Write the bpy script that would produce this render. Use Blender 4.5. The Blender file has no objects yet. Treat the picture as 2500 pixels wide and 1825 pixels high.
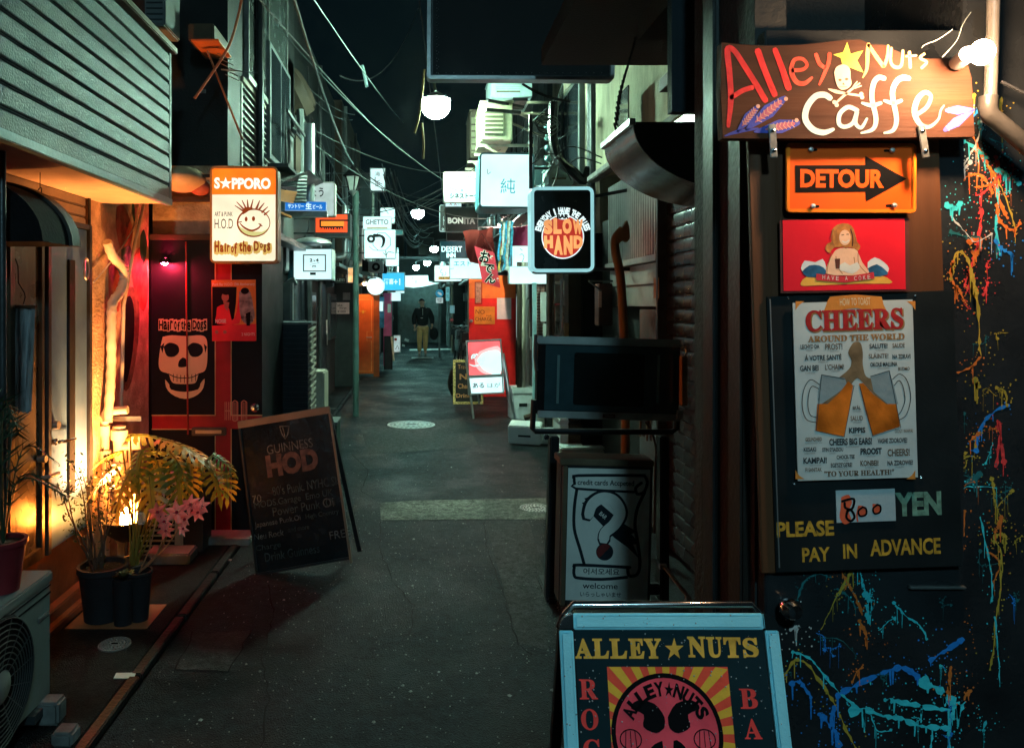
import bpy, bmesh, math, random
from mathutils import Vector, Matrix
from mathutils.geometry import tessellate_polygon

random.seed(11)
S = bpy.context.scene
COL = S.collection
R = math.radians

# ------------------------------------------------------------------ camera
# The camera stands in the alley at eye height and looks straight along +Y;
# X(px,Y), Z(py,Y) turn a measured point of the photograph into metres once its depth Y is known.
F, VX, VY, EYE = 1800.0, 1022.0, 738.0, 1.65
def X(px, Y): return (px - VX) * Y / F
def Z(py, Y): return EYE - (py - VY) * Y / F
def W(px, py, Y): return Vector((X(px, Y), Y, Z(py, Y)))

cam = bpy.data.cameras.new('camera')
cam.sensor_width = 36.0
cam.lens = F / 2500 * 36
cam.shift_x = (1250 - VX) / 2500
cam.shift_y = -(912.5 - VY) / 2500
cam.clip_start = 0.05
cam.clip_end = 400
camo = bpy.data.objects.new('camera', cam)
COL.objects.link(camo)
camo.location = (0, 0, EYE)
camo.rotation_euler = (R(90), 0, 0)
S.camera = camo

# ------------------------------------------------------------------ night sky, view
wd = bpy.data.worlds.new('World')
S.world = wd
wd.use_nodes = True
nt = wd.node_tree
bg = nt.nodes['Background']
sky = nt.nodes.new('ShaderNodeTexSky')
sky.sky_type = 'NISHITA'
sky.sun_disc = False
sky.sun_elevation = R(-4)
sky.sun_rotation = R(200)
mixn = nt.nodes.new('ShaderNodeMix'); mixn.data_type = 'RGBA'
mixn.inputs[0].default_value = 0.92
nt.links.new(sky.outputs[0], mixn.inputs[6])
mixn.inputs[7].default_value = (0.012, 0.044, 0.058, 1)     # city glow under a night sky
nt.links.new(mixn.outputs[2], bg.inputs[0])
bg.inputs[1].default_value = 0.10
S.view_settings.view_transform = 'Standard'
S.view_settings.look = 'None'
S.view_settings.exposure = 0.12
S.view_settings.gamma = 1.0
S.cycles.max_bounces = 6
S.cycles.diffuse_bounces = 3
S.cycles.glossy_bounces = 3
S.cycles.sample_clamp_indirect = 4.0
S.cycles.use_denoising = True

city_glow = bpy.data.lights.new('city_glow', 'SUN')  # soft sun lamp added as a faint overcast city glow
city_glow.energy = 0.03
city_glow.angle = R(15)
city_glow.color = (0.55, 0.9, 1.0)
mo = bpy.data.objects.new('city_glow', city_glow)
COL.objects.link(mo)
mo.rotation_euler = (R(38), 0, R(12))

# ------------------------------------------------------------------ materials
MATS = {}
def mat(name, col, rough=0.6, metal=0.0, var=0.25, scale=6.0, bump=0.15, bscale=60.0, dirt=0.0, coat=0.0,
        dirtcol=(0.02, 0.018, 0.015), emis=None, estr=0.0, rvar=0.12, stretch=(1, 1, 1), spec=0.25, trans=0.0):
    if name in MATS: return MATS[name]
    m = bpy.data.materials.new(name); m.use_nodes = True
    n = m.node_tree.nodes; l = m.node_tree.links
    b = n['Principled BSDF']
    tc = n.new('ShaderNodeTexCoord'); mp = n.new('ShaderNodeMapping'); mp.inputs['Scale'].default_value = stretch
    l.new(tc.outputs['Object'], mp.inputs['Vector'])
    nz = n.new('ShaderNodeTexNoise'); nz.inputs['Scale'].default_value = scale; nz.inputs['Detail'].default_value = 6
    l.new(mp.outputs[0], nz.inputs['Vector'])
    mr = n.new('ShaderNodeMapRange'); mr.inputs[1].default_value = 0.3; mr.inputs[2].default_value = 0.7
    mr.inputs[3].default_value = 1 - var; mr.inputs[4].default_value = 1 + var
    l.new(nz.outputs['Fac'], mr.inputs[0])
    mx = n.new('ShaderNodeVectorMath'); mx.operation = 'SCALE'; mx.inputs[0].default_value = col
    l.new(mr.outputs[0], mx.inputs['Scale'])
    out = mx.outputs[0]
    if dirt > 0:
        nd = n.new('ShaderNodeTexNoise'); nd.inputs['Scale'].default_value = scale * 0.45; nd.inputs['Detail'].default_value = 9
        nd.inputs['Roughness'].default_value = 0.7
        l.new(mp.outputs[0], nd.inputs['Vector'])
        r2 = n.new('ShaderNodeMapRange'); r2.inputs[1].default_value = 0.42; r2.inputs[2].default_value = 0.68
        r2.inputs[3].default_value = 0; r2.inputs[4].default_value = dirt
        l.new(nd.outputs['Fac'], r2.inputs[0])
        md = n.new('ShaderNodeMix'); md.data_type = 'RGBA'
        l.new(r2.outputs[0], md.inputs[0]); l.new(out, md.inputs[6]); md.inputs[7].default_value = (*dirtcol, 1)
        out = md.outputs[2]
    l.new(out, b.inputs['Base Color'])
    b.inputs['Metallic'].default_value = metal
    b.inputs['Specular IOR Level'].default_value = spec
    nr = n.new('ShaderNodeMapRange'); nr.inputs[3].default_value = max(0.02, rough - rvar); nr.inputs[4].default_value = min(1, rough + rvar)
    l.new(nz.outputs['Fac'], nr.inputs[0]); l.new(nr.outputs[0], b.inputs['Roughness'])
    if bump > 0:
        nb = n.new('ShaderNodeTexNoise'); nb.inputs['Scale'].default_value = bscale; nb.inputs['Detail'].default_value = 4
        l.new(mp.outputs[0], nb.inputs['Vector'])
        bp = n.new('ShaderNodeBump'); bp.inputs['Strength'].default_value = bump; bp.inputs['Distance'].default_value = 0.01
        l.new(nb.outputs['Fac'], bp.inputs['Height']); l.new(bp.outputs[0], b.inputs['Normal'])
    if coat: b.inputs['Coat Weight'].default_value = coat; b.inputs['Coat Roughness'].default_value = 0.08
    if trans: b.inputs['Transmission Weight'].default_value = trans
    if emis is not None:
        b.inputs['Emission Color'].default_value = (*emis, 1); b.inputs['Emission Strength'].default_value = estr
    MATS[name] = m
    return m

def glow(name, col, strength, var=0.12, scale=3.0):
    """a lit translucent sign face or lamp: real emitter over a plastic surface"""
    if name in MATS: return MATS[name]
    m = bpy.data.materials.new(name); m.use_nodes = True
    n = m.node_tree.nodes; l = m.node_tree.links
    b = n['Principled BSDF']
    b.inputs['Base Color'].default_value = (*[min(0.16, .16*c) for c in col], 1)
    b.inputs['Roughness'].default_value = 0.35
    tc = n.new('ShaderNodeTexCoord'); nz = n.new('ShaderNodeTexNoise'); nz.inputs['Scale'].default_value = scale
    l.new(tc.outputs['Object'], nz.inputs['Vector'])
    mr = n.new('ShaderNodeMapRange'); mr.inputs[1].default_value = 0.3; mr.inputs[2].default_value = 0.7
    mr.inputs[3].default_value = strength * (1 - var); mr.inputs[4].default_value = strength * (1 + var)
    l.new(nz.outputs['Fac'], mr.inputs[0])
    b.inputs['Emission Color'].default_value = (*col, 1)
    l.new(mr.outputs[0], b.inputs['Emission Strength'])
    MATS[name] = m
    return m

def asphalt(name, col, wet=0.5, speck=True):
    m = bpy.data.materials.new(name); m.use_nodes = True
    n = m.node_tree.nodes; l = m.node_tree.links; b = n['Principled BSDF']
    tc = n.new('ShaderNodeTexCoord')
    def noise(sc, det=4, ro=0.5):
        q = n.new('ShaderNodeTexNoise'); q.inputs['Scale'].default_value = sc; q.inputs['Detail'].default_value = det
        q.inputs['Roughness'].default_value = ro; l.new(tc.outputs['Object'], q.inputs['Vector']); return q.outputs['Fac']
    def rng(src, a, c, d, e):
        q = n.new('ShaderNodeMapRange'); q.inputs[1].default_value = a; q.inputs[2].default_value = c
        q.inputs[3].default_value = d; q.inputs[4].default_value = e; l.new(src, q.inputs[0]); return q.outputs[0]
    big = noise(1.3, 8, 0.65); fine = noise(95, 8, 0.8)
    vor = n.new('ShaderNodeTexVoronoi'); vor.inputs['Scale'].default_value = 170; l.new(tc.outputs['Object'], vor.inputs['Vector'])
    mul = n.new('ShaderNodeMath'); mul.operation = 'MULTIPLY'
    l.new(rng(big, 0.35, 0.66, 0.35, 1.9), mul.inputs[0]); mid = noise(17, 10, 0.85); m0 = n.new('ShaderNodeMath'); m0.operation = 'MULTIPLY'; l.new(rng(fine, 0.35, 0.65, 0.3, 1.9), m0.inputs[0]); l.new(rng(mid, 0.38, 0.64, 0.3, 1.9), m0.inputs[1]); l.new(m0.outputs[0], mul.inputs[1])
    sc = n.new('ShaderNodeVectorMath'); sc.operation = 'SCALE'; sc.inputs[0].default_value = col
    l.new(mul.outputs[0], sc.inputs['Scale'])
    out = sc.outputs[0]
    if speck:   # pale chips in the aggregate
        v2 = n.new('ShaderNodeTexVoronoi'); v2.inputs['Scale'].default_value = 26; l.new(tc.outputs['Object'], v2.inputs['Vector'])
        lt = rng(v2.outputs['Distance'], 0.05, 0.13, 1, 0)
        v3 = n.new('ShaderNodeSeparateColor'); l.new(v2.outputs['Color'], v3.inputs[0])
        pk = rng(v3.outputs[0], 0.8, 0.83, 0, 0.9)
        m2 = n.new('ShaderNodeMath'); m2.operation = 'MULTIPLY'; l.new(lt, m2.inputs[0]); l.new(pk, m2.inputs[1])
        mx = n.new('ShaderNodeMix'); mx.data_type = 'RGBA'; l.new(m2.outputs[0], mx.inputs[0]); l.new(out, mx.inputs[6])
        mx.inputs[7].default_value = (0.35, 0.36, 0.34, 1); out = mx.outputs[2]
    l.new(out, b.inputs['Base Color'])
    l.new(rng(big, 0.35, 0.65, 0.62 - wet * 0.35, 0.75), b.inputs['Roughness'])
    b.inputs['Specular IOR Level'].default_value = 0.14
    add = n.new('ShaderNodeMath'); add.operation = 'ADD'; l.new(vor.outputs['Distance'], add.inputs[0]); l.new(fine, add.inputs[1])
    bp = n.new('ShaderNodeBump'); bp.inputs['Strength'].default_value = 1.0; bp.inputs['Distance'].default_value = 0.009
    l.new(add.outputs[0], bp.inputs['Height']); l.new(bp.outputs[0], b.inputs['Normal'])
    MATS[name] = m
    return m

# ------------------------------------------------------------------ mesh building
class MB:
    def __init__(s, T=None): s.v = []; s.f = []; s.T = T
    def add(s, vs, fs):
        k = len(s.v)
        for p in vs:
            p = Vector(p)
            s.v.append(s.T @ p if s.T is not None else p)
        s.f += [tuple(i + k for i in f) for f in fs]
        return s
    def box(s, x0, x1, y0, y1, z0, z1):
        if x0 > x1: x0, x1 = x1, x0
        if y0 > y1: y0, y1 = y1, y0
        if z0 > z1: z0, z1 = z1, z0
        return s.add([(x0,y0,z0),(x1,y0,z0),(x1,y1,z0),(x0,y1,z0),(x0,y0,z1),(x1,y0,z1),(x1,y1,z1),(x0,y1,z1)],
              [(0,3,2,1),(4,5,6,7),(0,1,5,4),(1,2,6,5),(2,3,7,6),(3,0,4,7)])
    def obox(s, c, size, rot=(0, 0, 0)):
        from mathutils import Euler
        M = Matrix.Translation(c) @ Euler([R(a) for a in rot]).to_matrix().to_4x4()
        q = MB().box(-size[0]/2, size[0]/2, -size[1]/2, size[1]/2, -size[2]/2, size[2]/2)
        return s.add([M @ p for p in q.v], q.f)
    def beam(s, a, b, w, h=None, up=(0, 0, 1)):
        a = Vector(a); b = Vector(b); h = h or w; d = (b - a).normalized()
        u = d.cross(Vector(up))
        if u.length < 1e-4: u = d.cross(Vector((1, 0, 0)))
        u.normalize(); v = u.cross(d)
        vs = []
        for p in (a, b):
            for su, sv in ((-1,-1),(1,-1),(1,1),(-1,1)): vs.append(p + u * su * w/2 + v * sv * h/2)
        return s.add(vs, [(0,1,2,3),(7,6,5,4),(0,4,5,1),(1,5,6,2),(2,6,7,3),(3,7,4,0)])
    def tube(s, pts, r, n=8, cap=True):
        pts = [Vector(p) for p in pts]; rs = r if isinstance(r, (list, tuple)) else [r] * len(pts)
        vs = []; fs = []; pu = None
        for i, p in enumerate(pts):
            d = (pts[min(i+1, len(pts)-1)] - pts[max(i-1, 0)]).normalized()
            u = d.orthogonal().normalized() if pu is None else (pu - d * pu.dot(d)).normalized()
            pu = u; v = d.cross(u)
            for k in range(n):
                a = 2 * math.pi * k / n
                vs.append(p + (u * math.cos(a) + v * math.sin(a)) * rs[i])
        for i in range(len(pts) - 1):
            for k in range(n):
                fs.append((i*n+k, i*n+(k+1)%n, (i+1)*n+(k+1)%n, (i+1)*n+k))
        if cap:
            fs.append(tuple(range(n-1, -1, -1))); fs.append(tuple((len(pts)-1)*n+k for k in range(n)))
        return s.add(vs, fs)
    def lathe(s, prof, n=24, c=(0, 0, 0), axis='z', cap=False):
        vs = []; fs = []
        for r, h in prof:
            for k in range(n):
                a = 2 * math.pi * k / n
                x, y = r * math.cos(a), r * math.sin(a)
                p = (x, y, h) if axis == 'z' else ((x, h, y) if axis == 'y' else (h, x, y))
                vs.append(Vector(p) + Vector(c))
        for i in range(len(prof) - 1):
            for k in range(n): fs.append((i*n+k, i*n+(k+1)%n, (i+1)*n+(k+1)%n, (i+1)*n+k))
        if cap:
            fs.append(tuple(range(n))); fs.append(tuple((len(prof)-1)*n+k for k in range(n)))
        return s.add(vs, fs)
    def ball(s, c, r, n=16, m=10, sz=1.0, t0=0, t1=180):
        prof = [(max(1e-4, r * math.sin(R(t0 + (t1-t0)*i/m))), r * sz * math.cos(R(t0 + (t1-t0)*i/m))) for i in range(m+1)]
        return s.lathe(prof, n, c)
    def poly(s, pts, y, th=0.0):
        """flat outline in the XZ plane, facing -Y, th deep"""
        tri = tessellate_polygon([[Vector((p[0], p[1], 0)) for p in pts]])
        n = len(pts)
        vs = [(p[0], y, p[1]) for p in pts]; fs = [tuple(t) for t in tri]
        if th > 0:
            vs += [(p[0], y + th, p[1]) for p in pts]
            fs += [tuple(n + i for i in reversed(t)) for t in tri]
            fs += [(i, (i+1) % n, n + (i+1) % n, n + i) for i in range(n)]
        return s.add(vs, fs)
    def ring(s, outer, inner, y, th):
        n = len(outer)
        vs = [(p[0], y, p[1]) for p in outer] + [(p[0], y, p[1]) for p in inner] + \
             [(p[0], y+th, p[1]) for p in outer] + [(p[0], y+th, p[1]) for p in inner]
        fs = []
        for i in range(n):
            j = (i+1) % n
            fs += [(i, j, n+j, n+i), (2*n+i, 3*n+i, 3*n+j, 2*n+j), (i, 2*n+i, 2*n+j, j), (n+i, n+j, 3*n+j, 3*n+i)]
        return s.add(vs, fs)
    def extr(s, prof, axis, a, b):
        """closed profile swept along an axis; profile given in the two other axes in order"""
        n = len(prof)
        def P(p, t): return {'x': (t, p[0], p[1]), 'y': (p[0], t, p[1]), 'z': (p[0], p[1], t)}[axis]
        tri = tessellate_polygon([[Vector((p[0], p[1], 0)) for p in prof]])
        vs = [P(p, a) for p in prof] + [P(p, b) for p in prof]
        fs = [tuple(t) for t in tri] + [tuple(n + i for i in reversed(t)) for t in tri]
        fs += [(i, (i+1) % n, n + (i+1) % n, n + i) for i in range(n)]
        return s.add(vs, fs)
    def stroke(s, pts, w, y, th=0.0):
        """a brush stroke: flat ribbon with round ends, w one width or one per point"""
        pts = [Vector((p[0], p[1])) for p in pts]; ws = w if isinstance(w, (list, tuple)) else [w] * len(pts)
        L = []; Rr = []
        for i, p in enumerate(pts):
            d = (pts[min(i+1, len(pts)-1)] - pts[max(i-1, 0)])
            if d.length < 1e-9: d = Vector((1, 0))
            d.normalize(); nrm = Vector((-d.y, d.x)) * ws[i] / 2
            L.append(p + nrm); Rr.append(p - nrm)
        d0 = (pts[0] - pts[1]).normalized() * ws[0] / 2; d1 = (pts[-1] - pts[-2]).normalized() * ws[-1] / 2
        vs = []; fs = []
        for a, b in zip(L, Rr): vs += [(a.x, y, a.y), (b.x, y, b.y)]
        for i in range(len(pts) - 1): fs.append((2*i, 2*i+1, 2*i+3, 2*i+2))
        k = len(vs)
        def capf(p, d, a, b):
            q1 = p + d * 0.8 + (a - p) * 0.6; q2 = p + d * 0.8 + (b - p) * 0.6
            return [(a.x, y, a.y), (q1.x, y, q1.y), (q2.x, y, q2.y), (b.x, y, b.y)]
        vs += capf(pts[0], d0, L[0], Rr[0]); fs.append((k, k+1, k+2, k+3)); k += 4
        vs += capf(pts[-1], d1, Rr[-1], L[-1]); fs.append((k, k+1, k+2, k+3))
        return s.add(vs, fs)

def rrect(x0, x1, z0, z1, r, n=4):
    pts = []
    for cx, cz, a0 in ((x1-r, z0+r, -90), (x1-r, z1-r, 0), (x0+r, z1-r, 90), (x0+r, z0+r, 180)):
        for i in range(n+1):
            a = R(a0 + 90 * i / n); pts.append((cx + r * math.cos(a), cz + r * math.sin(a)))
    return pts
def circ(cx, cz, r, n=24, rz=None):
    rz = rz or r
    return [(cx + r * math.cos(2*math.pi*i/n), cz + rz * math.sin(2*math.pi*i/n)) for i in range(n)]
def smooth(pts, n=5):
    """Catmull-Rom through the given points (2-D or 3-D)"""
    pts = [Vector(p) for p in pts]; out = []
    for i in range(len(pts) - 1):
        p0, p1, p2, p3 = pts[max(i-1, 0)], pts[i], pts[i+1], pts[min(i+2, len(pts)-1)]
        for k in range(n):
            t = k / n
            out.append(0.5 * ((2*p1) + (p2-p0)*t + (2*p0-5*p1+4*p2-p3)*t*t + (3*p1-p0-3*p2+p3)*t*t*t))
    out.append(pts[-1])
    return out

_TX = {}
def glyphs(body, bold=0.0):
    k = (body, bold)
    if k not in _TX:
        c = bpy.data.curves.new('lettering', 'FONT'); c.body = body; c.resolution_u = 3; c.offset = bold
        o = bpy.data.objects.new('lettering', c); COL.objects.link(o)
        dg = bpy.context.evaluated_depsgraph_get(); dg.update()
        m = bpy.data.meshes.new_from_object(o.evaluated_get(dg))
        vs = [(v.co.x, v.co.y) for v in m.vertices]; fs = [tuple(p.vertices) for p in m.polygons]
        bpy.data.objects.remove(o); bpy.data.meshes.remove(m); bpy.data.curves.remove(c)
        if not vs: vs = [(0, 0), (1, 0), (1, 1)]
        xs = [v[0] for v in vs]; ys = [v[1] for v in vs]
        _TX[k] = (vs, fs, min(xs), max(xs), min(ys), max(ys))
    return _TX[k]
def put(mb, body, cx, cz, w, h, y, rot=0.0, bold=0.0, shear=0.0):
    """flat lettering stretched to w x h about (cx, cz)"""
    vs, fs, x0, x1, y0, y1 = glyphs(body, bold)
    c, s_ = math.cos(R(rot)), math.sin(R(rot)); out = []
    for vx, vy in vs:
        a = ((vx - x0) / max(1e-6, x1 - x0) - 0.5) * w; b = ((vy - y0) / max(1e-6, y1 - y0) - 0.5) * h
        a += shear * b
        out.append((cx + a*c - b*s_, y, cz + a*s_ + b*c))
    return mb.add(out, fs)
def serif(t):
    return ''.join(chr(0x1D400 + ord(ch) - 65) if 'A' <= ch <= 'Z' else chr(0x1D41A + ord(ch) - 97) if 'a' <= ch <= 'z' else ch for ch in t)
def script(t):
    return ''.join(chr(0x1D4D0 + ord(ch) - 65) if 'A' <= ch <= 'Z' else chr(0x1D4EA + ord(ch) - 97) if 'a' <= ch <= 'z' else ch for ch in t)

def build(name, mb, m, parent=None, bevel=0.0, flat=False, M=None):
    me = bpy.data.meshes.new(name)
    vs = [tuple(M @ v) for v in mb.v] if M is not None else [tuple(v) for v in mb.v]
    me.from_pydata(vs, [], mb.f)
    me.materials.append(m)
    bm = bmesh.new(); bm.from_mesh(me)
    if bevel > 0:
        bmesh.ops.recalc_face_normals(bm, faces=bm.faces)
        es = [e for e in bm.edges if len(e.link_faces) == 2 and e.calc_face_angle(0) > 0.6]
        bmesh.ops.bevel(bm, geom=es, offset=bevel, segments=2, affect='EDGES', clamp_overlap=True)
    elif not flat:
        bmesh.ops.recalc_face_normals(bm, faces=bm.faces)
    bm.to_mesh(me); bm.free()
    if not flat:
        me.polygons.foreach_set('use_smooth', [True] * len(me.polygons))
        me.set_sharp_from_angle(angle=R(38))
    o = bpy.data.objects.new(name, me); COL.objects.link(o)
    if parent is not None: o.parent = parent
    return o

def tag(o, label=None, cat=None, group=None, kind=None):
    if label: o['label'] = label
    if cat: o['category'] = cat
    if group: o['group'] = group
    if kind: o['kind'] = kind
    return o

class Thing:
    def __init__(s, name, label, cat, loc=(0, 0, 0), rot=(0, 0, 0), group=None, kind=None):
        s.o = bpy.data.objects.new(name, None); COL.objects.link(s.o)
        s.o.empty_display_size = 0.05
        s.o.location = loc; s.o.rotation_euler = [R(a) for a in rot]
        from mathutils import Euler
        s.M = Matrix.Translation(loc) @ Euler([R(a) for a in rot]).to_matrix().to_4x4()
        s.Mi = s.M.inverted()
        tag(s.o, label, cat, group, kind)
    def part(s, name, mb, m, parent=None, world=False, bevel=0.0, flat=False, label=None, kind=None):
        o = build(name, mb, m, parent or s.o, bevel, flat, s.Mi if world else None)
        if label: o['label'] = label
        if kind: o['kind'] = kind
        return o
def solo(name, mb, m, label, cat, group=None, kind=None, bevel=0.0, flat=False):
    o = build(name, mb, m, None, bevel, flat); return tag(o, label, cat, group, kind)
def dup(o, loc=None, rotz=None, label=None, parent=None, scale=None):
    c = o.copy(); COL.objects.link(c)
    if parent is not None: c.parent = parent
    if loc is not None: c.location = loc
    if rotz is not None: c.rotation_euler.z = R(rotz)
    if scale is not None: c.scale = scale
    if label: c['label'] = label
    for ch in [k for k in o.children]: dup(ch, parent=c)
    return c

class Sign(Thing):
    """a flat-faced thing measured in the photograph: px,py are pixels of the photo at depth Y"""
    def __init__(s, name, label, cat, px0, py0, px1, py1, Y, roll=0.0, yaw=0.0, group=None):
        s.Y = Y; s.k = Y / F; s.cx = (px0+px1)/2; s.cy = (py0+py1)/2; s.roll = roll
        super().__init__(name, label, cat, tuple(W(s.cx, s.cy, Y)), (0, -roll, yaw), group)
        s.r = (px0, py0, px1, py1)
    def L(s, px, py):
        a = (px - s.cx) * s.k; b = -(py - s.cy) * s.k; t = R(-s.roll)
        return (a*math.cos(t) - b*math.sin(t), a*math.sin(t) + b*math.cos(t))
    def rect(s, px0, py0, px1, py1):
        cx, cz = s.L((px0+px1)/2, (py0+py1)/2); w = (px1-px0)*s.k/2; h = (py1-py0)*s.k/2
        return cx-w, cx+w, cz-h, cz+h
    def panel(s, name, m, r, y0, y1, rad=0.0, bevel=0.0, parent=None, label=None, kind=None):
        x0, x1, z0, z1 = s.rect(*r)
        mb = MB()
        if rad > 0: mb.poly(rrect(x0, x1, z0, z1, rad*s.k), y0, y1-y0)
        else: mb.box(x0, x1, y0, y1, z0, z1)
        return s.part(name, mb, m, parent, bevel=bevel, label=label, kind=kind)
    def frame(s, name, m, r, w, y0, y1, rad=0.0, bevel=0.0, parent=None):
        x0, x1, z0, z1 = s.rect(*r); w *= s.k; rad = max(rad*s.k, 1e-4)
        mb = MB().ring(rrect(x0, x1, z0, z1, rad), rrect(x0+w, x1-w, z0+w, z1-w, max(rad-w, 5e-5)), y0, y1-y0)
        return s.part(name, mb, m, parent, bevel=bevel)
    def put(s, mb, body, px0, py0, px1, py1, y, rot=0.0, bold=0.0, shear=0.0):
        cx, cz = s.L((px0+px1)/2, (py0+py1)/2)
        return put(mb, body, cx, cz, (px1-px0)*s.k, (py1-py0)*s.k, y, rot, bold, shear)
    def st(s, mb, pts, w, y, n=4, th=0.0):
        pts = [s.L(*p) for p in pts]
        if n > 1 and len(pts) > 2:
            sp = smooth(pts, n)
            if isinstance(w, (list, tuple)):
                ww = []
                for i in range(len(sp)):
                    t = i / (len(sp)-1) * (len(w)-1); a = int(t); b = min(a+1, len(w)-1); ww.append((w[a]+(w[b]-w[a])*(t-a))*s.k)
            else: ww = w * s.k
            return mb.stroke(sp, ww, y, th)
        ww = [q*s.k for q in w] if isinstance(w, (list, tuple)) else w*s.k
        return mb.stroke(pts, ww, y, th)
    def po(s, mb, pts, y, th=0.0, n=0):
        q = [s.L(*p) for p in pts]
        if n: q = [tuple(p) for p in smooth(q + [q[0]], n)][:-1]
        return mb.poly(q, y, th)
    def dot(s, mb, px, py, r, y, th=0.0, n=16, ry=None):
        c = s.L(px, py); return mb.poly(circ(c[0], c[1], r*s.k, n, (ry or r)*s.k), y, th)
    def star(s, px, py, r, rot=0.0, inner=0.4):
        return [(px + (r if i % 2 == 0 else r*inner) * math.sin(R(36*i+rot)), py - (r if i % 2 == 0 else r*inner) * math.cos(R(36*i+rot))) for i in range(10)]

# shared materials
M = {}
M['black'] = mat('black_paint', (0.012, 0.014, 0.016), 0.42, var=0.3, bump=0.08)
M['ink'] = mat('black_ink', (0.004, 0.004, 0.005), 0.75, bump=0, spec=.08)
M['greyink'] = mat('grey_ink', (0.010, 0.016, 0.016), 0.6, bump=0)
M['blackgloss'] = mat('black_gloss', (0.01, 0.011, 0.013), 0.18, bump=0.03)
M['steel'] = mat('worn_steel', (0.42, 0.43, 0.42), 0.38, 0.9, var=0.2, dirt=0.4)
M['chrome'] = mat('chrome', (0.7, 0.7, 0.7), 0.14, 1.0, var=0.08, bump=0.02)
M['alu'] = mat('aluminium', (0.62, 0.64, 0.64), 0.32, 0.85, var=0.1, bump=0.06, dirt=0.12)
M['darksteel'] = mat('dark_steel', (0.07, 0.075, 0.08), 0.4, 0.6, dirt=0.3)
M['plaster'] = mat('stained_plaster', (0.42, 0.37, 0.28), 0.85, var=0.25, scale=4, bump=0.6, bscale=90, dirt=0.75, dirtcol=(0.09, 0.075, 0.05), stretch=(1, 1, 0.35))
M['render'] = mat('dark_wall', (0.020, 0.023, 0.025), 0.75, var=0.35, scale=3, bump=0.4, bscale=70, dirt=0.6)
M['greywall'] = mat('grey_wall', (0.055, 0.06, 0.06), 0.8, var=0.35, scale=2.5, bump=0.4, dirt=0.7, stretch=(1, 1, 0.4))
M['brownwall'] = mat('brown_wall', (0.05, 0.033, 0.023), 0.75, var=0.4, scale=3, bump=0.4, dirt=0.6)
M['concrete'] = mat('concrete', (0.22, 0.22, 0.21), 0.85, var=0.3, scale=7, bump=0.5, bscale=60, dirt=0.5)
M['beigemetal'] = mat('beige_sheet_metal', (0.46, 0.42, 0.33), 0.5, var=0.12, bump=0.08, dirt=0.35, dirtcol=(0.12, 0.09, 0.06))
M['greymetal'] = mat('grey_sheet_metal', (0.17, 0.19, 0.19), 0.45, 0.3, var=0.12, dirt=0.4)
M['white'] = mat('white_plastic', (0.7, 0.72, 0.7), 0.5, var=0.1, dirt=0.25, dirtcol=(0.25, 0.23, 0.2))
M['cable'] = mat('cable_sheath', (0.03, 0.032, 0.035), 0.5, bump=0)
M['palecable'] = mat('pale_cable', (0.07, 0.085, 0.085), 0.5, bump=0)
M['wood'] = mat('brown_wood', (0.08, 0.030, 0.012), 0.55, var=0.5, scale=5, bump=0.35, bscale=30, stretch=(1, 1, 0.08))
M['woodh'] = mat('brown_wood_board', (0.20, 0.10, 0.045), 0.6, var=0.5, scale=5, bump=0.4, bscale=30, stretch=(0.08, 1, 1))
M['glass'] = mat('dark_glass', (0.015, 0.02, 0.024), 0.08, var=0.1, bump=0.02, spec=0.8)
M['paper'] = mat('paper', (0.66, 0.64, 0.58), 0.7, var=0.12, bump=0.1, dirt=0.2, dirtcol=(0.3, 0.27, 0.2))
M['g_white'] = glow('lit_white_face', (0.66, 1.0, 1.0), 1.15)
M['g_white2'] = glow('lit_white_face_soft', (0.66, 0.95, 0.95), 1.05)
M['g_dim'] = glow('lit_white_face_dim', (0.55, 0.72, 0.72), 0.62, 0.25)
M['g_lamp'] = glow('lit_lamp_globe', (0.58, 1.0, 0.74), 650.0, 0.02)
M['g_lamp_far'] = glow('lit_far_bulb', (0.40, 1.0, 0.90), 200.0, 0.02)

# ================================================================== GROUND
def G(px, py, z=0.0):
    Y = (EYE - z) * F / (py - VY)
    return (X(px, Y), Y)
def sheet(name, m, pts, z, kind='structure', parent=None, label=None):
    mb = MB(); tri = tessellate_polygon([[Vector((p[0], p[1], 0)) for p in pts]])
    mb.add([(p[0], p[1], z) for p in pts], [tuple(t) for t in tri])
    o = build(name, mb, m, parent)
    if kind: o['kind'] = kind
    if label: o['label'] = label
    return o
A1 = asphalt('wet_asphalt', (0.011, 0.0155, 0.019), 0.8)
A2 = asphalt('asphalt_patch', (0.034, 0.036, 0.037), 0.35)
A3 = asphalt('pale_concrete_patch', (0.125, 0.128, 0.112), 0.2, speck=False)
A4 = asphalt('dark_pavement', (0.011, 0.010, 0.010), 0.6, speck=False)
sheet('ground', A4, [(-40, -15), (40, -15), (40, 90), (-40, 90)], -0.05)
sheet('road', A1, [(-1.2, -6), (3, -6), (3, 60), (-1.2, 60)], 0.0)
pv = build('pavement', MB().box(-4, -1.285, -6, 30, -0.04, 0.004), A4); pv['kind'] = 'structure'
kerb = None
kerbm = mat('kerb_stone', (0.014, 0.015, 0.015), 0.4, var=0.3, bump=0.4, dirt=0.4)
for i in range(22):
    y = 1.4 + i * 0.62
    mb = MB().box(-1.275, -1.225, 0.005, 0.605, -0.03, 0.009 + random.uniform(-0.003, 0.003))
    o = build('kerb_stone', mb, kerbm, pv, bevel=0.006) if kerb is None else kerb.copy()
    if kerb is None: kerb = o
    else: COL.objects.link(o)
    o.location = (random.uniform(-0.003, 0.003), y, random.uniform(-0.002, 0.002))
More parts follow.
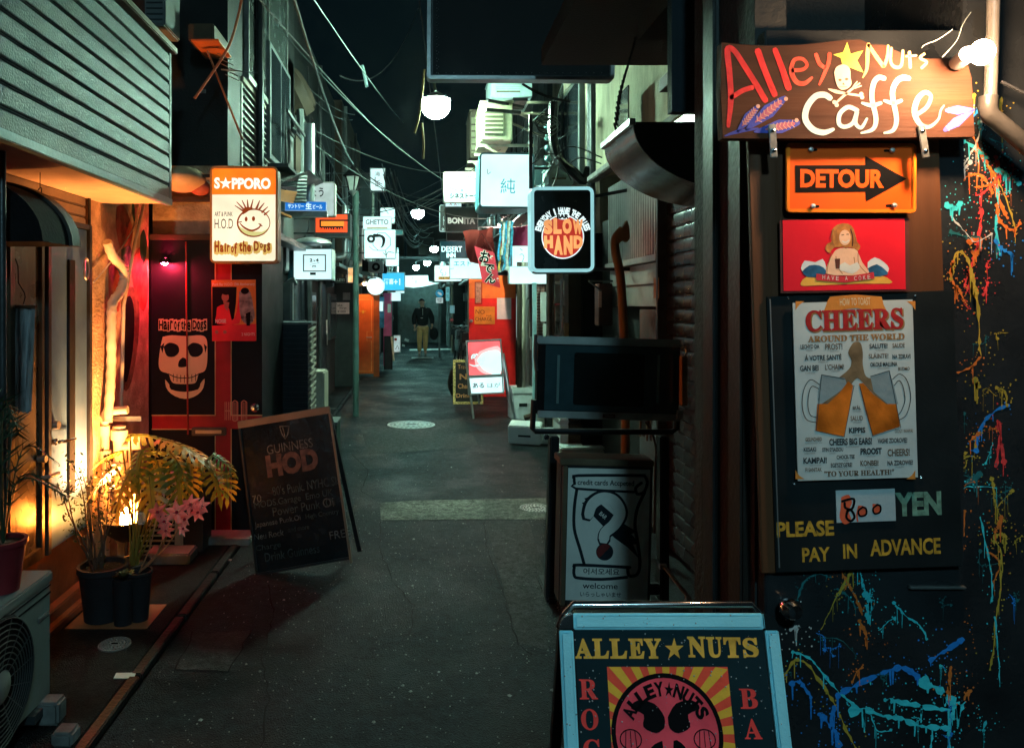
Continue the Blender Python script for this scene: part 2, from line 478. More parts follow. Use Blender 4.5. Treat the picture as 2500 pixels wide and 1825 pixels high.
for n_, m_, px in (('concrete_strip', A3, [(926, 1228), (1010, 1222), (1345, 1216), (1345, 1268), (1185, 1268), (930, 1270)]),
                   ('asphalt_patch', A2, [(1186, 1272), (1290, 1270), (1330, 1400), (1340, 1590), (1265, 1568), (1235, 1460)]),
                   ('asphalt_patch', A2, [(880, 1046), (1130, 1020), (1170, 1090), (900, 1110)])):
    sheet(n_, m_, [G(*p) for p in px], 0.004 if n_ == 'concrete_strip' else 0.0045)
sheet('drain_slab', A3 if False else A2, [G(430, 1635), (G(560, 1640)), G(612, 1540), G(470, 1545)], 0.0045)
sheet('road_marking', mat('faded_white_paint', (0.5, 0.5, 0.47), 0.6, dirt=0.6), [G(1000, 852), G(1100, 850), G(1100, 854), G(1000, 856)], 0.006)
sheet('road_marking', MATS['faded_white_paint'], [G(1005, 872), G(1058, 872), G(1058, 875), G(1005, 875)], 0.006)

def manhole(name, label, cx, cy, r, m):
    t = Thing(name, label, 'manhole cover', (cx, cy, 0.004))
    t.part('rim', MB().lathe([(r*0.93, -0.004), (r*0.93, 0.006), (r, 0.006), (r*1.01, -0.004)], 40), m)
    t.part('plate', MB().lathe([(0.001, 0.003), (r*0.92, 0.003), (r*0.92, -0.004)], 40), m)
    mb = MB()
    for q, nn in ((0.3, 8), (0.5, 14), (0.7, 20), (0.85, 26)):
        for i in range(nn):
            a = 2*math.pi*i/nn + q; c = (r*q*math.cos(a), r*q*math.sin(a), 0.006)
            mb.obox(c, (r*0.12, r*0.045, 0.006), (0, 0, math.degrees(a) + (45 if nn % 4 else -45)))
    t.part('relief_pattern', mb, m)
    t.part('lift_slot', MB().obox((0, 0, 0.0075), (r*0.4, r*0.07, 0.004)), M['ink'])
cast = mat('worn_cast_iron', (0.40, 0.42, 0.40), 0.42, 0.4, var=0.3, bump=0.4, dirt=0.35)
crk = mat('crack_dark', (.003, .003, .003), .9, bump=0)
for pts in ([(640, 1825), (655, 1700), (640, 1600), (668, 1500), (655, 1420)], [(930, 1275), (925, 1340), (960, 1420), (1010, 1480), (1000, 1560)], [(700, 1600), (790, 1590), (880, 1610), (1000, 1600)], [(1182, 1272), (1188, 1340), (1230, 1455), (1262, 1570), (1300, 1600), (1340, 1596)], [(860, 1110), (900, 1150), (880, 1200), (926, 1225)], [(470, 1545), (430, 1635), (560, 1640), (612, 1540), (470, 1545)]):
    g_ = [Vector(G(*p)) for p in pts]; q = []
    for a, b in zip(g_, g_[1:]):
        for k in range(8): q.append(a.lerp(b, k/8) + Vector((random.uniform(-.008, .008), random.uniform(-.008, .008))))
    mb = MB(); w = [random.uniform(.0015, .0045) for _ in q]
    vs = [(p.x-w_, p.y, .0052) for p, w_ in zip(q, w)] + [(p.x+w_, p.y+w_, .0052) for p, w_ in zip(q, w)]; n_ = len(q)
    mb.add(vs, [(i, i+1, n_+i+1, n_+i) for i in range(n_-1)]); o = build('road_crack', mb, crk, None, flat=True); o['kind'] = 'structure'
manhole('manhole_cover', 'round patterned iron manhole cover in the middle of the alley', -0.10, 9.93, 0.32, cast)
manhole('manhole_cover', 'small round iron cover set in the pale concrete strip beside the black television stand', 0.935, 5.90, 0.125, cast)
manhole('manhole_cover', 'small plain round drain lid in the dark pavement in front of the plant pots', *G(280, 1575), 0.075, M['concrete'])

# litter, leaves and chips lying on the asphalt (nobody could count them)
mb = MB()
for i in range(2600):
    y = random.uniform(1.9, 14) if i % 3 == 0 else random.uniform(1.9, 6); x = random.uniform(-1.1, 1.25); r = random.uniform(0.0012, 0.0045) * (2.6 if random.random() < 0.03 else 1)
    a = random.uniform(0, 6.3)
    pts = [(x + r*random.uniform(.6, 1.3)*math.cos(a+k*1.256), y + r*random.uniform(.6, 1.3)*math.sin(a+k*1.256), 0.0015) for k in range(5)]
    mb.add(pts + [(x, y, 0.004 + r*0.35)], [(k, (k+1) % 5, 5) for k in range(5)])
o = build('grit', mb, mat('pale_grit', (0.33, 0.35, 0.33), 0.35, var=0.4)); o['kind'] = 'stuff'
tag(o, 'pale grit and scraps scattered over the dark asphalt', 'grit')
mbs = [solo('paper_scrap', MB().obox((*G(px, py), 0.007), (w, h, 0.003), (2, 3, rz)), M['paper'], lab, 'litter') for px, py, w, h, rz, lab in (
    (305, 1652, 0.085, 0.045, 8, 'small cream paper scrap on the pavement beside the kerb'),
    (160, 1802, 0.03, 0.02, 20, 'tiny white scrap on the pavement near the outdoor unit\'s foot'),
    (815, 998, 0.10, 0.012, 12, 'bent white stick lying in the gutter behind the chalkboard'))]

# ================================================================== LEFT SIDE
def flower_wall(t, parent):
    """spray-painted mural and a painted wall shadow on the plaster beside the door, drawn on plane X = -1.9"""
    def q(px, py):           # pixel on the wall plane -> (Y, Z)
        Y = -1.897 * F / (px - VX); return (Y, Z(py, Y))
    def blob(pts, m, off, n=3):
        q2 = [q(*p) for p in pts]; q2 = [tuple(p) for p in smooth(q2 + [q2[0]], n)][:-1]
        tri = tessellate_polygon([[Vector((p[0], p[1], 0)) for p in q2]])
        mb = MB().add([(-1.8985 + off, p[0], p[1]) for p in q2], [tuple(k) for k in tri])
        t.part('mural', mb, m, parent, world=True, flat=True)  # this part name also carries the painted wall shadow
    red = mat('mural_red', (0.30, 0.035, 0.02), 0.7, var=0.7, scale=14, dirt=0.8, dirtcol=(0.35, 0.2, 0.08))
    grn = mat('mural_green', (0.02, 0.07, 0.045), 0.7, var=0.5, scale=14)
    brn = mat('wall_shadow_brown', (0.12, 0.05, 0.02), 0.8, var=0.6, scale=12, dirt=0.8, dirtcol=(0.35, 0.25, 0.12))
    blob([(285, 505), (300, 500), (312, 520), (325, 560), (318, 600), (300, 620), (284, 560)], red, 0)
    blob([(265, 640), (282, 625), (296, 680), (290, 760), (268, 730)], red, 0.0004)
    blob([(318, 640), (350, 600), (362, 700), (352, 760), (330, 720)], red, 0.0002)
    blob([(343, 575), (352, 560), (359, 600), (352, 645), (342, 620)], grn, 0.0008)
    blob([(322, 495), (328, 500), (330, 540), (324, 530)], grn, 0.0007)
    blob([(296, 610), (318, 600), (322, 640), (300, 650)], grn, 0.0009)
    blob([(300, 715), (325, 700), (340, 740), (338, 830), (322, 930), (302, 950), (296, 850)], brn, 0.0006)  # curved shadow on the wall, painted as a brown blob
    blob([(304, 735), (318, 722), (328, 760), (325, 850), (310, 930), (301, 900)], M['ink'], 0.0012)  # dark core of the same painted wall shadow

t = Thing('bar_building', 'low bar with blue-green metal siding upstairs and metal doors below, left edge of the alley', 'building', (-1.9, 3.0, 0))
orangeplaster = mat('cream_plaster', (0.58, 0.42, 0.26), 0.85, var=0.45, scale=7, bump=1.0, bscale=60, dirt=0.8, dirtcol=(0.22, 0.13, 0.06))
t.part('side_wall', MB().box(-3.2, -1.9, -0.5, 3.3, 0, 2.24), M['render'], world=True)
wl = t.part('wall', MB().box(-3.2, -1.9, 4.235, 5.19, 0, 2.55), orangeplaster, world=True)
flower_wall(t, wl)
t.part('wall', MB().box(-3.2, -1.905, 3.3, 4.235, 0, 0.37).box(-3.2, -1.92, 3.3, 4.235, 0.37, 2.24), mat('ochre_base', (0.28, 0.10, 0.04), 0.75, var=0.35, bump=0.3, dirt=0.4), world=True, label='stained orange-brown base wall under the doors')
for k in range(3):
    t.part('board', MB().box(-1.9195, -1.895, 3.3, 4.2, 2.075 + k*0.058, 2.075 + k*0.058 + 0.054), M['beigemetal'], world=True, bevel=0.006)
# doorstep
t.part('step', MB().box(-1.9, -1.84, 3.3, 4.19, 0.0, 0.10).box(-1.9, -1.80, 3.5, 4.5, 0, 0.045), mat('red_brown_step', (0.30, 0.11, 0.05), 0.6, dirt=0.3), world=True, bevel=0.006)
# door with a tall black pull strip
def Yp(px, x=-1.9): return x * F / (px - VX)
dm = mat('brushed_door_metal', (0.09, 0.19, 0.36), 0.32, 0.3, var=0.45, scale=1.6, bump=0.1, bscale=25)  # reflected blue put into the grey door's colour
dy0, dy1 = Yp(113), Yp(206)
dr = t.part('door', MB().box(-1.925, -1.885, dy0, dy1, 0.38, 2.06), dm, world=True, bevel=0.004, label='grey metal door with a tall black vertical strip')
t.part('strip', MB().box(-1.886, -1.872, Yp(157), Yp(172), 0.62, 1.88), M['black'], dr, world=True, bevel=0.003)
t.part('lock', MB().lathe([(0.001, -1.858), (0.022, -1.858), (0.024, -1.886)], 16, (0, Yp(124), Z(1037, 3.81)), 'x'), M['steel'], dr, world=True)
t.part('handle', MB().lathe([(0.001, -1.86), (0.018, -1.862), (0.02, -1.886)], 16, (0, Yp(119), Z(1078, 3.79)), 'x').tube([(-1.845, Yp(119), Z(1078, 3.79)), (-1.84, Yp(128), Z(1077, 3.83)), (-1.845, Yp(160), Z(1070, 3.97))], [0.010, 0.009, 0.006]), M['chrome'], dr, world=True)
fr = MB()
for a, b in ((Yp(104), dy0 - 0.003), (dy1 + 0.003, Yp(213))): fr.box(-1.93, -1.87, a, b, 0.37, 2.09)
fr.box(-1.93, -1.87, dy0-0.003, dy1+0.003, 2.063, 2.09)
t.part('door_frame', fr, M['darksteel'], world=True, bevel=0.003)
# frosted glass door at the frame's left edge
d2 = Yp(14); d3 = Yp(100)
fr = MB().box(-1.93, -1.88, d2, d2+0.045, 0.37, 2.02).box(-1.93, -1.88, d3-0.03, d3, 0.37, 2.02).box(-1.93, -1.88, d2+0.045, d3-0.03, 1.93, 2.02).box(-1.93, -1.88, d2+0.045, d3-0.03, 0.37, 0.43)
t.part('door_frame', fr, mat('bronze_frame', (0.16, 0.13, 0.09), 0.35, 0.8), world=True, bevel=0.003, label='bronze frame of the frosted glass door')
fg = mat('frosted_door_glass', (0.12, 0.10, 0.07), 0.28, 0.25, var=0.1, bump=0.1, bscale=20)
dg_ = t.part('door', MB().box(-1.915, -1.897, d2+0.045, d3-0.03, 0.43, 1.93), fg, world=True, label='frosted glass door with golden tint')
t.part('handle', MB().tube([(-1.89, d3-0.045, Z(1120, 3.66)), (-1.85, d3-0.045, Z(1120, 3.66))], 0.018, 12).tube([(-1.88, d3-0.03, Z(1165, 3.68)), (-1.845, d3-0.03, Z(1163, 3.68)), (-1.84, d3+0.06, Z(1160, 3.72))], 0.011), M['steel'], dg_, world=True)
# overhanging upper storey: soffit, siding slats, trims
upst = mat('upper_soffit', (0.75, 0.55, 0.36), 0.7, var=0.12, dirt=0.2)
t.part('soffit', MB().box(-2.0, -1.515, -0.5, 4.44, 2.245, 2.27).box(-3.2, -2.0, -0.5, 4.44, 2.24, 2.27), upst, world=True)
t.part('soffit_edge', MB().box(-1.53, -1.488, -0.5, 4.46, 2.235, 2.275), mat('edge_trim_blue', (.10, .20, .23), .4), world=True, bevel=0.004)
sid = mat('grey_green_siding', (0.030, 0.078, 0.086), 0.45, 0.15, var=0.5, scale=2.2, bump=0.5, bscale=110, dirt=0.3, dirtcol=(0.15, 0.16, 0.15))
prof = [(-1.53, 0.0), (-1.495, 0.0), (-1.492, 0.004), (-1.492, 0.066), (-1.499, 0.070), (-1.499, 0.074), (-1.492, 0.077), (-1.496, 0.081), (-1.508, 0.083), (-1.508, 0.0875), (-1.53, 0.0875)]
first = None
for k in range(10):
    if first is None:
        first = t.part('siding_slat', MB().extr([(p[0] + 1.9, p[1]) for p in prof], 'y', -3.5, 1.41), sid, flat=True)
        o = first
    else:
        o = first.copy(); COL.objects.link(o)
    o.location = (0, 0, 2.272 + k*0.0875)
t.part('corner_trim', MB().box(-1.51, -1.4905, 4.412, 4.45, 2.27, 3.15).box(-3.2, -1.51, 4.43, 4.45, 2.27, 3.15), sid, world=True)
t.part('coping', MB().box(-1.56, -1.46, -0.5, 4.47, 3.148, 3.19), mat('coping', (0.2, 0.16, 0.12), 0.4, 0.4), world=True, bevel=0.006)
t.part('roof', MB().box(-3.2, -1.56, -0.5, 4.45, 3.15, 3.17), M['render'], world=True)
t.part('upper_wall', MB().box(-3.3, -2.3, -0.5, 5.0, 3.17, 6.5), M['render'], world=True)
# ring chain hanging under the soffit
mb = MB()
x_, y_ = -1.72, 3.35
for k in range(3):
    zc = 2.13 - k*0.085; pts = [(x_ + 0.02*math.sin(a*math.pi/6)*(1 if k % 2 else .5), y_ + 0.01*math.cos(a), zc + 0.042*math.cos(a*math.pi/6)) for a in range(13)]
    mb.tube(pts, 0.0025, 5, False)
mb.tube([(x_, y_, 2.24), (x_, y_, 2.17)], 0.002, 5)
solo('ring_chain', mb, M['darksteel'], 'thin chain of metal rings hanging under the pale soffit', 'chain')

# domed black door canopy
prof = [(-1.9, 1.90)] + [(-1.9 + 0.36*math.cos(R(a)), 1.90 + 0.275*math.sin(R(a))) for a in range(0, 91, 9)]
t = Thing('door_canopy', 'small black rounded canopy above the frosted glass door', 'canopy', (-1.9, 3.1, 1.9))
t.part('shell', MB().extr(prof, 'y', 3.02, 3.31), mat('black_canvas', (0.008, 0.008, 0.009), 0.8, bump=0.4, spec=.08), world=True)
pr2 = [( -1.9 + 0.375*math.cos(R(a)), 1.90 + 0.29*math.sin(R(a))) for a in range(0, 91, 9)] + [(-1.9 + 0.345*math.cos(R(a)), 1.90 + 0.26*math.sin(R(a))) for a in range(90, -1, -9)]
t.part('rim', MB().extr(pr2, 'y', 3.25, 3.33), mat('canopy_rim', (0.05, 0.045, 0.04), 0.6, spec=.2), world=True)
solo('wall_post', MB().tube([(X(8, 2.9), 2.9, 0.5), (X(4, 2.9), 2.9, 2.25)], 0.016, 10), M['darksteel'], 'dark thin post at the left edge beside the frosted door', 'post')
# hanging plastic-wrapped umbrella bag
t = Thing('hanging_bag', 'clear plastic sleeve hanging on a wire hook over the frosted glass door', 'bag', W(60, 745, 3.45))
film = mat('plastic_film', (0.35, 0.36, 0.37), 0.22, 0.2, var=0.5, scale=20, bump=0.9, bscale=30, stretch=(3, 3, .3))
mb = MB()
for k in range(9):
    for_x = X(27 + k*7, 3.45)
x0, x1 = X(30, 3.45), X(86, 3.45); rows = []
for i in range(13):
    z = Z(748, 3.45) + (Z(1010, 3.45) - Z(748, 3.45)) * i / 12
    for k in range(10):
        rows.append((x0 + (x1-x0)*(k/9)*(1-0.12*i/12) - 0.012*i/12, 3.45 + 0.012*math.sin(k*2.1+i*.15) , z + (0.012 if k % 2 else 0)))
fs = [(i*10+k, i*10+k+1, (i+1)*10+k+1, (i+1)*10+k) for i in range(12) for k in range(9)]
t.part('sleeve', MB().add(rows, fs), film, world=True)
t.part('hook', MB().tube([W(x, y, 3.44) for x, y in ((57, 742), (62, 725), (60, 715), (45, 690), (44, 650), (38, 632), (30, 640), (28, 670), (36, 735))], 0.0028, 6), M['black'], world=True)
t.part('top_bar', MB().obox(W(58, 748, 3.44), (0.115, 0.02, 0.012)), M['wood'], world=True)

# outdoor AC unit, lower left corner, facing the alley
def ac_unit(name, label, loc, rotz, w, h, d, m, group=None, slats=9, sc=1, fan=0.5):
    """built facing -Y, base at z=0, centred on x"""
    t = Thing(name, label, 'air conditioner', loc, (0, 0, rotz), group)
    t.part('casing', MB().box(-w/2, w/2, 0, d, 0.03, h), m, bevel=0.012)
    t.part('lid', MB().box(-w/2-0.004, w/2+0.004, -0.006, d+0.004, h-0.035, h+0.006), m, bevel=0.006)
    r = h*0.42; c = (-w/2 + w*fan*0.82, 0, h*0.5)
    t.part('fan_well', MB().lathe([(0.001, -0.002), (r, -0.002), (r*1.04, -0.014), (r*1.08, -0.002)], 36, c, 'y'), M['ink'])
    mb = MB()
    for q in range(1, slats+1):
        rr = r*(0.25 + 0.78*q/slats)
        mb.tube([(c[0] + rr*math.cos(a*math.pi/18), -0.018 - 0.012*(1-(q/slats)**2), c[2] + rr*math.sin(a*math.pi/18)) for a in range(37)], 0.0022*sc, 5, False)
    for q in range(16):
        a = q*math.pi/8
        mb.tube([(c[0] + rr*math.cos(a), -0.012, c[2] + rr*math.sin(a)) for rr in (r*0.25, r*0.6, r*1.03)], 0.0018*sc, 4)
    t.part('fan_grille', mb, mat('grille_wire', (0.08, 0.085, 0.085), 0.4, 0.4))
    t.part('fan_hub', MB().lathe([(0.001, -0.034), (r*0.2, -0.032), (r*0.26, -0.024)], 24, c, 'y'), m)
    t.part('fan_blade', MB().obox((c[0], 0.01, c[2]), (r*1.7, 0.004, r*0.35), (12, 30, 0)), M['darksteel'])
    for sx in (-1, 1):
        t.part('foot', MB().box(sx*w*0.33-0.03, sx*w*0.33+0.03, -0.02, d+0.02, 0, 0.032), M['darksteel'])
    return t
acm = mat('ac_casing', (0.15, 0.17, 0.17), 0.5, 0.1, var=0.12, dirt=0.45, dirtcol=(0.14, 0.13, 0.11), bump=0.12)
t = ac_unit('air_conditioner', 'large dirty outdoor AC unit with round fan grille, lower left corner', (-1.475, 2.56, 0.05), 90, 0.80, 0.52, 0.34, acm, fan=0.62)
t.part('trim_line', MB().box(-0.38, 0.392, -0.003, 0.0, 0.44, 0.446).box(-0.38, 0.392, -0.003, 0.0, 0.47, 0.474), M['ink'])
t.part('badge', MB().box(0.30, 0.375, -0.004, -0.0005, 0.36, 0.375), M['alu'])
solo('concrete_block', MB().box(-1.60, -1.40, 2.86, 2.94, 0.005, 0.095).box(-1.9, -1.6, 2.86, 2.94, 0.005, 0.095), M['concrete'], 'concrete foot block under the large AC unit at lower left', 'block', bevel=0.01)
solo('concrete_block', MB().box(-1.36, -1.28, 2.72, 2.80, 0.005, 0.06), M['concrete'], 'small concrete block standing free beside the AC fan at lower left', 'block', bevel=0.01)

# ------------------------------------------------------------------ the punk bar front (faces the camera)
t = Thing('punk_bar_front', 'black bar front with crimson bands and gold lines, painted with a cream skull', 'building', (-1.5, 5.2, 0))
bk = mat('bar_black_paint', (0.006, 0.007, 0.010), 0.5, var=0.2, bump=0.1, spec=.12)
crimson = mat('crimson_paint', (0.33, 0.012, 0.02), 0.4, var=0.2, bump=0.1)
gold = mat('gold_line_paint', (0.50, 0.32, 0.15), 0.5, bump=0)
t.part('wall', MB().box(-1.89, -1.104, 5.2, 6.0, 0, 2.1), bk, world=True)
t.part('upper_wall', MB().box(-1.89, -1.12, 5.24, 6.0, 2.103, 2.62), orangeplaster, world=True)
t.part('lintel', MB().box(-1.89, -1.09, 5.17, 5.23, 2.09, 2.13).box(-1.89, -1.09, 5.17, 5.23, 2.36, 2.40), M['brownwall'], world=True, bevel=0.004)
t.part('upper_storey', MB().box(-3.0, -1.45, 5.6, 8.6, 2.62, 6.5).box(-3.0, -1.9, 5.2, 5.6, 2.62, 6.5), mat('black_cladding', (0.018, 0.02, 0.022), 0.6, bump=0.2), world=True)
s = Sign('tmp', 'x', 'x', 370, 600, 640, 1330, 5.2); 
def hp(name, mb, m, label=None): return build(name, mb, m, t.o, M=t.Mi @ s.M, flat=True)
mb = MB()
for r in ((527, 640, 565, 1330), (372, 1012, 640, 1046)): x0, x1, z0, z1 = s.rect(*r); mb.box(x0, x1, -0.003 - (0.0015 if r[0] == 372 else 0), 0.001, z0, z1)
hp('crimson_band', mb, crimson)
mb = MB()
def ln(a, b, c, d, y=-0.0065): x0, x1, z0, z1 = s.rect(min(a, c)-1.2, min(b, d)-1.2, max(a, c)+1.2, max(b, d)+1.2); mb.box(x0, x1, y, y+0.001, z0, z1)
for q in ((526, 600, 526, 1013), (565, 600, 565, 1013), (372, 1013, 526, 1013), (565, 1013, 640, 1013), (372, 1047, 526, 1047), (526, 1049, 526, 1330), (565, 1047, 565, 1330)): ln(*q)
hp('gold_line', mb, gold)
# generic cream skull with lettering above it
cream = mat('cream_paint', (0.62, 0.44, 0.25), 0.6, var=0.1, bump=0.15)
skull = MB()
s.po(skull, [(398, 822), (420, 818), (455, 820), (490, 818), (504, 826), (507, 850), (506, 886), (500, 905), (486, 912), (480, 930), (470, 936), (430, 936), (418, 928), (412, 912), (394, 905), (388, 888), (392, 850)], -0.006, n=3)
s.po(skull, [(404, 926), (414, 938), (418, 950), (450, 956), (484, 950), (490, 936), (500, 924), (497, 946), (484, 962), (462, 972), (440, 971), (418, 960), (406, 944)], -0.006, n=2)
hp('skull', skull, cream)
eye = MB()
for cx in (420, 478): s.po(eye, [(cx-20, 846), (cx-6, 836), (cx+14, 842), (cx+18, 858), (cx+6, 870), (cx-12, 868)], -0.0066, n=3)
s.po(eye, [(447, 872), (455, 876), (457, 892), (447, 896), (436, 894), (438, 880)], -0.0066, n=3)
for k in range(7): x = 424 + k*9; s.st(eye, [(x, 916 + abs(k-3)*-1.2), (x, 934 + abs(k-3)*-1.6)], 1.6, -0.0068)
s.st(eye, [(412, 912), (430, 920), (450, 922), (470, 920), (488, 911)], 2.2, -0.0068)
for pts in ([(392, 846), (402, 836), (398, 862)], [(506, 846), (498, 838), (502, 862)]): s.po(eye, pts, -0.0067)
hp('skull', eye, bk)
whit = MB(); redl = MB()
for i, (ch, x0, x1) in enumerate((('H', 389, 399), ('a', 400, 409), ('i', 410, 414), ('r', 416, 423), ('o', 426, 432), ('f', 434, 440), ('t', 443, 449), ('h', 450, 457), ('e', 458, 466), ('D', 471, 481), ('o', 482, 489), ('g', 490, 497), ('s', 498, 505))):
    dy = (i % 3 - 1) * 1.5; xx0, xx1, zz0, zz1 = s.rect(x0-1.5, 779+dy, x1+1.5, 808+dy); whit.poly([(xx0, zz0), (xx1, zz0+.002), (xx1-.001, zz1), (xx0+.001, zz1-.003)], -0.0072)
    s.put(redl, ch, x0, 783+dy, x1, 805+dy, -0.008, bold=0.03)
hp('lettering', whit, cream); hp('lettering', redl, M['ink'])
mb = MB()
for k, x in enumerate((550, 568, 590)):      # H O D in doubled tall lines
    for dx in (0, 4, 9, 13):
        if k == 0 and dx in (0, 4, 9, 13) or k > 0: s.st(mb, [(x+dx, 981), (x+dx, 1024)], 1.8, -0.0078)
    if k: s.st(mb, [(x, 981), (x+6, 977), (x+13, 981)], 1.8, -0.0078); s.st(mb, [(x, 1024), (x+6, 1027), (x+13, 1024)], 1.8, -0.0078)
    else: s.st(mb, [(x, 1002), (x+13, 1002)], 3, -0.0078)
hp('lettering', mb, mat('salmon_paint', (0.6, 0.2, 0.13), 0.5))
bpy.data.objects.remove(s.o)
t.part('door_seam', MB().tube([W(454, 590, 5.19), W(456, 800, 5.19), W(459, 1060, 5.19)], 0.006, 8), mat('red_pipe', (0.25, 0.03, 0.02), 0.3), world=True)
ms = t.part('mail_slot', MB().box(X(470, 5.2), X(553, 5.2), 5.175, 5.2, Z(1062, 5.2), Z(1042, 5.2)), M['darksteel'], world=True, bevel=0.005)
t.part('flap', MB().box(X(480, 5.2), X(543, 5.2), 5.168, 5.176, Z(1056, 5.2), Z(1048, 5.2)), M['steel'], ms, world=True, bevel=0.002)
t.part('door_knob', MB().lathe([(0.001, 5.135), (0.02, 5.138), (0.031, 5.155), (0.026, 5.172), (0.012, 5.18), (0.014, 5.2)], 20, (X(623, 5.17), 0, Z(994, 5.17)), 'y'), M['chrome'], world=True)
t.part('door_sill', MB().box(-1.89, -1.15, 5.0, 5.2, 0.0, 0.05), M['concrete'], world=True, bevel=0.006)

# red little lamp on the bar front
t = Thing('red_spot_lamp', 'small glowing red lamp on the black bar front above the skull', 'lamp', W(402, 640, 5.12))
t.part('bulb', MB().ball((0, 0, 0), 0.022, 14, 8), glow('red_bulb', (1.0, 0.03, 0.07), 2000))
t.part('shade', MB().lathe([(0.012, 0.03), (0.034, 0.024), (0.042, -0.006)], 16, (0, 0.012, 0)), M['blackgloss'])
t.part('bracket', MB().tube([(0, 0.02, 0.028), (0, 0.075, 0.05)], 0.006), M['black'])

# anniversary poster
s = Sign('poster', 'red and orange punk concert poster with two musicians on the crimson band', 'poster', 517, 683, 627, 833, 5.18, roll=0.6)
s.panel('sheet', mat('poster_orange', (0.62, 0.20, 0.03), 0.45, coat=0.3), (517, 683, 625, 832), 0, 0.002)
mb = MB(); s.po(mb, [(518, 700), (578, 700), (576, 740), (572, 770), (570, 795), (518, 795)], -0.0004)
s.part('print', mb, M['ink'], flat=True)
mb = MB(); s.po(mb, [(518, 795), (625, 790), (625, 832), (518, 832)], -0.0005); s.po(mb, [(530, 750), (548, 742), (560, 755), (566, 782), (578, 760), (586, 700), (590, 745), (584, 790), (530, 790), (528, 770)], -0.0008, n=2)
s.part('print', mb, mat('poster_red', (0.62, 0.02, 0.03), 0.45), flat=True)
mb = MB(); s.dot(mb, 550, 725, 9, -0.0012, ry=11); s.po(mb, [(545, 735), (560, 738), (556, 760), (549, 752)], -0.0011)
for x in (529, 549): s.dot(mb, x, 810, 4.5, -0.001)
s.part('print', mb, mat('poster_flesh', (0.30, 0.12, 0.08), 0.5), flat=True)
mb = MB(); s.po(mb, [(584, 712), (600, 703), (612, 715), (618, 745), (622, 775), (608, 792), (590, 780), (584, 745)], -0.001, n=2)
s.part('print', mb, mat('poster_grey', (0.20, 0.17, 0.15), 0.5, var=0.6, scale=25), flat=True)
mb = MB(); s.dot(mb, 598, 710, 10, -0.0014, ry=8); s.dot(mb, 552, 715, 9, -0.0015, ry=5); s.po(mb, [(600, 765), (612, 760), (610, 795), (602, 795)], -0.0014)
s.put(mb, '竹内真', 588, 770, 618, 786, -0.0016); s.part('print', mb, M['ink'], flat=True)
mb = MB(); s.put(mb, 'Punk Bar H.O.D 13th Anniversary', 519, 690, 622, 699, -0.0012, bold=0.01); s.put(mb, 'NOISE', 526, 779, 552, 788, -0.0012, bold=.02); s.put(mb, '2 NIGHTS', 590, 812, 622, 819, -0.0012)
s.part('lettering', mb, M['paper'], flat=True)

# SAPPORO light box
s = Sign('light_box_sign', 'orange and cream lit sign reading SAPPORO with a spiky-haired smiling face', 'sign', 513, 408, 677, 640, 4.95)
s.panel('case', mat('sign_case_orange', (0.35, 0.13, 0.03), 0.45), (515, 410, 677, 642), 0.006, 0.13, rad=10)
s.frame('rim', mat('sign_rim', (0.55, 0.25, 0.08), 0.4, dirt=0.3), (513, 407, 678, 642), 5, -0.004, 0.012, rad=11)
x0, x1, z0, z1 = s.rect(517, 475, 674, 637); xa, xb, za, zb = s.rect(517, 412, 674, 475)
pts = [p for p in rrect(x0, x1, z0, zb, 8*s.k)]
low = [(x0, za)] + [p for p in pts if p[1] < za and p[0] < 0] + [p for p in pts if p[1] < za and p[0] > 0] + [(x1, za)]
low = [p for p in rrect(x0, x1, z0, za+0.05, 8*s.k) if p[1] <= za-1e-4]
low = sorted([p for p in low if p[0] < 0], key=lambda p: -p[1]) + sorted([p for p in low if p[0] > 0], key=lambda p: p[1])
s.part('lit_face', MB().poly([(x0, za)] + low + [(x1, za)], 0, 0.006), glow('sign_cream', (1.0, 0.90, 0.62), .98, 0.14, 5), flat=True)
top = [p for p in rrect(xa, xb, za-0.06, zb, 8*s.k) if p[1] > za+1e-4]
top = sorted([p for p in top if p[0] > 0], key=lambda p: p[1]) + sorted([p for p in top if p[0] < 0], key=lambda p: -p[1])
s.part('lit_face', MB().poly([(xb, za)] + top + [(xa, za)], 0, 0.006), glow('sign_orange', (1.0, 0.16, 0.006), 1.35, 0.2, 6), flat=True)
mb = MB(); s.put(mb, 'S', 523, 433, 537, 461, -0.0012, bold=.045); s.put(mb, 'PPORO', 566, 434, 661, 462, -0.0012, bold=.05); s.po(mb, s.star(551, 448, 16), -0.0012)
s.part('lettering', mb, glow('sign_letter_white', (1, .93, .78), 1.1), flat=True)
brn = mat('sign_brown_ink', (0.30, 0.05, 0.008), 0.5, emis=(0.5, 0.09, 0.01), estr=0.28)
mb = MB()
ring_o = circ(*s.L(619, 544), 41*s.k, 36, 35*s.k); ring_i = circ(*s.L(620, 544), 38*s.k, 36, 31.5*s.k)
mb.ring(ring_o, ring_i, -0.001, 0.0008)
for x0_, y0_, x1_, y1_, w_ in ((598, 518, 574, 502, 2.5), (598, 514, 578, 493, 2.5), (602, 512, 591, 489, 2.5), (606, 512, 604, 488, 3), (612, 510, 618, 487, 2.6), (626, 510, 634, 490, 3), (632, 512, 645, 496, 2.6), (640, 518, 654, 505, 2.5), (646, 524, 658, 514, 2.4)): s.st(mb, [(x0_, y0_), (x1_, y1_)], [w_*2, w_*0.7], -0.0012)
s.po(mb, [(592, 524), (596, 508), (608, 506), (618, 508), (608, 514), (600, 520)], -0.0013, n=2)
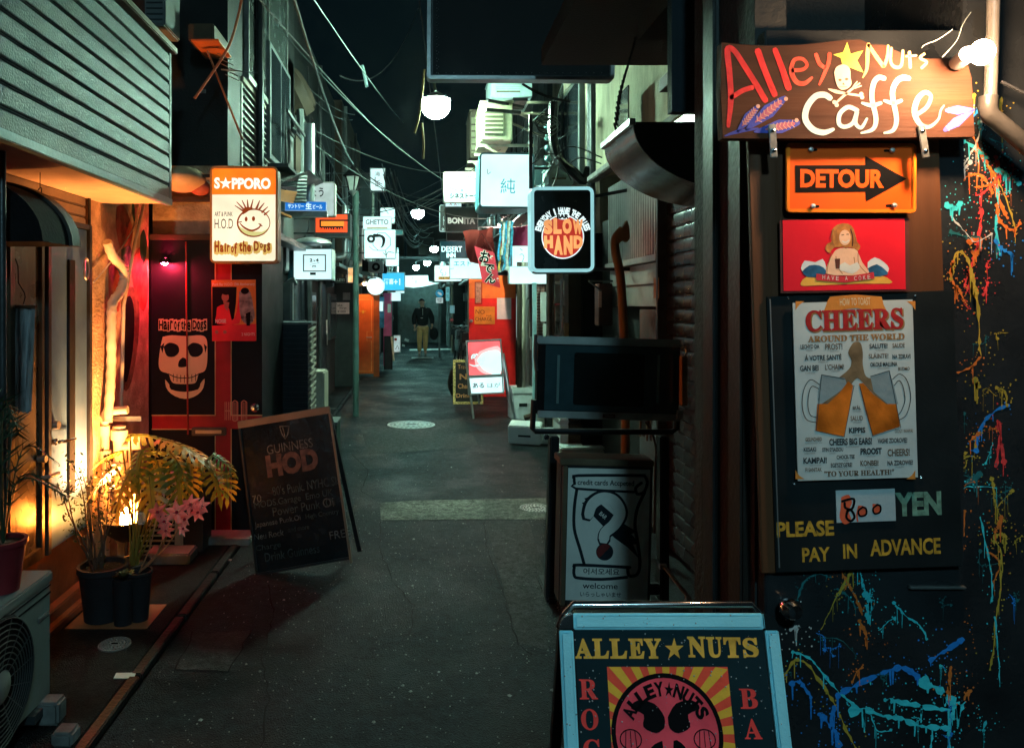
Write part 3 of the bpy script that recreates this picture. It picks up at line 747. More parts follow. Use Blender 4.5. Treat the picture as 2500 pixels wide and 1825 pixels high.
s.dot(mb, 601, 535, 3.6, -0.0013, ry=6); s.dot(mb, 619, 534, 4, -0.0013, ry=6); s.st(mb, [(586, 545), (597, 556), (615, 563), (632, 556), (637, 547)], [2, 4.5, 5, 4, 2.5], -0.0013); s.st(mb, [(632, 546), (640, 552)], 2.5, -0.0013); s.st(mb, [(582, 543), (590, 541)], 2.5, -0.0013)
s.part('print', mb, brn, flat=True)
mb = MB(); s.po(mb, [(580, 548), (600, 562), (640, 566), (655, 556), (645, 572), (620, 578), (595, 572)], -0.0005, n=2)
s.part('print', mb, glow('sign_lime', (0.72, 0.68, 0.25), .85), flat=True)
mb = MB(); s.put(mb, 'ART & PUNK', 524, 517, 568, 528, -0.0012, bold=.01); s.put(mb, 'H.O.D', 524, 534, 569, 558, -0.0012, bold=.0)
s.part('lettering', mb, mat('sign_dark_ink', (0.10, 0.04, 0.02), 0.5, emis=(0.1, 0.04, 0.02), estr=0.2), flat=True)
mb = MB(); mo_ = MB()
for i, (ch, a, b_, c_, d_) in enumerate((('H', 524, 587, 535, 615), ('a', 537, 597, 546, 616), ('i', 548, 593, 552, 615), ('r', 554, 597, 561, 615), ('o', 564, 600, 571, 617), ('f', 572, 592, 579, 620), ('t', 584, 590, 592, 614), ('h', 593, 588, 602, 615), ('e', 603, 597, 613, 615), ('D', 620, 588, 632, 613), ('o', 634, 593, 642, 606), ('g', 643, 596, 650, 616), ('s', 652, 592, 660, 613))):
    s.put(mb, ch, a, b_, c_, d_, -0.0016, bold=.045); s.po(mo_, [(a-2, b_+4), (c_+3, b_+2), (c_+3, d_+3), (a-1, d_+5)], -0.0007, n=2)
s.part('lettering', mb, brn, flat=True); s.part('print', mo_, glow('sign_mustard', (0.80, 0.50, 0.12), .8), flat=True)
s.part('arm', MB().beam(s.Mi @ Vector((-1.9, 5.05, Z(425, 4.95))), s.Mi @ Vector((X(515, 4.95), 5.02, Z(425, 4.95))), 0.02).beam(s.Mi @ Vector((-1.2, 5.05, Z(640, 4.95))), s.Mi @ Vector((-1.2, 5.2, Z(640, 4.95))), 0.02), M['black'])

# wrapped hoses and pipes on the plaster wall
whose = mat('white_pipe_wrap', (0.66, 0.60, 0.48), 0.6, bump=0.5, bscale=40, dirt=0.2)
def wallp(px, py, off=0.03):
    Y = (-1.9 + off) * F / (px - VX); return (-1.9 + off, Y, Z(py, Y))
pts = smooth([wallp(x, y, 0.05) for x, y in ((262, 590), (275, 625), (296, 650), (303, 680), (292, 715), (275, 740), (272, 800), (272, 880), (268, 960), (262, 1030))], 5)
mb = MB().tube(pts, [0.026 + 0.005*(i % 2) for i in range(len(pts))], 10)
solo('wrapped_hose', mb, whose, 'thick cream wrapped hose curving down the muralled plaster wall', 'hose')
solo('wall_pipe', MB().tube([wallp(x, y, 0.035) for x, y in ((352, 495), (330, 590), (302, 745), (296, 1010))], 0.011, 8), whose, 'slim cream pipe crossing the wrapped hose on the mural', 'pipe')
solo('wall_cable', MB().tube(smooth([wallp(x, y, 0.02) for x, y in ((335, 540), (300, 600), (262, 650), (228, 690))], 4), 0.0045, 6), whose, 'thin pale cable slanting across the mural', 'cable')
solo('wall_conduit', MB().tube([wallp(x, y, 0.015) for x, y in ((218, 480), (218, 700), (216, 900), (224, 1080), (220, 1400))], 0.009, 8), M['darksteel'], 'dark thin conduit at the corner between metal door and mural', 'pipe')
mb = MB()
for k in range(14): mb.obox(wallp(216, 600 + k*42, 0.008), (0.006, 0.02, 0.008))
solo('bolt_strip', mb.box(-1.9, -1.894, Yp(214), Yp(221), 0.4, 2.1), M['darksteel'], 'studded dark metal strip down the wall beside the metal door', 'trim')
solo('door_pull_ring', MB().tube([wallp(211 + 6*math.cos(a*math.pi/8), 656 + 26*math.sin(a*math.pi/8), 0.04) for a in range(17)], 0.006, 6), M['steel'], 'oval metal ring on the frame right of the grey door', 'ring')

# water-meter pipework glowing beside the lamp
t = Thing('pipe_cluster', 'cluster of cream wrapped pipes rising from the ground behind the potted plants', 'pipes', (-1.72, 4.5, 0))
pw = mat('pale_pipe', (0.55, 0.48, 0.36), 0.4, var=0.15, dirt=0.3, dirtcol=(0.3, 0.16, 0.06))
Yq = 4.42
for (px, r0, z0, z1) in ((256, 0.024, 1015, 1460), (292, 0.040, 1040, 1180), (296, 0.026, 1180, 1450), (318, 0.012, 1080, 1430), (240, 0.010, 1120, 1430)):
    t.part('pipe', MB().tube([W(px, z0, Yq), W(px+2, (z0+z1)/2, Yq), W(px, z1, Yq)], r0, 12), pw, world=True)
for (px, py, r0, h) in ((256, 1050, 0.034, 0.03), (256, 1110, 0.036, 0.03), (258, 1230, 0.034, 0.04), (292, 1060, 0.052, 0.03), (292, 1135, 0.052, 0.02), (296, 1200, 0.038, 0.05), (296, 1310, 0.036, 0.03)):
    c = W(px, py, Yq); t.part('collar', MB().lathe([(r0, -h), (r0, h)], 14, c, cap=True), pw, world=True, bevel=0.003)
t.part('elbow', MB().tube(smooth([W(256, 1020, Yq), W(258, 1008, Yq), W(275, 1003, Yq), W(312, 1000, Yq)], 4), 0.024, 12), pw, world=True)
t.part('valve', MB().tube([W(300, 1090, Yq-0.02), W(345, 1088, Yq-0.02)], 0.022, 10).obox(W(330, 1075, Yq-0.02), (0.07, 0.05, 0.06)), pw, world=True, bevel=0.004)
t.part('bracket', MB().box(*[f for p in ((X(238, Yq), X(340, Yq)), (Yq+0.03, Yq+0.045), (Z(1030, Yq), Z(1018, Yq))) for f in p]), M['steel'], world=True)

# floor lamp hidden among the pots: lights plants, wall and soffit orange
t = Thing('floor_lamp', 'small blazing upright lamp among the plant pots, lighting the wall orange', 'lamp', (X(308, 4.1), 4.1, 0.0))
lz = Z(1270, 4.1)
t.part('bulb', MB().lathe([(0.001, lz-.035), (0.03, lz-.02), (0.034, lz+.01), (0.024, lz+0.05), (0.001, lz+0.075)], 14), glow('orange_bulb', (1.0, 0.25, 0.032), 700, 0.02))
t.part('flare_plate', MB().add([(-.03, .05, lz-.09), (.045, .05, lz-.08), (.06, .06, lz+.16), (.035, .055, lz+.10), (.02, .06, lz+.17), (-.015, .06, lz+.05)], [(0, 1, 2, 3), (0, 3, 4, 5)]), mat('flare_white', (.8, .75, .65), .5))  # white plate added in the shape of the bulb's upward flare
t.part('shield', MB().lathe([(.04, lz-.10), (.10, lz-.05), (.135, lz+.015), (.14, lz+.013), (.105, lz-.06), (.04, lz-.11)], 24), mat('shield_black', (.01, .01, .01), .6), label='dark dish added around the bulb to block its light')  # unseen dish added to keep the bulb's light off the road
sl = bpy.data.lights.new('uplight_beam', 'SPOT'); sl.energy = 290; sl.color = (1, .36, .10); sl.spot_size = R(112); sl.spot_blend = .7; sl.shadow_soft_size = .04
so = bpy.data.objects.new('uplight_beam', sl); COL.objects.link(so); so.parent = t.o; so.location = (0, 0, lz+.09)
so.rotation_euler = Vector((-.42, -.05, 1)).to_track_quat('-Z', 'Y').to_euler()
t.part('stake', MB().tube([(0, 0, 0.0), (0, 0, lz-0.03)], 0.008), M['black'])
t.part('base', MB().lathe([(0.001, 0.02), (0.07, 0.016), (0.075, 0)], 18), M['black'])

# ------------------------------------------------------------------ potted plants
def lobed_leaf(L, lobes=6):
    """one deeply cut philodendron leaf, base at origin, tip along +Y, drooping"""
    def P(x, y): k = y/L; return (x, y, -0.36*L*k*abs(k) - 0.6*x*x/L)
    vs = []; fs = []; n = 8
    for i in range(n): y = L*(-.04 + .86*i/(n-1)); w = L*(.10 - .05*i/(n-1)); vs += [P(-w, y), P(0, y), P(w, y)]
    for i in range(n-1): a = 3*i; fs += [(a, a+1, a+4, a+3), (a+1, a+2, a+5, a+4)]
    for i in range(lobes):
        a = i/lobes; y0 = L*(-.04 + .80*a); w = L*(.42*math.sin(math.pi*(.27 + .62*a)) + .02)
        for sg in (-1, 1):
            k = len(vs); j = random.uniform(.8, 1.15); t0 = L*(.30*a + .02); b = L*.07
            vs += [P(sg*.05*L, y0), P(sg*.05*L, y0+b), P(sg*w*.5, y0+b+t0*.4), P(sg*w*.72, y0+b*1.5+t0*.5), P(sg*w*.78, y0+b*.9+t0*.55), P(sg*w*j, y0+b*.9+t0*.8), P(sg*w*.86, y0+b*.1+t0*.6), P(sg*w*.6, y0-b*.3+t0*.4)]
            fs += [(k, k+1, k+2, k+7), (k+7, k+2, k+3, k+4), (k+7, k+4, k+5, k+6)]
    k = len(vs); vs += [P(-.05*L, .80*L), P(.05*L, .80*L), P(.07*L, .9*L), P(0, 1.08*L), P(-.07*L, .9*L)]; fs += [(k, k+1, k+2, k+3, k+4)]
    return MB().add(vs, fs)
leafm = mat('philodendron_leaf', (0.22, 0.23, 0.03), 0.38, var=0.5, scale=7, bump=0.3, bscale=25)
def thin(m, amt, col):       # leaf tissue lets light through
    n = m.node_tree.nodes; l = m.node_tree.links; b = n['Principled BSDF']; o = [q for q in n if q.type == 'OUTPUT_MATERIAL'][0]
    tr = n.new('ShaderNodeBsdfTranslucent'); tr.inputs[0].default_value = (*col, 1); mx = n.new('ShaderNodeMixShader'); mx.inputs[0].default_value = amt
    l.new(b.outputs[0], mx.inputs[1]); l.new(tr.outputs[0], mx.inputs[2]); l.new(mx.outputs[0], o.inputs[0])
thin(leafm, .3, (.36, .28, .03))
leafg = mat('philodendron_leaf_green', (0.10, 0.14, 0.02), 0.35, var=0.5, scale=7, bump=0.3, bscale=25); thin(leafg, .25, (.20, .22, .03))
t = Thing('potted_philodendron', 'potted plant with large deeply lobed leaves lit orange', 'plant', (X(325, 4.0), 4.0, 0))
potm = mat('black_pot', (0.016, 0.017, 0.02), 0.6, bump=0.1)
soil = mat('soil', (0.03, 0.02, 0.012), 0.9, bump=1)
t.part('pot', MB().lathe([(0.001, 0.004), (0.075, 0.004), (0.095, 0.22), (0.102, 0.225), (0.102, 0.25), (0.09, 0.25), (0.088, 0.22)], 22), potm)
t.part('soil', MB().lathe([(0.001, 0.226), (0.087, 0.224)], 18), soil)
lp = [  # stem tip px,py, depth, leaf length, heading (deg, 0 = toward +X), tilt
 (318, 1062, 4.0, 0.27, 8, 2), (395, 1072, 3.95, 0.26, -8, -8), (440, 1088, 4.02, 0.25, -20, -12), (505, 1128, 3.98, 0.24, -35, -40), (365, 1150, 3.80, 0.25, -70, -48), (318, 1150, 3.78, 0.24, -120, -50),
 (430, 1130, 3.85, 0.23, -55, -45), (285, 1140, 3.9, 0.20, -160, -30), (552, 1152, 3.98, 0.17, -60, -62), (352, 1105, 4.1, 0.22, 40, 5), (415, 1105, 3.88, .20, -30, -30), (462, 1135, 3.9, .19, -62, -52), (345, 1100, 3.86, .22, -88, -35), (385, 1125, 3.84, .2, -50, -55), (300, 1100, 3.95, .19, 170, -10), (520, 1110, 4.0, .17, 0, -25)]
for i, (px, py, Y, L, hd, tl) in enumerate(lp):
    base = t.Mi @ W(px, py, Y); root = Vector((random.uniform(-.03, .03), random.uniform(-.03, .03), 0.23))
    mid = (root + base)/2 + Vector((0, 0, 0.10))
    t.part('leaf_stem', MB().tube(smooth([root, mid, base], 5), 0.005, 6), mat('leaf_stem', (0.20, 0.15, 0.03), 0.5, bump=0))
    from mathutils import Euler
    lm = lobed_leaf(L*1.0); T = Matrix.Translation(base) @ Matrix.Rotation(R(hd-90), 4, 'Z') @ Matrix.Rotation(R(tl), 4, 'X') @ Matrix.Rotation(R(random.uniform(-28, 28)), 4, 'Y')
    q = MB(T).add(lm.v, lm.f); lf = t.part('leaf', q, leafm if i % 3 else leafg); t.part('midrib', MB(T).tube([(0, 0, .002), (0, L*.25, -.012*L*4*.1), (0, L*.5, -.085*L+.003), (0, L*.78, -.20*L+.003)], [.004, .003, .002, .001], 5), MATS['leaf_stem'], lf)

t = Thing('potted_shrub', 'thin twiggy shrub with tiny leaves in a black pot', 'plant', (X(252, 3.85), 3.85, 0))
t.part('pot', MB().lathe([(0.001, 0.004), (0.092, 0.004), (0.118, 0.25), (0.128, 0.255), (0.128, 0.285), (0.112, 0.285), (0.11, 0.25)], 24), potm)
t.part('soil', MB().lathe([(0.001, 0.262), (0.109, 0.258)], 18), soil)
lv = MB(); bark = mat('twig_bark', (0.07, 0.045, 0.03), 0.8)
for i in range(9):
    p = Vector((random.uniform(-.05, .05), random.uniform(-.04, .04), 0.25)); d = Vector((random.uniform(-.55, .28), random.uniform(-.3, .3), 1)).normalized(); pts = [p]
    for k in range(9):
        d = (d + Vector((random.uniform(-.45, .45), random.uniform(-.3, .3), random.uniform(-.1, .4)))*0.6).normalized(); p = p + d*random.uniform(.05, .075); pts.append(p)
        for q in range(random.randint(7, 13) if k > 2 else 1):
            c = p + Vector((random.gauss(0, .022), random.gauss(0, .022), random.gauss(0, .022))); a = Vector((random.gauss(0, 1), random.gauss(0, 1), random.gauss(0, 1))).normalized(); b = a.orthogonal().normalized()
            s1 = random.uniform(.008, .015); lv.add([c, c + a*s1 + b*s1*.4, c + a*s1*2, c + a*s1 - b*s1*.4], [(0, 1, 2, 3)])
    t.part('branch', MB().tube(pts, [0.006*(1-k/12) for k in range(len(pts))], 6), bark)
t.part('leaf', lv, mat('shrub_leaf', (0.05, 0.075, 0.025), 0.5, var=0.5), kind='stuff', flat=True)

t = Thing('potted_orchid', 'pink orchid-like flowers on bent stems in a dark pot', 'plant', (X(335, 3.75)-0.02, 3.83, 0))
t.part('pot', MB().lathe([(0.001, 0.004), (0.045, 0.004), (0.062, 0.24), (0.068, 0.245), (0.068, 0.26), (0.058, 0.26)], 20), potm)
pink = mat('pink_petal', (0.95, 0.20, 0.20), 0.5, var=0.25, scale=30, bump=0.05)
thin(pink, .4, (.95, .35, .35))
pinkc = mat('flower_centre', (0.45, 0.02, 0.05), 0.5)
stemm = mat('flower_stem', (0.42, 0.25, 0.14), 0.5, bump=0)
fl = [(385, 1250, 3.66, .040), (402, 1272, 3.62, .036), (432, 1250, 3.60, .046), (452, 1268, 3.62, .036), (466, 1232, 3.62, .042), (484, 1250, 3.6, .036), (405, 1295, 3.6, .034), (448, 1290, 3.6, .03), (492, 1235, 3.63, .036)]
for i, (px, py, Y, r) in enumerate(fl):
    c = t.Mi @ W(px, py, Y); root = Vector((0, 0, 0.25))
    if i in (0, 2, 4, 6): t.part('flower_stem', MB().tube(smooth([root, root*0.4 + c*0.6 + Vector((0, 0, -0.05)), c], 4), 0.0035, 6), stemm)
    T = Matrix.Translation(c) @ Matrix.Rotation(R(random.uniform(55, 85)), 4, 'X') @ Matrix.Rotation(R(random.uniform(-30, 30)), 4, 'Y') @ Matrix.Rotation(R(random.uniform(0, 72)), 4, 'Z')
    mb = MB(T)
    for k in range(6):
        a = R(60*k); u = Vector((math.cos(a), math.sin(a), 0)); v = Vector((-math.sin(a), math.cos(a), 0)); zz = Vector((0, 0, 1))
        mb.add([u*r*.12, u*r*.55 + v*r*.36 + zz*r*.25, u*r*1.15 + v*r*.12 + zz*r*.1, u*r*1.35, u*r*1.15 - v*r*.12 + zz*r*.1, u*r*.55 - v*r*.36 + zz*r*.25, u*r*.6 + zz*r*.05],
               [(0, 6, 1), (1, 6, 2), (2, 6, 3), (3, 6, 4), (4, 6, 5), (5, 6, 0)])
    f = t.part('flower', mb, pink)
    t.part('flower_centre', MB(T).ball((0, 0, r*.15), r*.2, 8, 6), pinkc, f)
t = Thing('succulent', 'small rosette succulent wedged between the pots', 'plant', (X(305, 3.8), 3.78, 0.0))
mb = MB()
for k in range(26):
    a = k*2.4; L = 0.035 + 0.04*k/26; el = R(70 - 55*k/26)
    u = Vector((math.cos(a)*math.cos(el), math.sin(a)*math.cos(el), math.sin(el))); v = Vector((-math.sin(a), math.cos(a), 0))
    mb.add([Vector((0, 0, .24)), Vector((0, 0, .24)) + u*L*.6 + v*L*.28, Vector((0, 0, .24)) + u*L, Vector((0, 0, .24)) + u*L*.6 - v*L*.28], [(0, 1, 2, 3)])
t.part('leaf', mb, mat('succulent_leaf', (0.16, 0.14, 0.05), 0.5), kind='stuff'); t.part('pot', MB().lathe([(0.001, 0.002), (0.045, 0.002), (0.055, 0.24), (0.045, 0.24)], 16), potm)
t = Thing('potted_palm', 'red pot with a dark spiky palm standing on the outdoor AC unit', 'plant', (X(8, 2.75), 2.75, 0.578))
t.part('pot', MB().lathe([(0.001, 0.0), (0.055, 0.0), (0.076, 0.17), (0.084, 0.172), (0.084, 0.19), (0.07, 0.19), (0.068, 0.17)], 22), mat('dark_red_pot', (0.16, 0.015, 0.02), 0.45))
t.part('soil', MB().lathe([(0.001, 0.176), (0.068, 0.174)], 16), soil)
for k in range(9):
    a = k*0.7 + .3; out = 0.20 + 0.04*(k % 3); top_ = 0.42 + 0.09*(k % 4)
    P = smooth([Vector((0, 0, .17)), Vector((math.cos(a)*out*.3, math.sin(a)*out*.3, top_)), Vector((math.cos(a)*out, math.sin(a)*out*.6, top_-.05))], 7)
    mb = MB().tube(P, 0.003, 5)
    for i in range(4, len(P)):
        for sg in (-1, 1):
            d = (P[i]-P[i-1]).normalized(); sd = d.cross(Vector((0, 0, 1))).normalized()*sg; L = 0.10*(1-.4*(i/len(P)))
            e = P[i] + (d*.7 + sd*.7 + Vector((0, 0, -.15))).normalized()*L; wv = d*0.006
            mb.add([P[i]-wv, P[i]+wv, e], [(0, 1, 2)])
    t.part('frond', mb, mat('palm_leaf', (0.025, 0.045, 0.022), 0.5))
t = Thing('white_planter_tag', 'curled white wire plant holder beside the flowers', 'wire holder', W(340, 1265, 3.7))
mb = MB()
for k in range(4): mb.tube([Vector((0.006*k + 0.012*math.cos(a), 0, 0.03*math.sin(a))) for a in [R(q*24) for q in range(16)]], 0.0014, 5)
t.part('wire', mb.tube([Vector((-.01, 0, .03)), Vector((-.03, .02, .06))], 0.002), whose)
# wooden tray under pots
solo('pot_tray', MB().box(X(190, 3.8)-.03, X(372, 3.8), 3.72, 4.02, 0.003, 0.006), mat('tray_brown', (0.30, 0.12, 0.05), 0.5, dirt=.3), 'flat brown tray on the pavement under the black pots', 'tray')

# beige AC unit behind the plants, facing the camera
t = Thing('air_conditioner', 'beige AC unit with square slatted grille behind the leafy plant', 'air conditioner', (X(420, 4.85), 4.85, 0.08))
Ya = 4.85
x0, x1, z0, z1 = X(330, Ya), X(445, Ya), Z(1362, Ya), Z(1170, Ya)
t.part('casing', MB().box(x0, x1, Ya, Ya+0.25, z0, z1), M['beigemetal'], world=True, bevel=0.01)
t.part('opening', MB().box(x0+.03, x1-.05, Ya-.004, Ya, z0+.03, z1-.03), M['ink'], world=True)
for k in range(13): t.part('slat', MB().box(x0+.03, x1-.05, Ya-.014, Ya-.004, z0+.045+k*.034, z0+.056+k*.034), M['beigemetal'], world=True)
for xx in (x0+.10, x0+.19): t.part('slat_bar', MB().box(xx, xx+.008, Ya-.018, Ya-.012, z0+.03, z1-.03), M['beigemetal'], world=True)
t.part('side_mesh', MB().box(x1, x1+.13, Ya+.02, Ya+.22, z0, z1), mat('dark_mesh', (.03, .03, .03), .6, bump=1, bscale=200), world=True)
solo('concrete_block', MB().box(X(362, 4.7), X(472, 4.7), 4.62, 4.80, 0.005, 0.075), M['concrete'], 'grey concrete block under the beige slatted AC unit', 'block', bevel=0.01)
solo('white_cable', MB().tube(smooth([W(475, 1370, 4.75), W(520, 1371, 4.75), W(560, 1366, 4.75), W(606, 1372, 4.75)], 4), 0.006, 6), whose, 'short pale hose lying behind the chalkboard', 'hose')

# ------------------------------------------------------------------ HOD chalkboard A-frame
cb = [(572, 1030), (797, 992), (862, 1368), (638, 1384)]      # face corners in the photo
Yt, Yb = 4.66, 4.50
c = [W(cb[0][0], cb[0][1], Yt), W(cb[1][0], cb[1][1], Yt+.02), W(cb[2][0], cb[2][1], Yb), W(cb[3][0], cb[3][1], Yb)]
t = Thing('chalkboard', 'tilted chalkboard A-frame with chalk lettering headed GUINNESS and HOD', 'chalkboard', ((c[2]+c[3])/2))
ex = (c[1]-c[0]).normalized(); ez = ((c[0]+c[1])/2 - (c[2]+c[3])/2); ez = (ez - ex*ez.dot(ex)).normalized(); ny = ez.cross(ex)
org = (c[0]+c[1]+c[2]+c[3])/4
wB = (c[1]-c[0]).length; hB = ((c[0]+c[1])/2-(c[2]+c[3])/2).length
TB = Matrix(((ex.x, ny.x, ez.x, org.x), (ex.y, ny.y, ez.y, org.y), (ex.z, ny.z, ez.z, org.z), (0, 0, 0, 1)))
def cb_part(name, mb, m, **k): return t.part(name, MB(t.Mi @ TB).add(mb.v, mb.f), m, **k)
slate = mat('slate_under_film', (0.009, 0.011, 0.013), 0.24, var=0.5, scale=5, bump=0.5, bscale=22, coat=0.4)
cb_part('board', MB().box(-wB/2+.012, wB/2-.012, 0, .012, -hB/2, hB/2-.02), slate)
fm = mat('pale_wood_frame', (0.17, 0.13, 0.09), 0.55, var=0.2)
fr = MB().box(-wB/2, wB/2, -.012, .02, hB/2-.045, hB/2)
cb_part('frame_top', fr, fm, bevel=.004)
for sg in (-1, 1): cb_part('frame_side', MB().box(sg*wB/2-(.014 if sg > 0 else 0), sg*wB/2+(0 if sg > 0 else .014), -.012, .02, -hB/2-.04, hB/2-.045), fm if sg > 0 else M['black'], bevel=.003)
cb_part('frame_bottom', MB().box(-wB/2+.014, wB/2-.014, -.008, .02, -hB/2-.015, -hB/2), M['black'])
cb_part('back_leg', MB().beam((wB/2-.01, .02, hB/2-.05), (wB/2+.02, .36, -hB/2-.02), .025).beam((-wB/2+.01, .02, hB/2-.05), (-wB/2+.01, .36, -hB/2-.02), .025), M['black'])
def bx(px, py):      # photo pixel -> board coordinates by bilinear-ish map
    u = 0; v = 0
    tl, tr, br, bl = cb
    u, v = .5, .5
    for _ in range(12):
        x = (1-u)*(1-v)*tl[0]+u*(1-v)*tr[0]+u*v*br[0]+(1-u)*v*bl[0]; y = (1-u)*(1-v)*tl[1]+u*(1-v)*tr[1]+u*v*br[1]+(1-u)*v*bl[1]
        u += (px-x)/230; v += (py-y)/370
    return ((u-.5)*wB, (.5-v)*hB)
kk = wB/228
def cput(mb, body, px, py, wpx, hpx, rot=8, **k): q = bx(px+9, py); put(mb, body, q[0], q[1], wpx*kk, hpx*kk, -.0012, rot=rot-8, **k)
ch1 = MB(); ch2 = MB(); ch3 = MB()
cput(ch1, 'GUINNESS', 694, 1092, 112, 22, bold=-.005)
for pts in ([(676, 1043), (699, 1042), (697, 1062), (691, 1074), (683, 1062), (676, 1043)], [(684, 1046), (690, 1068)]):
    ch1.stroke([bx(*p) for p in pts], .006, -.0012)
cput(ch2, 'HOD', 702, 1132, 126, 54, bold=.06)
q = bx(702, 1132); ch2b = MB(); put(ch2b, 'HOD', q[0], q[1], 116*kk, 46*kk, -.0018, bold=.0)
cput(ch1, '70', 621, 1215, 22, 18)
cput(ch3, "~80's Punk. NYHC Ska", 735, 1190, 180, 22); cput(ch3, 'MODS.Garage  Emo UK', 710, 1222, 190, 20); cput(ch3, 'Power Punk  Oi', 735, 1240, 150, 20)
cput(ch1, 'Oi', 793, 1234, 26, 22)
cput(ch1, 'Japanese Punk.Oi', 674, 1272, 110, 16); cput(ch3, 'High Country', 780, 1262, 80, 14); cput(ch1, 'Neu Rock', 655, 1300, 70, 14); cput(ch3, 'and more', 725, 1290, 50, 11)
cput(ch3, 'Charge', 655, 1328, 60, 16); cput(ch1, 'FREE', 824, 1312, 50, 18); cput(ch3, 'Drink Guinness', 712, 1346, 130, 20, bold=.0)
cb_part('lettering', ch1, mat('chalk_grey', (0.07, 0.08, 0.08), .8, var=.7, scale=60), flat=True)
cb_part('lettering', ch2, mat('chalk_brown', (0.06, 0.034, 0.028), .5, var=.6, scale=30), flat=True)
cb_part('lettering', ch3, mat('chalk_teal', (0.022, 0.038, 0.04), .8, var=.8, scale=35), flat=True)

# ================================================================== RIGHT: CAFE FRONT
YC = 1.76
XR0 = 1.6
t = Thing('cafe_building', 'black cafe front splashed with coloured paint, right edge of the alley', 'building', (1.5, YC, 0))
bkw = mat('black_splashed_wall', (0.016, 0.018, 0.02), 0.28, var=0.4, scale=4, bump=0.15)
t.part('wall', MB().box(X(2350, YC+.012), 2.6, YC+.012, YC+.4, 0, 3.0), bkw, world=True)
door = t.part('door', MB().box(X(1868, YC), X(2346, YC+.012), YC, YC+.04, 0.02, 2.3), bkw, world=True, bevel=.003, label='black paint-splashed cafe door with round metal knob')
t.part('door_knob', MB().lathe([(.001, -.062), (.016, -.060), (.0245, -.045), (.024, -.03), (.013, -.018), (.011, 0)], 24, (X(1943, 1.70), YC, Z(1495, 1.70)), 'y'), M['chrome'], door, world=True)
t.part('side_wall', MB().box(XR0, 3.2, 2.3, 3.199, 0, 3.2).box(X(1868, YC)-.004, .9, YC+.045, 2.2, 0, 2.99).box(.9, 2.6, YC+.401, 2.3, 0, 2.99), M['render'], world=True)
t.part('door_post', MB().box(X(1742, 2.02), X(1790, 2.02), 2.02, 2.1, 0, 2.9), mat('dark_post', (.012, .015, .016), .45, dirt=.3), world=True, bevel=.006)
t.part('door_post', MB().box(X(1800, 1.86), X(1858, 1.86), 1.84, 1.92, 0, 2.2), mat('brown_post', (.016, .012, .010), .5, dirt=.3), world=True, bevel=.006)
t.part('slat_crossbar', MB().box(X(2215, YC), X(2352, YC), YC-.012, YC, Z(1434, YC), Z(1427, YC)), M['steel'], door, world=True, bevel=.002)
t.part('roof', MB().box(.7, 3, 1.9, 4.2, 3.0, 3.1), M['render'], world=True)
t.part('eave', MB().box(X(1620, 2.6), 2.6, 2.0, 2.9, 2.68, 2.76), mat('dark_eave', (.012, .012, .012), .7, spec=.2), world=True)
# paint splatter on the wall: thrown streaks, drips and drops in six colours
s = Sign('tmp', 'x', 'x', 1850, 300, 2500, 1825, YC)
cols = {'c': mat('paint_cyan', (.05, .55, .62), .3, bump=.3), 'b': mat('paint_blue', (.02, .20, .60), .3, bump=.3), 'o': mat('paint_orange', (.62, .15, .03), .3, bump=.3),
        'y': mat('paint_yellow', (.42, .28, .04), .3, bump=.3), 'r': mat('paint_red', (.65, .05, .05), .3, bump=.3), 'w': mat('paint_white', (.5, .5, .48), .3, bump=.3), 't': mat('paint_teal_dark', (.02, .12, .13), .3, bump=.3)}
mbs = {k: MB() for k in cols}
def sp(c, pts, w=4, drips=0, blob=0):
    y = (-.0015 if pts[0][0] < 2340 else .0105) - .0004*random.random()
    rs = smooth([Vector(p) for p in pts], 6); ww = [max(1.2, w*(random.uniform(.2, 2.1))) for _ in rs]; drips += 2
    q = [(p.x + random.uniform(-1.5, 1.5), p.y + random.uniform(-1.5, 1.5)) for p in rs]
    s.st(mbs[c], q, ww, y, n=1)
    for _ in range(drips):
        p = random.choice(q); L = random.uniform(8, 55); s.st(mbs[c], [p, (p[0]+random.uniform(-2, 2), p[1]+L)], [w*.7, w*.35], y-.0002, n=1)
    for _ in range(int(w*3) + 6):
        p = random.choice(q); s.dot(mbs[c], p[0]+random.gauss(0, w*4), p[1]+random.gauss(0, w*4), random.uniform(.8, 2.4), y-.0003, n=7)
    if blob:
        p = q[0] if blob > 0 else q[-1]; b = abs(blob)
        s.po(mbs[c], [(p[0]+b*random.uniform(.6, 1.2)*math.cos(a*.7), p[1]+b*random.uniform(.6, 1.2)*math.sin(a*.7)) for a in range(9)], y-.0004, n=2)
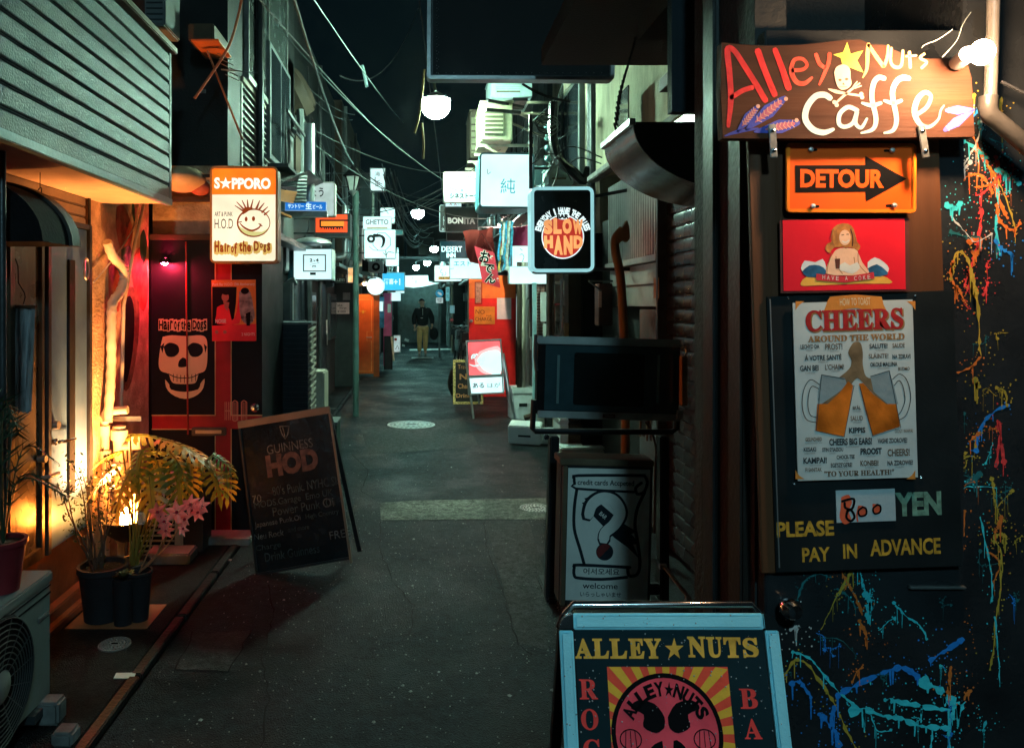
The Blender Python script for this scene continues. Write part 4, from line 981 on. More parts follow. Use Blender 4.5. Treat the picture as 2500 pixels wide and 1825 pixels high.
for a in (('c', [(1936, 1590), (1975, 1605), (2010, 1645), (2050, 1690), (2085, 1720), (2100, 1730)], 5, 1, 5), ('y', [(1915, 1650), (1938, 1612), (1970, 1620), (2010, 1675), (2045, 1735), (2070, 1790), (2090, 1830)], 5, 1),
          ('b', [(1933, 1665), (1955, 1665), (1978, 1700)], 8, 0, 8), ('c', [(2085, 1735), (2110, 1730), (2155, 1745), (2200, 1752), (2250, 1770), (2310, 1775)], 8, 5, 16), ('c', [(2255, 1665), (2290, 1680), (2330, 1715), (2345, 1725)], 14, 6, 18),
          ('c', [(2160, 1705), (2200, 1712), (2270, 1725), (2320, 1730)], 8, 5), ('b', [(2045, 1695), (2100, 1665), (2155, 1640), (2200, 1628), (2240, 1650), (2255, 1670)], 9, 3, 8), ('b', [(2270, 1610), (2310, 1585), (2345, 1560)], 7, 0, -9),
          ('b', [(2000, 1740), (2020, 1760), (2040, 1790), (2048, 1828)], 10, 1, 6), ('b', [(2035, 1725), (2030, 1770), (2050, 1790)], 6, 0), ('c', [(2322, 1740), (2316, 1780), (2318, 1828)], 5, 0), ('c', [(2275, 1770), (2272, 1828)], 3, 0),
          ('o', [(2098, 1515), (2110, 1540), (2114, 1555)], 7, 1), ('o', [(2052, 1385), (2062, 1410), (2090, 1460), (2105, 1500)], 5, 0, 6), ('y', [(2080, 1385), (2062, 1425), (2045, 1450)], 5, 0, 5), ('c', [(2094, 1380), (2105, 1420), (2110, 1440)], 4, 0),
          ('c', [(2112, 1450), (2122, 1470), (2118, 1500)], 9, 1), ('c', [(2180, 1470), (2215, 1505), (2245, 1525), (2262, 1560)], 3, 0, 5), ('t', [(1945, 1465), (1965, 1415), (2000, 1400), (2030, 1410)], 3, 0), ('t', [(2040, 1435), (2070, 1455), (2090, 1485)], 4, 0),
          ('o', [(2352, 1520), (2340, 1545)], 8, 0, 5), ('o', [(2320, 1625), (2318, 1660), (2312, 1690)], 6, 1), ('o', [(2375, 1690), (2360, 1710), (2352, 1735)], 6, 0, 6), ('o', [(2105, 1625), (2090, 1640), (2080, 1665)], 4, 0), ('w', [(1928, 1535), (1950, 1528), (1942, 1542)], 7, 0), ('y', [(2003, 1535), (2050, 1440), (2080, 1385)], 1.6, 0), ('t', [(2000, 1555), (2050, 1560), (2090, 1600)], 1.6, 0),
          # right strip
          ('o', [(2378, 318), (2400, 365), (2420, 400), (2440, 440), (2450, 490), (2468, 530)], 6, 3, 5), ('y', [(2420, 400), (2445, 440), (2470, 500), (2490, 560)], 3, 0), ('c', [(2360, 340), (2390, 360), (2420, 385)], 5, 2, 7), ('c', [(2445, 415), (2475, 425), (2496, 445)], 9, 2, 10),
          ('r', [(2440, 380), (2446, 410), (2440, 440)], 7, 2, 6), ('w', [(2405, 285), (2395, 340), (2370, 385), (2340, 430)], 3, 0), ('w', [(2378, 392), (2362, 410), (2345, 425)], 6, 0), ('o', [(2340, 490), (2350, 450), (2375, 425), (2400, 425), (2420, 445), (2430, 470)], 5, 1), ('r', [(2455, 420), (2415, 465), (2390, 475)], 5, 2),
          ('c', [(2310, 500), (2330, 510), (2345, 495)], 9, 1, 9), ('c', [(2440, 440), (2445, 500), (2440, 560), (2450, 620)], 5, 0), ('r', [(2405, 515), (2400, 560), (2390, 610), (2380, 650), (2370, 710)], 5, 0, 9), ('o', [(2442, 500), (2450, 540), (2480, 560), (2500, 545)], 7, 2, 6), ('w', [(2318, 525), (2350, 560), (2380, 590), (2420, 570)], 2.6, 0),
          ('o', [(2375, 590), (2400, 580), (2400, 610), (2385, 615)], 8, 1, 8), ('t', [(2320, 565), (2350, 575), (2390, 580)], 4, 0, 6), ('b', [(2440, 590), (2460, 610), (2480, 620)], 6, 2, 7), ('y', [(2320, 680), (2330, 625), (2345, 615), (2365, 640), (2375, 680), (2385, 720)], 6, 2, 5), ('o', [(2325, 640), (2322, 680), (2340, 712)], 6, 1, 4),
          ('r', [(2420, 690), (2410, 720)], 5, 0), ('y', [(2378, 690), (2395, 740), (2398, 800), (2400, 860)], 5, 1), ('r', [(2350, 720), (2365, 690), (2380, 650)], 4, 0), ('o', [(2335, 700), (2345, 715), (2352, 735)], 5, 1), ('r', [(2345, 720), (2335, 760)], 4, 0, -5), ('y', [(2390, 930), (2396, 945)], 11, 1, 7), ('o', [(2335, 910), (2370, 895), (2392, 870)], 4, 0),
          ('b', [(2390, 1100), (2400, 1050), (2430, 1010), (2470, 990)], 5, 0, 8), ('o', [(2375, 1080), (2395, 1060)], 5, 0, -6), ('t', [(2370, 1180), (2400, 1160)], 9, 0), ('c', [(2400, 1265), (2415, 1330), (2430, 1420), (2430, 1468)], 3, 0, -4), ('y', [(2340, 1145), (2370, 1115), (2395, 1120)], 3, 0), ('y', [(2430, 1170), (2440, 1230), (2445, 1280)], 5, 0, 6), ('o', [(2455, 1260), (2445, 1290), (2438, 1300)], 7, 0),
          ('y', [(2435, 1330), (2440, 1310), (2460, 1308), (2462, 1325)], 8, 0), ('y', [(2435, 1320), (2450, 1345), (2455, 1400)], 3, 0), ('y', [(2450, 1370), (2450, 1450), (2440, 1510), (2432, 1600), (2425, 1640)], 4, 0), ('c', [(2438, 1510), (2445, 1590), (2450, 1680)], 3, 0), ('c', [(2415, 1765), (2408, 1790)], 4, 0), ('c', [(2345, 1200), (2375, 1190), (2440, 1192)], 2, 0), ('o', [(2362, 1250), (2358, 1320), (2352, 1390)], 4, 0, 5),
          ('y', [(2386, 230), (2374, 250), (2368, 262)], 6, 0, 5), ('b', [(2408, 250), (2385, 280), (2372, 300)], 4, 0), ('t', [(2400, 295), (2404, 310)], 8, 0), ('y', [(2455, 235), (2450, 290), (2470, 320), (2495, 335)], 5, 1), ('r', [(2440, 1140), (2450, 1060), (2445, 1030), (2460, 1130)], 5, 0, -8), ('c', [(1925, 905), (1918, 930), (1928, 965)], 4, 0), ('w', [(1922, 835), (1915, 875)], 6, 0), ('o', [(1920, 1000), (1930, 1030)], 6, 0)):
    sp(*a)
for _ in range(42):      # the tangle of finer throws over the right strip and the lower door
    up = random.random() < .62; x_ = random.uniform(2350, 2490) if up else random.uniform(1930, 2340); y_ = random.uniform(230, 1500) if up else random.uniform(1420, 1800); a = random.uniform(0, 6.3); L = random.uniform(20, 110)
    sp(random.choice('ooyyrct' if up and y_ < 900 else ('yotcb' if up else 'cccbbt')), [(x_, y_), (x_+L*.4*math.cos(a)+random.uniform(-15, 15), y_+L*.4*math.sin(a)), (x_+L*.6*math.cos(a+.5), y_+L*.9*math.sin(a+.5))], random.choice((1.2, 1.6, 2.6)), 0, random.choice((0, 0, 4, -5)))
for c_, mb in mbs.items():
    build('paint_splatter', mb, cols[c_], t.o, M=t.Mi @ s.M, flat=True)['kind'] = 'stuff'
# small horizontal paper on door: mural letter slot etc.
bpy.data.objects.remove(s.o)

# vertical brown board behind the tin signs and the black notice panel
s = Sign('notice_board', 'tall brown wooden board carrying the tin signs on the cafe door', 'board', 1846, 325, 2318, 1392, 1.745, roll=1.9)
s.panel('board', M['wood'], (1843, 325, 2310, 1392), 0, 0.012, bevel=.002)
s.o.location.y = 1.745
s2 = Sign('notice_sign', 'black notice panel stencilled PLEASE PAY IN ADVANCE 800 YEN', 'sign', 1878, 716, 2352, 1392, 1.738, roll=2.0)
s2.panel('panel', mat('notice_black', (.012, .015, .016), .35, bump=.08), (1884, 716, 2340, 1390), 0, .006, bevel=.0015)
mb = MB()
s2.put(mb, 'PLEASE', 1896, 1271, 2036, 1309, -.0005, bold=.035)
for w_, a in (('PAY', (1958, 1335, 2026, 1370)), ('IN', (2058, 1327, 2092, 1362)), ('ADVANCE', (2124, 1314, 2296, 1354))): s2.put(mb, w_, *a, -.0005, bold=.03)
s2.part('lettering', mb, mat('stencil_yellow', (.62, .30, .03), .6, var=.4, scale=60, dirt=.3), flat=True)
mb = MB(); s2.put(mb, 'YEN', 2184, 1200, 2298, 1258, -.0005, bold=.05)
s2.part('lettering', mb, mat('stencil_green', (.16, .28, .2), .6, var=.4, scale=60, dirt=.3), flat=True)
mb = MB()   # stencil bridges
for x0 in (1912, 1958, 1982, 2026): pass
s2.panel('price_card', mat('price_card', (.42, .47, .48), .5, var=.1), (2040, 1194, 2184, 1272), -.003, -.0005)
mb = MB(); s2.po(mb, [(2052, 1212), (2070, 1206), (2078, 1225), (2070, 1245), (2076, 1268), (2060, 1278), (2048, 1262), (2050, 1240)], -.0034, n=3)
s2.st(mb, [(2094, 1235), (2090, 1256), (2092, 1270)], 4, -.0033); s2.po(mb, [(2094, 1232), (2112, 1236), (2112, 1258), (2096, 1258)], -.0033, n=2); s2.po(mb, [(2128, 1228), (2146, 1232), (2146, 1252), (2130, 1252)], -.0033, n=2)
s2.part('lettering', mb, mat('marker_red', (.75, .10, .04), .5), flat=True)
mb = MB(); k_ = -.0038
s2.st(mb, [(2054, 1222), (2082, 1216), (2078, 1240), (2062, 1238), (2060, 1226)], 6, k_); s2.st(mb, [(2068, 1242), (2064, 1260), (2074, 1270), (2084, 1260), (2076, 1244), (2066, 1246)], 6, k_)
s2.st(mb, [(2104, 1236), (2093, 1246), (2098, 1258), (2112, 1254), (2112, 1240), (2103, 1236)], 4.5, k_); s2.st(mb, [(2140, 1230), (2129, 1240), (2133, 1252), (2146, 1248), (2147, 1234), (2139, 1230)], 4.5, k_)
s2.part('lettering', mb, M['ink'], flat=True)
mb = MB()
for px, py in ((1923, 727), (2234, 722), (1939, 1181), (2249, 1165)): c_ = s2.L(px, py); mb.lathe([(.0005, -.0035), (.0028, -.002), (.003, 0)], 10, (c_[0], 0, c_[1]), 'y')
s2.part('screw', mb, M['chrome'])
s2.part('edge_strip', MB().box(*[s2.L(1885, 900)[0]-.001, s2.L(1885, 900)[0]+.0015], -.002, .006, s2.L(1890, 1385)[1], s2.L(1880, 730)[1]), M['alu'])

# painted plank sign
s = Sign('painted_plank_sign', 'hand-painted wooden plank reading Alley Nuts Caffe with star, skull and feathers', 'sign', 1758, 100, 2378, 336, 1.69, roll=0.5)
out = [(1762, 104), (1800, 108), (1860, 112), (1950, 110), (2010, 104), (2060, 98), (2100, 97), (2125, 108), (2160, 110), (2195, 128), (2230, 140), (2270, 144), (2330, 141), (2350, 134), (2360, 150), (2372, 190), (2376, 260), (2379, 334), (2200, 336), (1990, 338), (1765, 338), (1760, 220)]
pb = MB(); s.po(pb, out, 0, .028)
s.part('plank', pb, mat('plank_wood', (.060, .019, .008), .8, var=.65, scale=7, bump=.5, bscale=25, stretch=(.1, 1, 1.4)), bevel=0)
red = MB()
for pts, w in (([(1778, 308), (1784, 245), (1781, 180), (1776, 122), (1792, 124), (1815, 158), (1845, 205), (1868, 245)], [9, 14, 14, 15, 13, 14, 14, 15]), ([(1786, 238), (1812, 222), (1836, 214)], 12), ([(1850, 125), (1866, 170), (1891, 231)], [16, 15, 15]), ([(1892, 122), (1908, 165), (1925, 215)], [13, 15, 16])): s.st(red, pts, w, -.0006, n=5)
s.part('lettering', red, mat('sign_red', (.80, .045, .04), .4, var=.15, scale=30, bump=.3), flat=True)
red = MB()
for pts, w in (([(1936, 172), (1960, 170), (1970, 158), (1958, 144), (1938, 148), (1932, 175), (1944, 200), (1964, 204), (1982, 190)], [10, 9, 8, 9, 10, 12, 12, 11, 6]), ([(1992, 134), (2000, 155), (2012, 165)], 10), ([(2025, 132), (2022, 155), (2010, 185), (2000, 207)], [10, 10, 9, 5])): s.st(red, pts, w, -.0006, n=5)
s.part('lettering', red, mat('sign_red_worn', (.66, .085, .05), .4, var=.2, scale=30, bump=.3), flat=True)
mb = MB(); s.po(mb, [(2068, 103), (2076, 132), (2107, 124), (2092, 148), (2108, 178), (2082, 168), (2056, 158), (2052, 142), (2034, 134), (2058, 128)], -.0008)
s.part('print', mb, mat('star_yellow', (.62, .58, .08), .5, var=.25, scale=20), flat=True)
mb = MB()
for pts, w in (([(2106, 190), (2116, 168), (2118, 130), (2120, 108)], [3, 8, 10, 8]), ([(2120, 110), (2140, 140), (2156, 162)], [8, 10, 9]), ([(2158, 162), (2166, 140), (2168, 112)], [8, 8, 5]), ([(2176, 118), (2174, 150), (2184, 164), (2200, 160), (2204, 124)], [6, 7, 8, 7, 6]), ([(2220, 128), (2222, 165)], 7), ([(2212, 138), (2236, 136)], 5), ([(2256, 132), (2246, 142), (2262, 152), (2250, 166)], 6)): s.st(mb, pts, w, -.0006, n=5)
s.part('lettering', mb, mat('sign_orange_paint', (.80, .42, .16), .5, var=.2), flat=True)
mb = MB()
for pts, w in (([(2026, 240), (2012, 232), (1990, 236), (1970, 262), (1966, 292), (1984, 316), (2010, 324), (2034, 316)], [14, 15, 15, 15, 15, 15, 14, 8]), ([(2092, 270), (2070, 262), (2050, 278), (2048, 302), (2062, 310), (2082, 300), (2092, 272), (2088, 300), (2102, 312), (2116, 290)], [11, 11, 11, 11, 10, 10, 10, 10, 9, 6]),
               ([(2158, 192), (2144, 190), (2132, 205), (2128, 240), (2138, 290), (2130, 316), (2102, 325)], [12, 13, 13, 12, 12, 10, 5]), ([(2104, 252), (2128, 258), (2150, 252)], [6, 11, 8]), ([(2218, 192), (2204, 190), (2188, 200), (2178, 230), (2188, 290), (2180, 318), (2158, 325)], [11, 13, 13, 12, 12, 10, 5]), ([(2158, 246), (2180, 252), (2200, 246)], [6, 11, 8]),
               ([(2238, 280), (2262, 262), (2272, 236), (2258, 226), (2240, 242), (2232, 275), (2246, 304), (2268, 310), (2290, 292), (2296, 270), (2304, 258)], [10, 10, 9, 10, 13, 14, 13, 9, 6, 5, 4])): s.st(mb, pts, w, -.001, n=6)
s.part('lettering', mb, mat('sign_cream', (.74, .70, .55), .45, var=.12, scale=30, bump=.25), flat=True)
mb = MB()   # skull over crossed bone and fork
s.po(mb, [(2036, 178), (2042, 164), (2060, 158), (2074, 168), (2076, 190), (2078, 205), (2070, 216), (2056, 220), (2046, 214), (2040, 200)], -.0012, n=3)
for pts, w in (([(2022, 218), (2040, 224), (2060, 228), (2100, 234)], [3, 9, 6, 5]), ([(2040, 252), (2060, 234), (2084, 214)], [5, 6, 6]), ([(2084, 214), (2098, 204)], 4), ([(2086, 216), (2102, 210)], 3), ([(2082, 212), (2092, 200)], 3)): s.st(mb, pts, w, -.0011)
for p in ((2102, 230), (2104, 238), (2036, 250), (2042, 257)): s.dot(mb, p[0], p[1], 5, -.0012)
s.part('print', mb, mat('skull_pink', (.72, .50, .40), .5, var=.15), flat=True)
mb = MB()
for p in ((2050, 196), (2066, 194)): s.dot(mb, p[0], p[1], 4.2, -.0016, ry=3)
s.po(mb, [(2058, 202), (2062, 208), (2055, 207)], -.0016); s.st(mb, [(2048, 213), (2066, 213)], 1.2, -.0016)
s.part('print', mb, M['woodh'], flat=True)
fb = MB(); fp = MB(); fo = MB()
for tip, base, w in (((1848, 262), (1800, 322), 15), ((1915, 240), (1820, 318), 20), ((1948, 300), (1842, 322), 20), ((2310, 270), (2378, 268), 13), ((2306, 318), (2376, 270), 14)):
    mx_, my_ = (tip[0]*.6+base[0]*.4), (tip[1]*.6+base[1]*.4)
    s.st(fb, [base, ((base[0]*2+tip[0])/3, (base[1]*2+tip[1])/3), (mx_, my_), tip], [4, w*1.1, w*1.7, w*.6], -.0008, n=5)
    s.st(fp, [((base[0]*3+tip[0])/4, (base[1]*3+tip[1])/4), (mx_, my_), (tip[0]*.9+base[0]*.1, tip[1]*.9+base[1]*.1)], [3, w*.9, w*.4], -.0011, n=4)
    dx, dy = tip[0]-base[0], tip[1]-base[1]; L = math.hypot(dx, dy); ux, uy = dx/L, dy/L
    for k in range(7):
        q = .3 + .09*k; cx_, cy_ = base[0]+dx*q, base[1]+dy*q
        for sg in (-1, 1): s.st(fo, [(cx_, cy_), (cx_+ux*6-uy*sg*w*.45, cy_+uy*6+ux*sg*w*.45)], 2, -.0014, n=1)
s.st(fb, [(1770, 332), (1800, 322), (1850, 314)], [3, 9, 4], -.0008)
for p in ((1850, 260), (1918, 242), (1944, 294)): s.dot(fo, p[0], p[1], 5, -.0015)
s.part('print', fb, mat('feather_blue', (.07, .08, .42), .5, var=.3), flat=True); s.part('print', fp, mat('feather_pink', (.55, .14, .20), .5, var=.3), flat=True); s.part('print', fo, mat('feather_light', (.75, .38, .28), .5), flat=True)
for px, py, ro in ((1885, 345, -3), (2252, 346, -8)):
    c_ = s.L(px, py); T = Matrix.Translation((c_[0], -.006, c_[1])) @ Matrix.Rotation(R(ro), 4, 'Y')
    br = s.part('bracket', MB(T).box(-.0085, .0085, 0, .004, -.038, .038), M['steel'], bevel=.0015)
    s.part('screw', MB(T).lathe([(.0005, -.004), (.005, -.002), (.0055, 0)], 10, (0, 0, .024), 'y').lathe([(.0005, -.004), (.005, -.002), (.0055, 0)], 10, (0, 0, -.022), 'y'), M['chrome'], br)

# DETOUR plate
s = Sign('plate_sign', 'orange metal plate with a black arrow reading DETOUR', 'sign', 1918, 349, 2237, 520, 1.725, roll=-0.3)
s.panel('plate', mat('detour_orange', (.85, .10, .008), .45, var=.06, bump=.03, spec=.2), (1918, 350, 2235, 520), 0, .002, rad=12)
s.frame('raised_border', mat('detour_border', (.85, .20, .015), .35, bump=.02), (1918, 350, 2235, 520), 9, -.0045, .001, rad=12, bevel=.0012)
mb = MB(); s.po(mb, [(1941, 404), (2112, 403), (2112, 381), (2213, 437), (2114, 492), (2112, 468), (1942, 470)], -.0008); s.part('arrow', mb, M['ink'], flat=True)
mb = MB(); s.put(mb, 'DETOUR', 1953, 413, 2157, 459, -.0014, bold=.045); s.part('lettering', mb, MATS['detour_orange'], flat=True)
for px, py, sx in ((1977, 366, 8), (2175, 368, -8), (1982, 504, 8), (2180, 502, -8)):
    s.part('slot', MB().poly(rrect(*s.rect(px+sx-10, py-3, px+sx+10, py+3), .0025), -.0009), M['ink'], flat=True)
    c_ = s.L(px, py); s.part('screw', MB().lathe([(.0004, -.010), (.005, -.0085), (.0062, -.005), (.004, -.004), (.004, 0)], 12, (c_[0], 0, c_[1]), 'y'), mat('screw_zinc', (.55, .52, .48), .35, .4))

# red tin sign
s = Sign('tin_sign', 'red tin sign of a smiling woman leaning on a ribbon reading HAVE A COKE', 'sign', 1910, 533, 2221, 711, 1.728, roll=0.9)
s.panel('frame_back', mat('tin_dark_edge', (.10, .03, .025), .45, dirt=.4), (1905, 534, 2222, 714), .001, .004, bevel=.001)
s.panel('plate', mat('tin_red', (.72, .015, .03), .38, var=.1, bump=.05), (1912, 535, 2210, 708), 0, .002)
mb = MB(); s.po(mb, [(1955, 690), (1968, 676), (2010, 682), (2060, 686), (2115, 680), (2150, 672), (2174, 684), (2172, 692), (2100, 692), (1985, 697), (1956, 697)], -.0006, n=2); s.part('print', mb, mat('tin_sand', (.72, .36, .06), .5), flat=True)
mb = MB(); s.po(mb, [(1955, 655), (1964, 636), (1990, 640), (2008, 632), (2016, 650), (2012, 668), (1990, 665), (1965, 670)], -.0007, n=2); s.po(mb, [(2118, 640), (2135, 628), (2158, 640), (2170, 655), (2162, 668), (2140, 660), (2120, 664)], -.0007, n=2); s.part('print', mb, mat('tin_foam', (.62, .66, .66), .5), flat=True)
mb = MB(); s.po(mb, [(1958, 662), (1975, 648), (2000, 648), (2016, 660), (2008, 674), (1970, 676)], -.0009, n=2); s.po(mb, [(2118, 655), (2140, 645), (2162, 660), (2166, 670), (2130, 675)], -.0009, n=2); s.part('print', mb, mat('tin_sea', (.02, .10, .20), .5, var=.4, scale=40), flat=True)
mb = MB(); s.po(mb, [(2030, 562), (2044, 548), (2070, 546), (2084, 560), (2092, 590), (2100, 600), (2094, 612), (2078, 604), (2036, 604), (2026, 618), (2014, 608), (2020, 594), (2032, 588)], -.0010, n=2); s.part('print', mb, mat('tin_hair', (.42, .16, .04), .5, var=.4, scale=60), flat=True)
flesh = mat('tin_flesh', (.78, .46, .30), .5, var=.08)
mb = MB(); s.po(mb, [(2038, 612), (2050, 606), (2076, 606), (2092, 612), (2104, 640), (2122, 668), (2086, 672), (2060, 672), (2016, 668), (2024, 636)], -.0012, n=2); s.dot(mb, 2062, 580, 14, -.0014, ry=19); s.part('print', mb, flesh, flat=True)
mb = MB()
for pts in ([(2030, 618), (2020, 650), (2018, 668)], [(2040, 626), (2044, 650), (2056, 668)], [(2094, 618), (2096, 645), (2116, 668)], [(2084, 628), (2086, 642)], [(2056, 600), (2064, 606), (2072, 601)]): s.st(mb, pts, 1.6, -.0015, n=3)
for pts in ([(2034, 560), (2028, 580), (2036, 600)], [(2050, 550), (2040, 566), (2044, 590)], [(2082, 566), (2088, 585), (2084, 603)]): s.st(mb, pts, 1.8, -.0017, n=3)
s.part('print', mb, mat('tin_shade', (.34, .13, .05), .5), flat=True)
mb = MB(); s.po(mb, [(2048, 648), (2062, 640), (2074, 648), (2092, 640), (2098, 655), (2080, 668), (2060, 662), (2050, 660)], -.0016, n=2); s.st(mb, [(2056, 589), (2064, 592), (2071, 587)], 3, -.0018); s.part('print', mb, M['paper'], flat=True)
mb = MB(); s.po(mb, [(2037, 632), (2050, 631), (2049, 655), (2040, 656)], -.0017); s.st(mb, [(2054, 574), (2059, 573)], 2, -.0017); s.st(mb, [(2066, 572), (2071, 572)], 2, -.0017); s.st(mb, [(2076, 560), (2081, 580), (2080, 600)], 3, -.0016); s.part('print', mb, mat('tin_dark', (.09, .03, .02), .5), flat=True)
mb = MB(); s.po(mb, [(1992, 668), (2060, 676), (2132, 664), (2134, 680), (2060, 690), (1992, 684)], -.0018); s.part('print', mb, mat('tin_ribbon', (.50, .03, .04), .5), flat=True)
mb = MB()
for i, ch in enumerate('HAVE A COKE'):
    if ch != ' ':
        x_ = 2010 + i*11.0; y_ = 676 + 3.5*(1 - ((x_-2064)/58)**2); s.put(mb, ch, x_-3.2, y_-5, x_+3.2, y_+5, -.0022, bold=.0, rot=(x_-2064)*.06)
s.part('lettering', mb, M['paper'], flat=True)

# CHEERS poster
s = Sign('poster', 'pale poster of two clinking beer mugs headed CHEERS AROUND THE WORLD', 'poster', 1934, 722, 2239, 1172, 1.732, roll=1.75)
s.panel('sheet', mat('poster_parchment', (.50, .54, .53), .5, var=.12, scale=9, bump=.05, dirt=.15, dirtcol=(.4, .3, .15)), (1940, 735, 2232, 1168), -.0035, 0)
mb = MB()
for cxy in (((1940, 735), 1, 1), ((2232, 735), -1, 1), ((1940, 1168), 1, -1), ((2232, 1168), -1, -1)):
    (a, b), sx, sy = cxy; s.po(mb, [(a, b), (a+sx*22, b), (a+sx*9, b+sy*9), (a, b+sy*22)], -.0039)
s.po(mb, [(2018, 735), (2024, 724), (2086, 719), (2150, 724), (2154, 742), (2164, 762), (2086, 752), (2008, 762)], -.0041, n=0)
s.part('print', mb, mat('poster_orange_band', (.62, .22, .04), .5, var=.15), flat=True)
def pt(lst, m, y=-.0043):
    mb = MB()
    for b_, r_, bo in lst: s.put(mb, b_, *r_, y, bold=bo)
    s.part('lettering', mb, m, flat=True)
pt([('HOW TO TOAST', (2048, 727, 2122, 745), .0)], mat('poster_cream_ink', (.7, .6, .4), .5))
pt([(serif('CHEERS'), (1966, 757, 2206, 810), .03)], mat('poster_brown_shadow', (.30, .15, .06), .5), -.0040)
pt([(serif('CHEERS'), (1964, 754, 2202, 806), .02)], mat('poster_crimson_ink', (.36, .02, .02), .5), -.0044)
pt([(serif('AROUND THE WORLD'), (1970, 816, 2206, 832), .03)], mat('poster_brown_ink', (.32, .16, .06), .5))
dk = mat('poster_dark_ink', (.035, .045, .05), .5); bn = mat('poster_mid_ink', (.13, .09, .06), .5)
pt([('LECHYD DA', (1952, 840, 1998, 851), .03), ('Á VOTRE SANTÉ', (1962, 863, 2052, 879), .03), ('GAN BEI', (1951, 891, 1996, 905), .03), ('SALUTE!', (2120, 838, 2164, 850), .03), ('NA ZDRAVI', (2176, 864, 2220, 875), .03), ('OKOLE MALUNA', (2122, 883, 2188, 894), .03),
    ('SKÅL', (2079, 988, 2099, 999), .03), ('KIPPIS', (2070, 1042, 2110, 1056), .04), ('VASHE ZDOROVIE!', (2140, 1068, 2212, 1080), .03), ('KESAKI', (1960, 1090, 1990, 1101), .03), ('STIN EYIASSOU', (2005, 1091, 2056, 1101), .03), ('PROOST', (2098, 1092, 2150, 1108), .05), ('KAMPAI!', (1959, 1115, 2016, 1130), .04), ('CHOCK-TEE', (2040, 1109, 2084, 1119), .03), ("EGE'SZE'GE'RE!", (2026, 1128, 2078, 1139), .03), ('NA ZDROWIE!', (2164, 1122, 2226, 1134), .03), ('CHEERS BIG EARS!', (2022, 1068, 2126, 1085), .04)], dk)
pt([('PROST!', (2012, 838, 2054, 853), .02), ("L'CHAIM!", (2012, 888, 2058, 902), .02), ('SAUDE', (2176, 837, 2206, 848), .02), ('SLÁINTE!', (2118, 860, 2166, 874), .02), ('BUDMO', (2190, 895, 2218, 904), .02), ('SALUD', (2074, 1014, 2104, 1026), .02), ('GESUNDHEID', (1964, 1066, 2004, 1076), .02), ('CHEERS!', (2164, 1094, 2218, 1112), .03), ('KONBEI!', (2098, 1122, 2142, 1136), .03), ('FI SANITAK', (1964, 1140, 2004, 1150), .02), ('OOGY WAWA!', (2182, 1046, 2226, 1055), .01), (serif('"TO YOUR HEALTH!"'), (2010, 1146, 2180, 1160), .02)], bn)
gy = mat('poster_small_ink', (.22, .25, .25), .5)
pt([('WELSH', (1965, 853, 1982, 857), 0), ('GERMAN', (2024, 855, 2046, 859), 0), ('FRENCH', (1996, 881, 2018, 885), 0), ('CHINESE', (1964, 908, 1988, 912), 0), ('HEBREW', (2028, 903, 2048, 907), 0), ('ITALIAN', (2136, 852, 2156, 856), 0), ('HAWAIIAN', (2140, 896, 2168, 900), 0), ('SWEDISH', (2080, 1001, 2100, 1005), 0), ('SPANISH', (2080, 1028, 2100, 1032), 0), ('FINNISH', (2080, 1059, 2100, 1063), 0), ('AUSTRALIAN', (2062, 1087, 2094, 1091), 0), ('LEBANESE', (1962, 1103, 1988, 1107), 0), ('GREEK', (2022, 1103, 2038, 1107), 0), ('DUTCH', (2114, 1110, 2134, 1114), 0), ('JAPANESE', (1974, 1133, 2002, 1137), 0), ('THAI', (2056, 1121, 2068, 1125), 0), ('HUNGARIAN', (2038, 1141, 2068, 1145), 0), ('KOREAN', (2110, 1138, 2130, 1142), 0), ('POLISH', (2184, 1136, 2204, 1140), 0), ('SOUTH AFRICAN', (1964, 1078, 2004, 1082), 0)], gy)
mb = MB(); s.po(mb, [(2076, 842), (2084, 834), (2098, 836), (2104, 860), (2104, 890), (2112, 918), (2132, 926), (2150, 950), (2172, 985), (2160, 990), (2120, 950), (2096, 925), (2086, 925), (2074, 940), (2040, 985), (2002, 992), (1998, 960), (2040, 925), (2070, 900), (2076, 880), (2068, 860)], -.0042, n=3); s.part('print', mb, mat('beer_foam_brown', (.20, .13, .07), .5, var=.5, scale=20), flat=True)
gl = mat('mug_glass_grey', (.25, .30, .31), .4, var=.2)
mb = MB(); s.po(mb, [(2003, 914), (2060, 922), (2066, 940), (2040, 960), (1996, 990), (1995, 955)], -.0043); s.po(mb, [(2122, 918), (2168, 904), (2178, 935), (2190, 985), (2170, 990), (2130, 955)], -.0043); s.part('print', mb, gl, flat=True)
mb = MB()
s.po(mb, [(1993, 985), (2018, 985), (2045, 960), (2068, 930), (2080, 940), (2070, 1000), (2058, 1064), (1988, 1050)], -.0046); s.po(mb, [(2094, 936), (2104, 934), (2130, 962), (2160, 985), (2186, 985), (2194, 1040), (2128, 1062), (2112, 1010)], -.0046)
s.part('print', mb, mat('beer_amber', (.55, .13, .012), .4, var=.6, scale=14), flat=True)
mb = MB()
for pts in ([(2003, 914), (1990, 1050), (2058, 1066), (2082, 940)], [(2168, 904), (2196, 1042), (2128, 1064), (2096, 940)], [(2004, 914), (2060, 924)], [(2122, 918), (2168, 904)]): s.st(mb, pts, 1.6, -.0048, n=1)
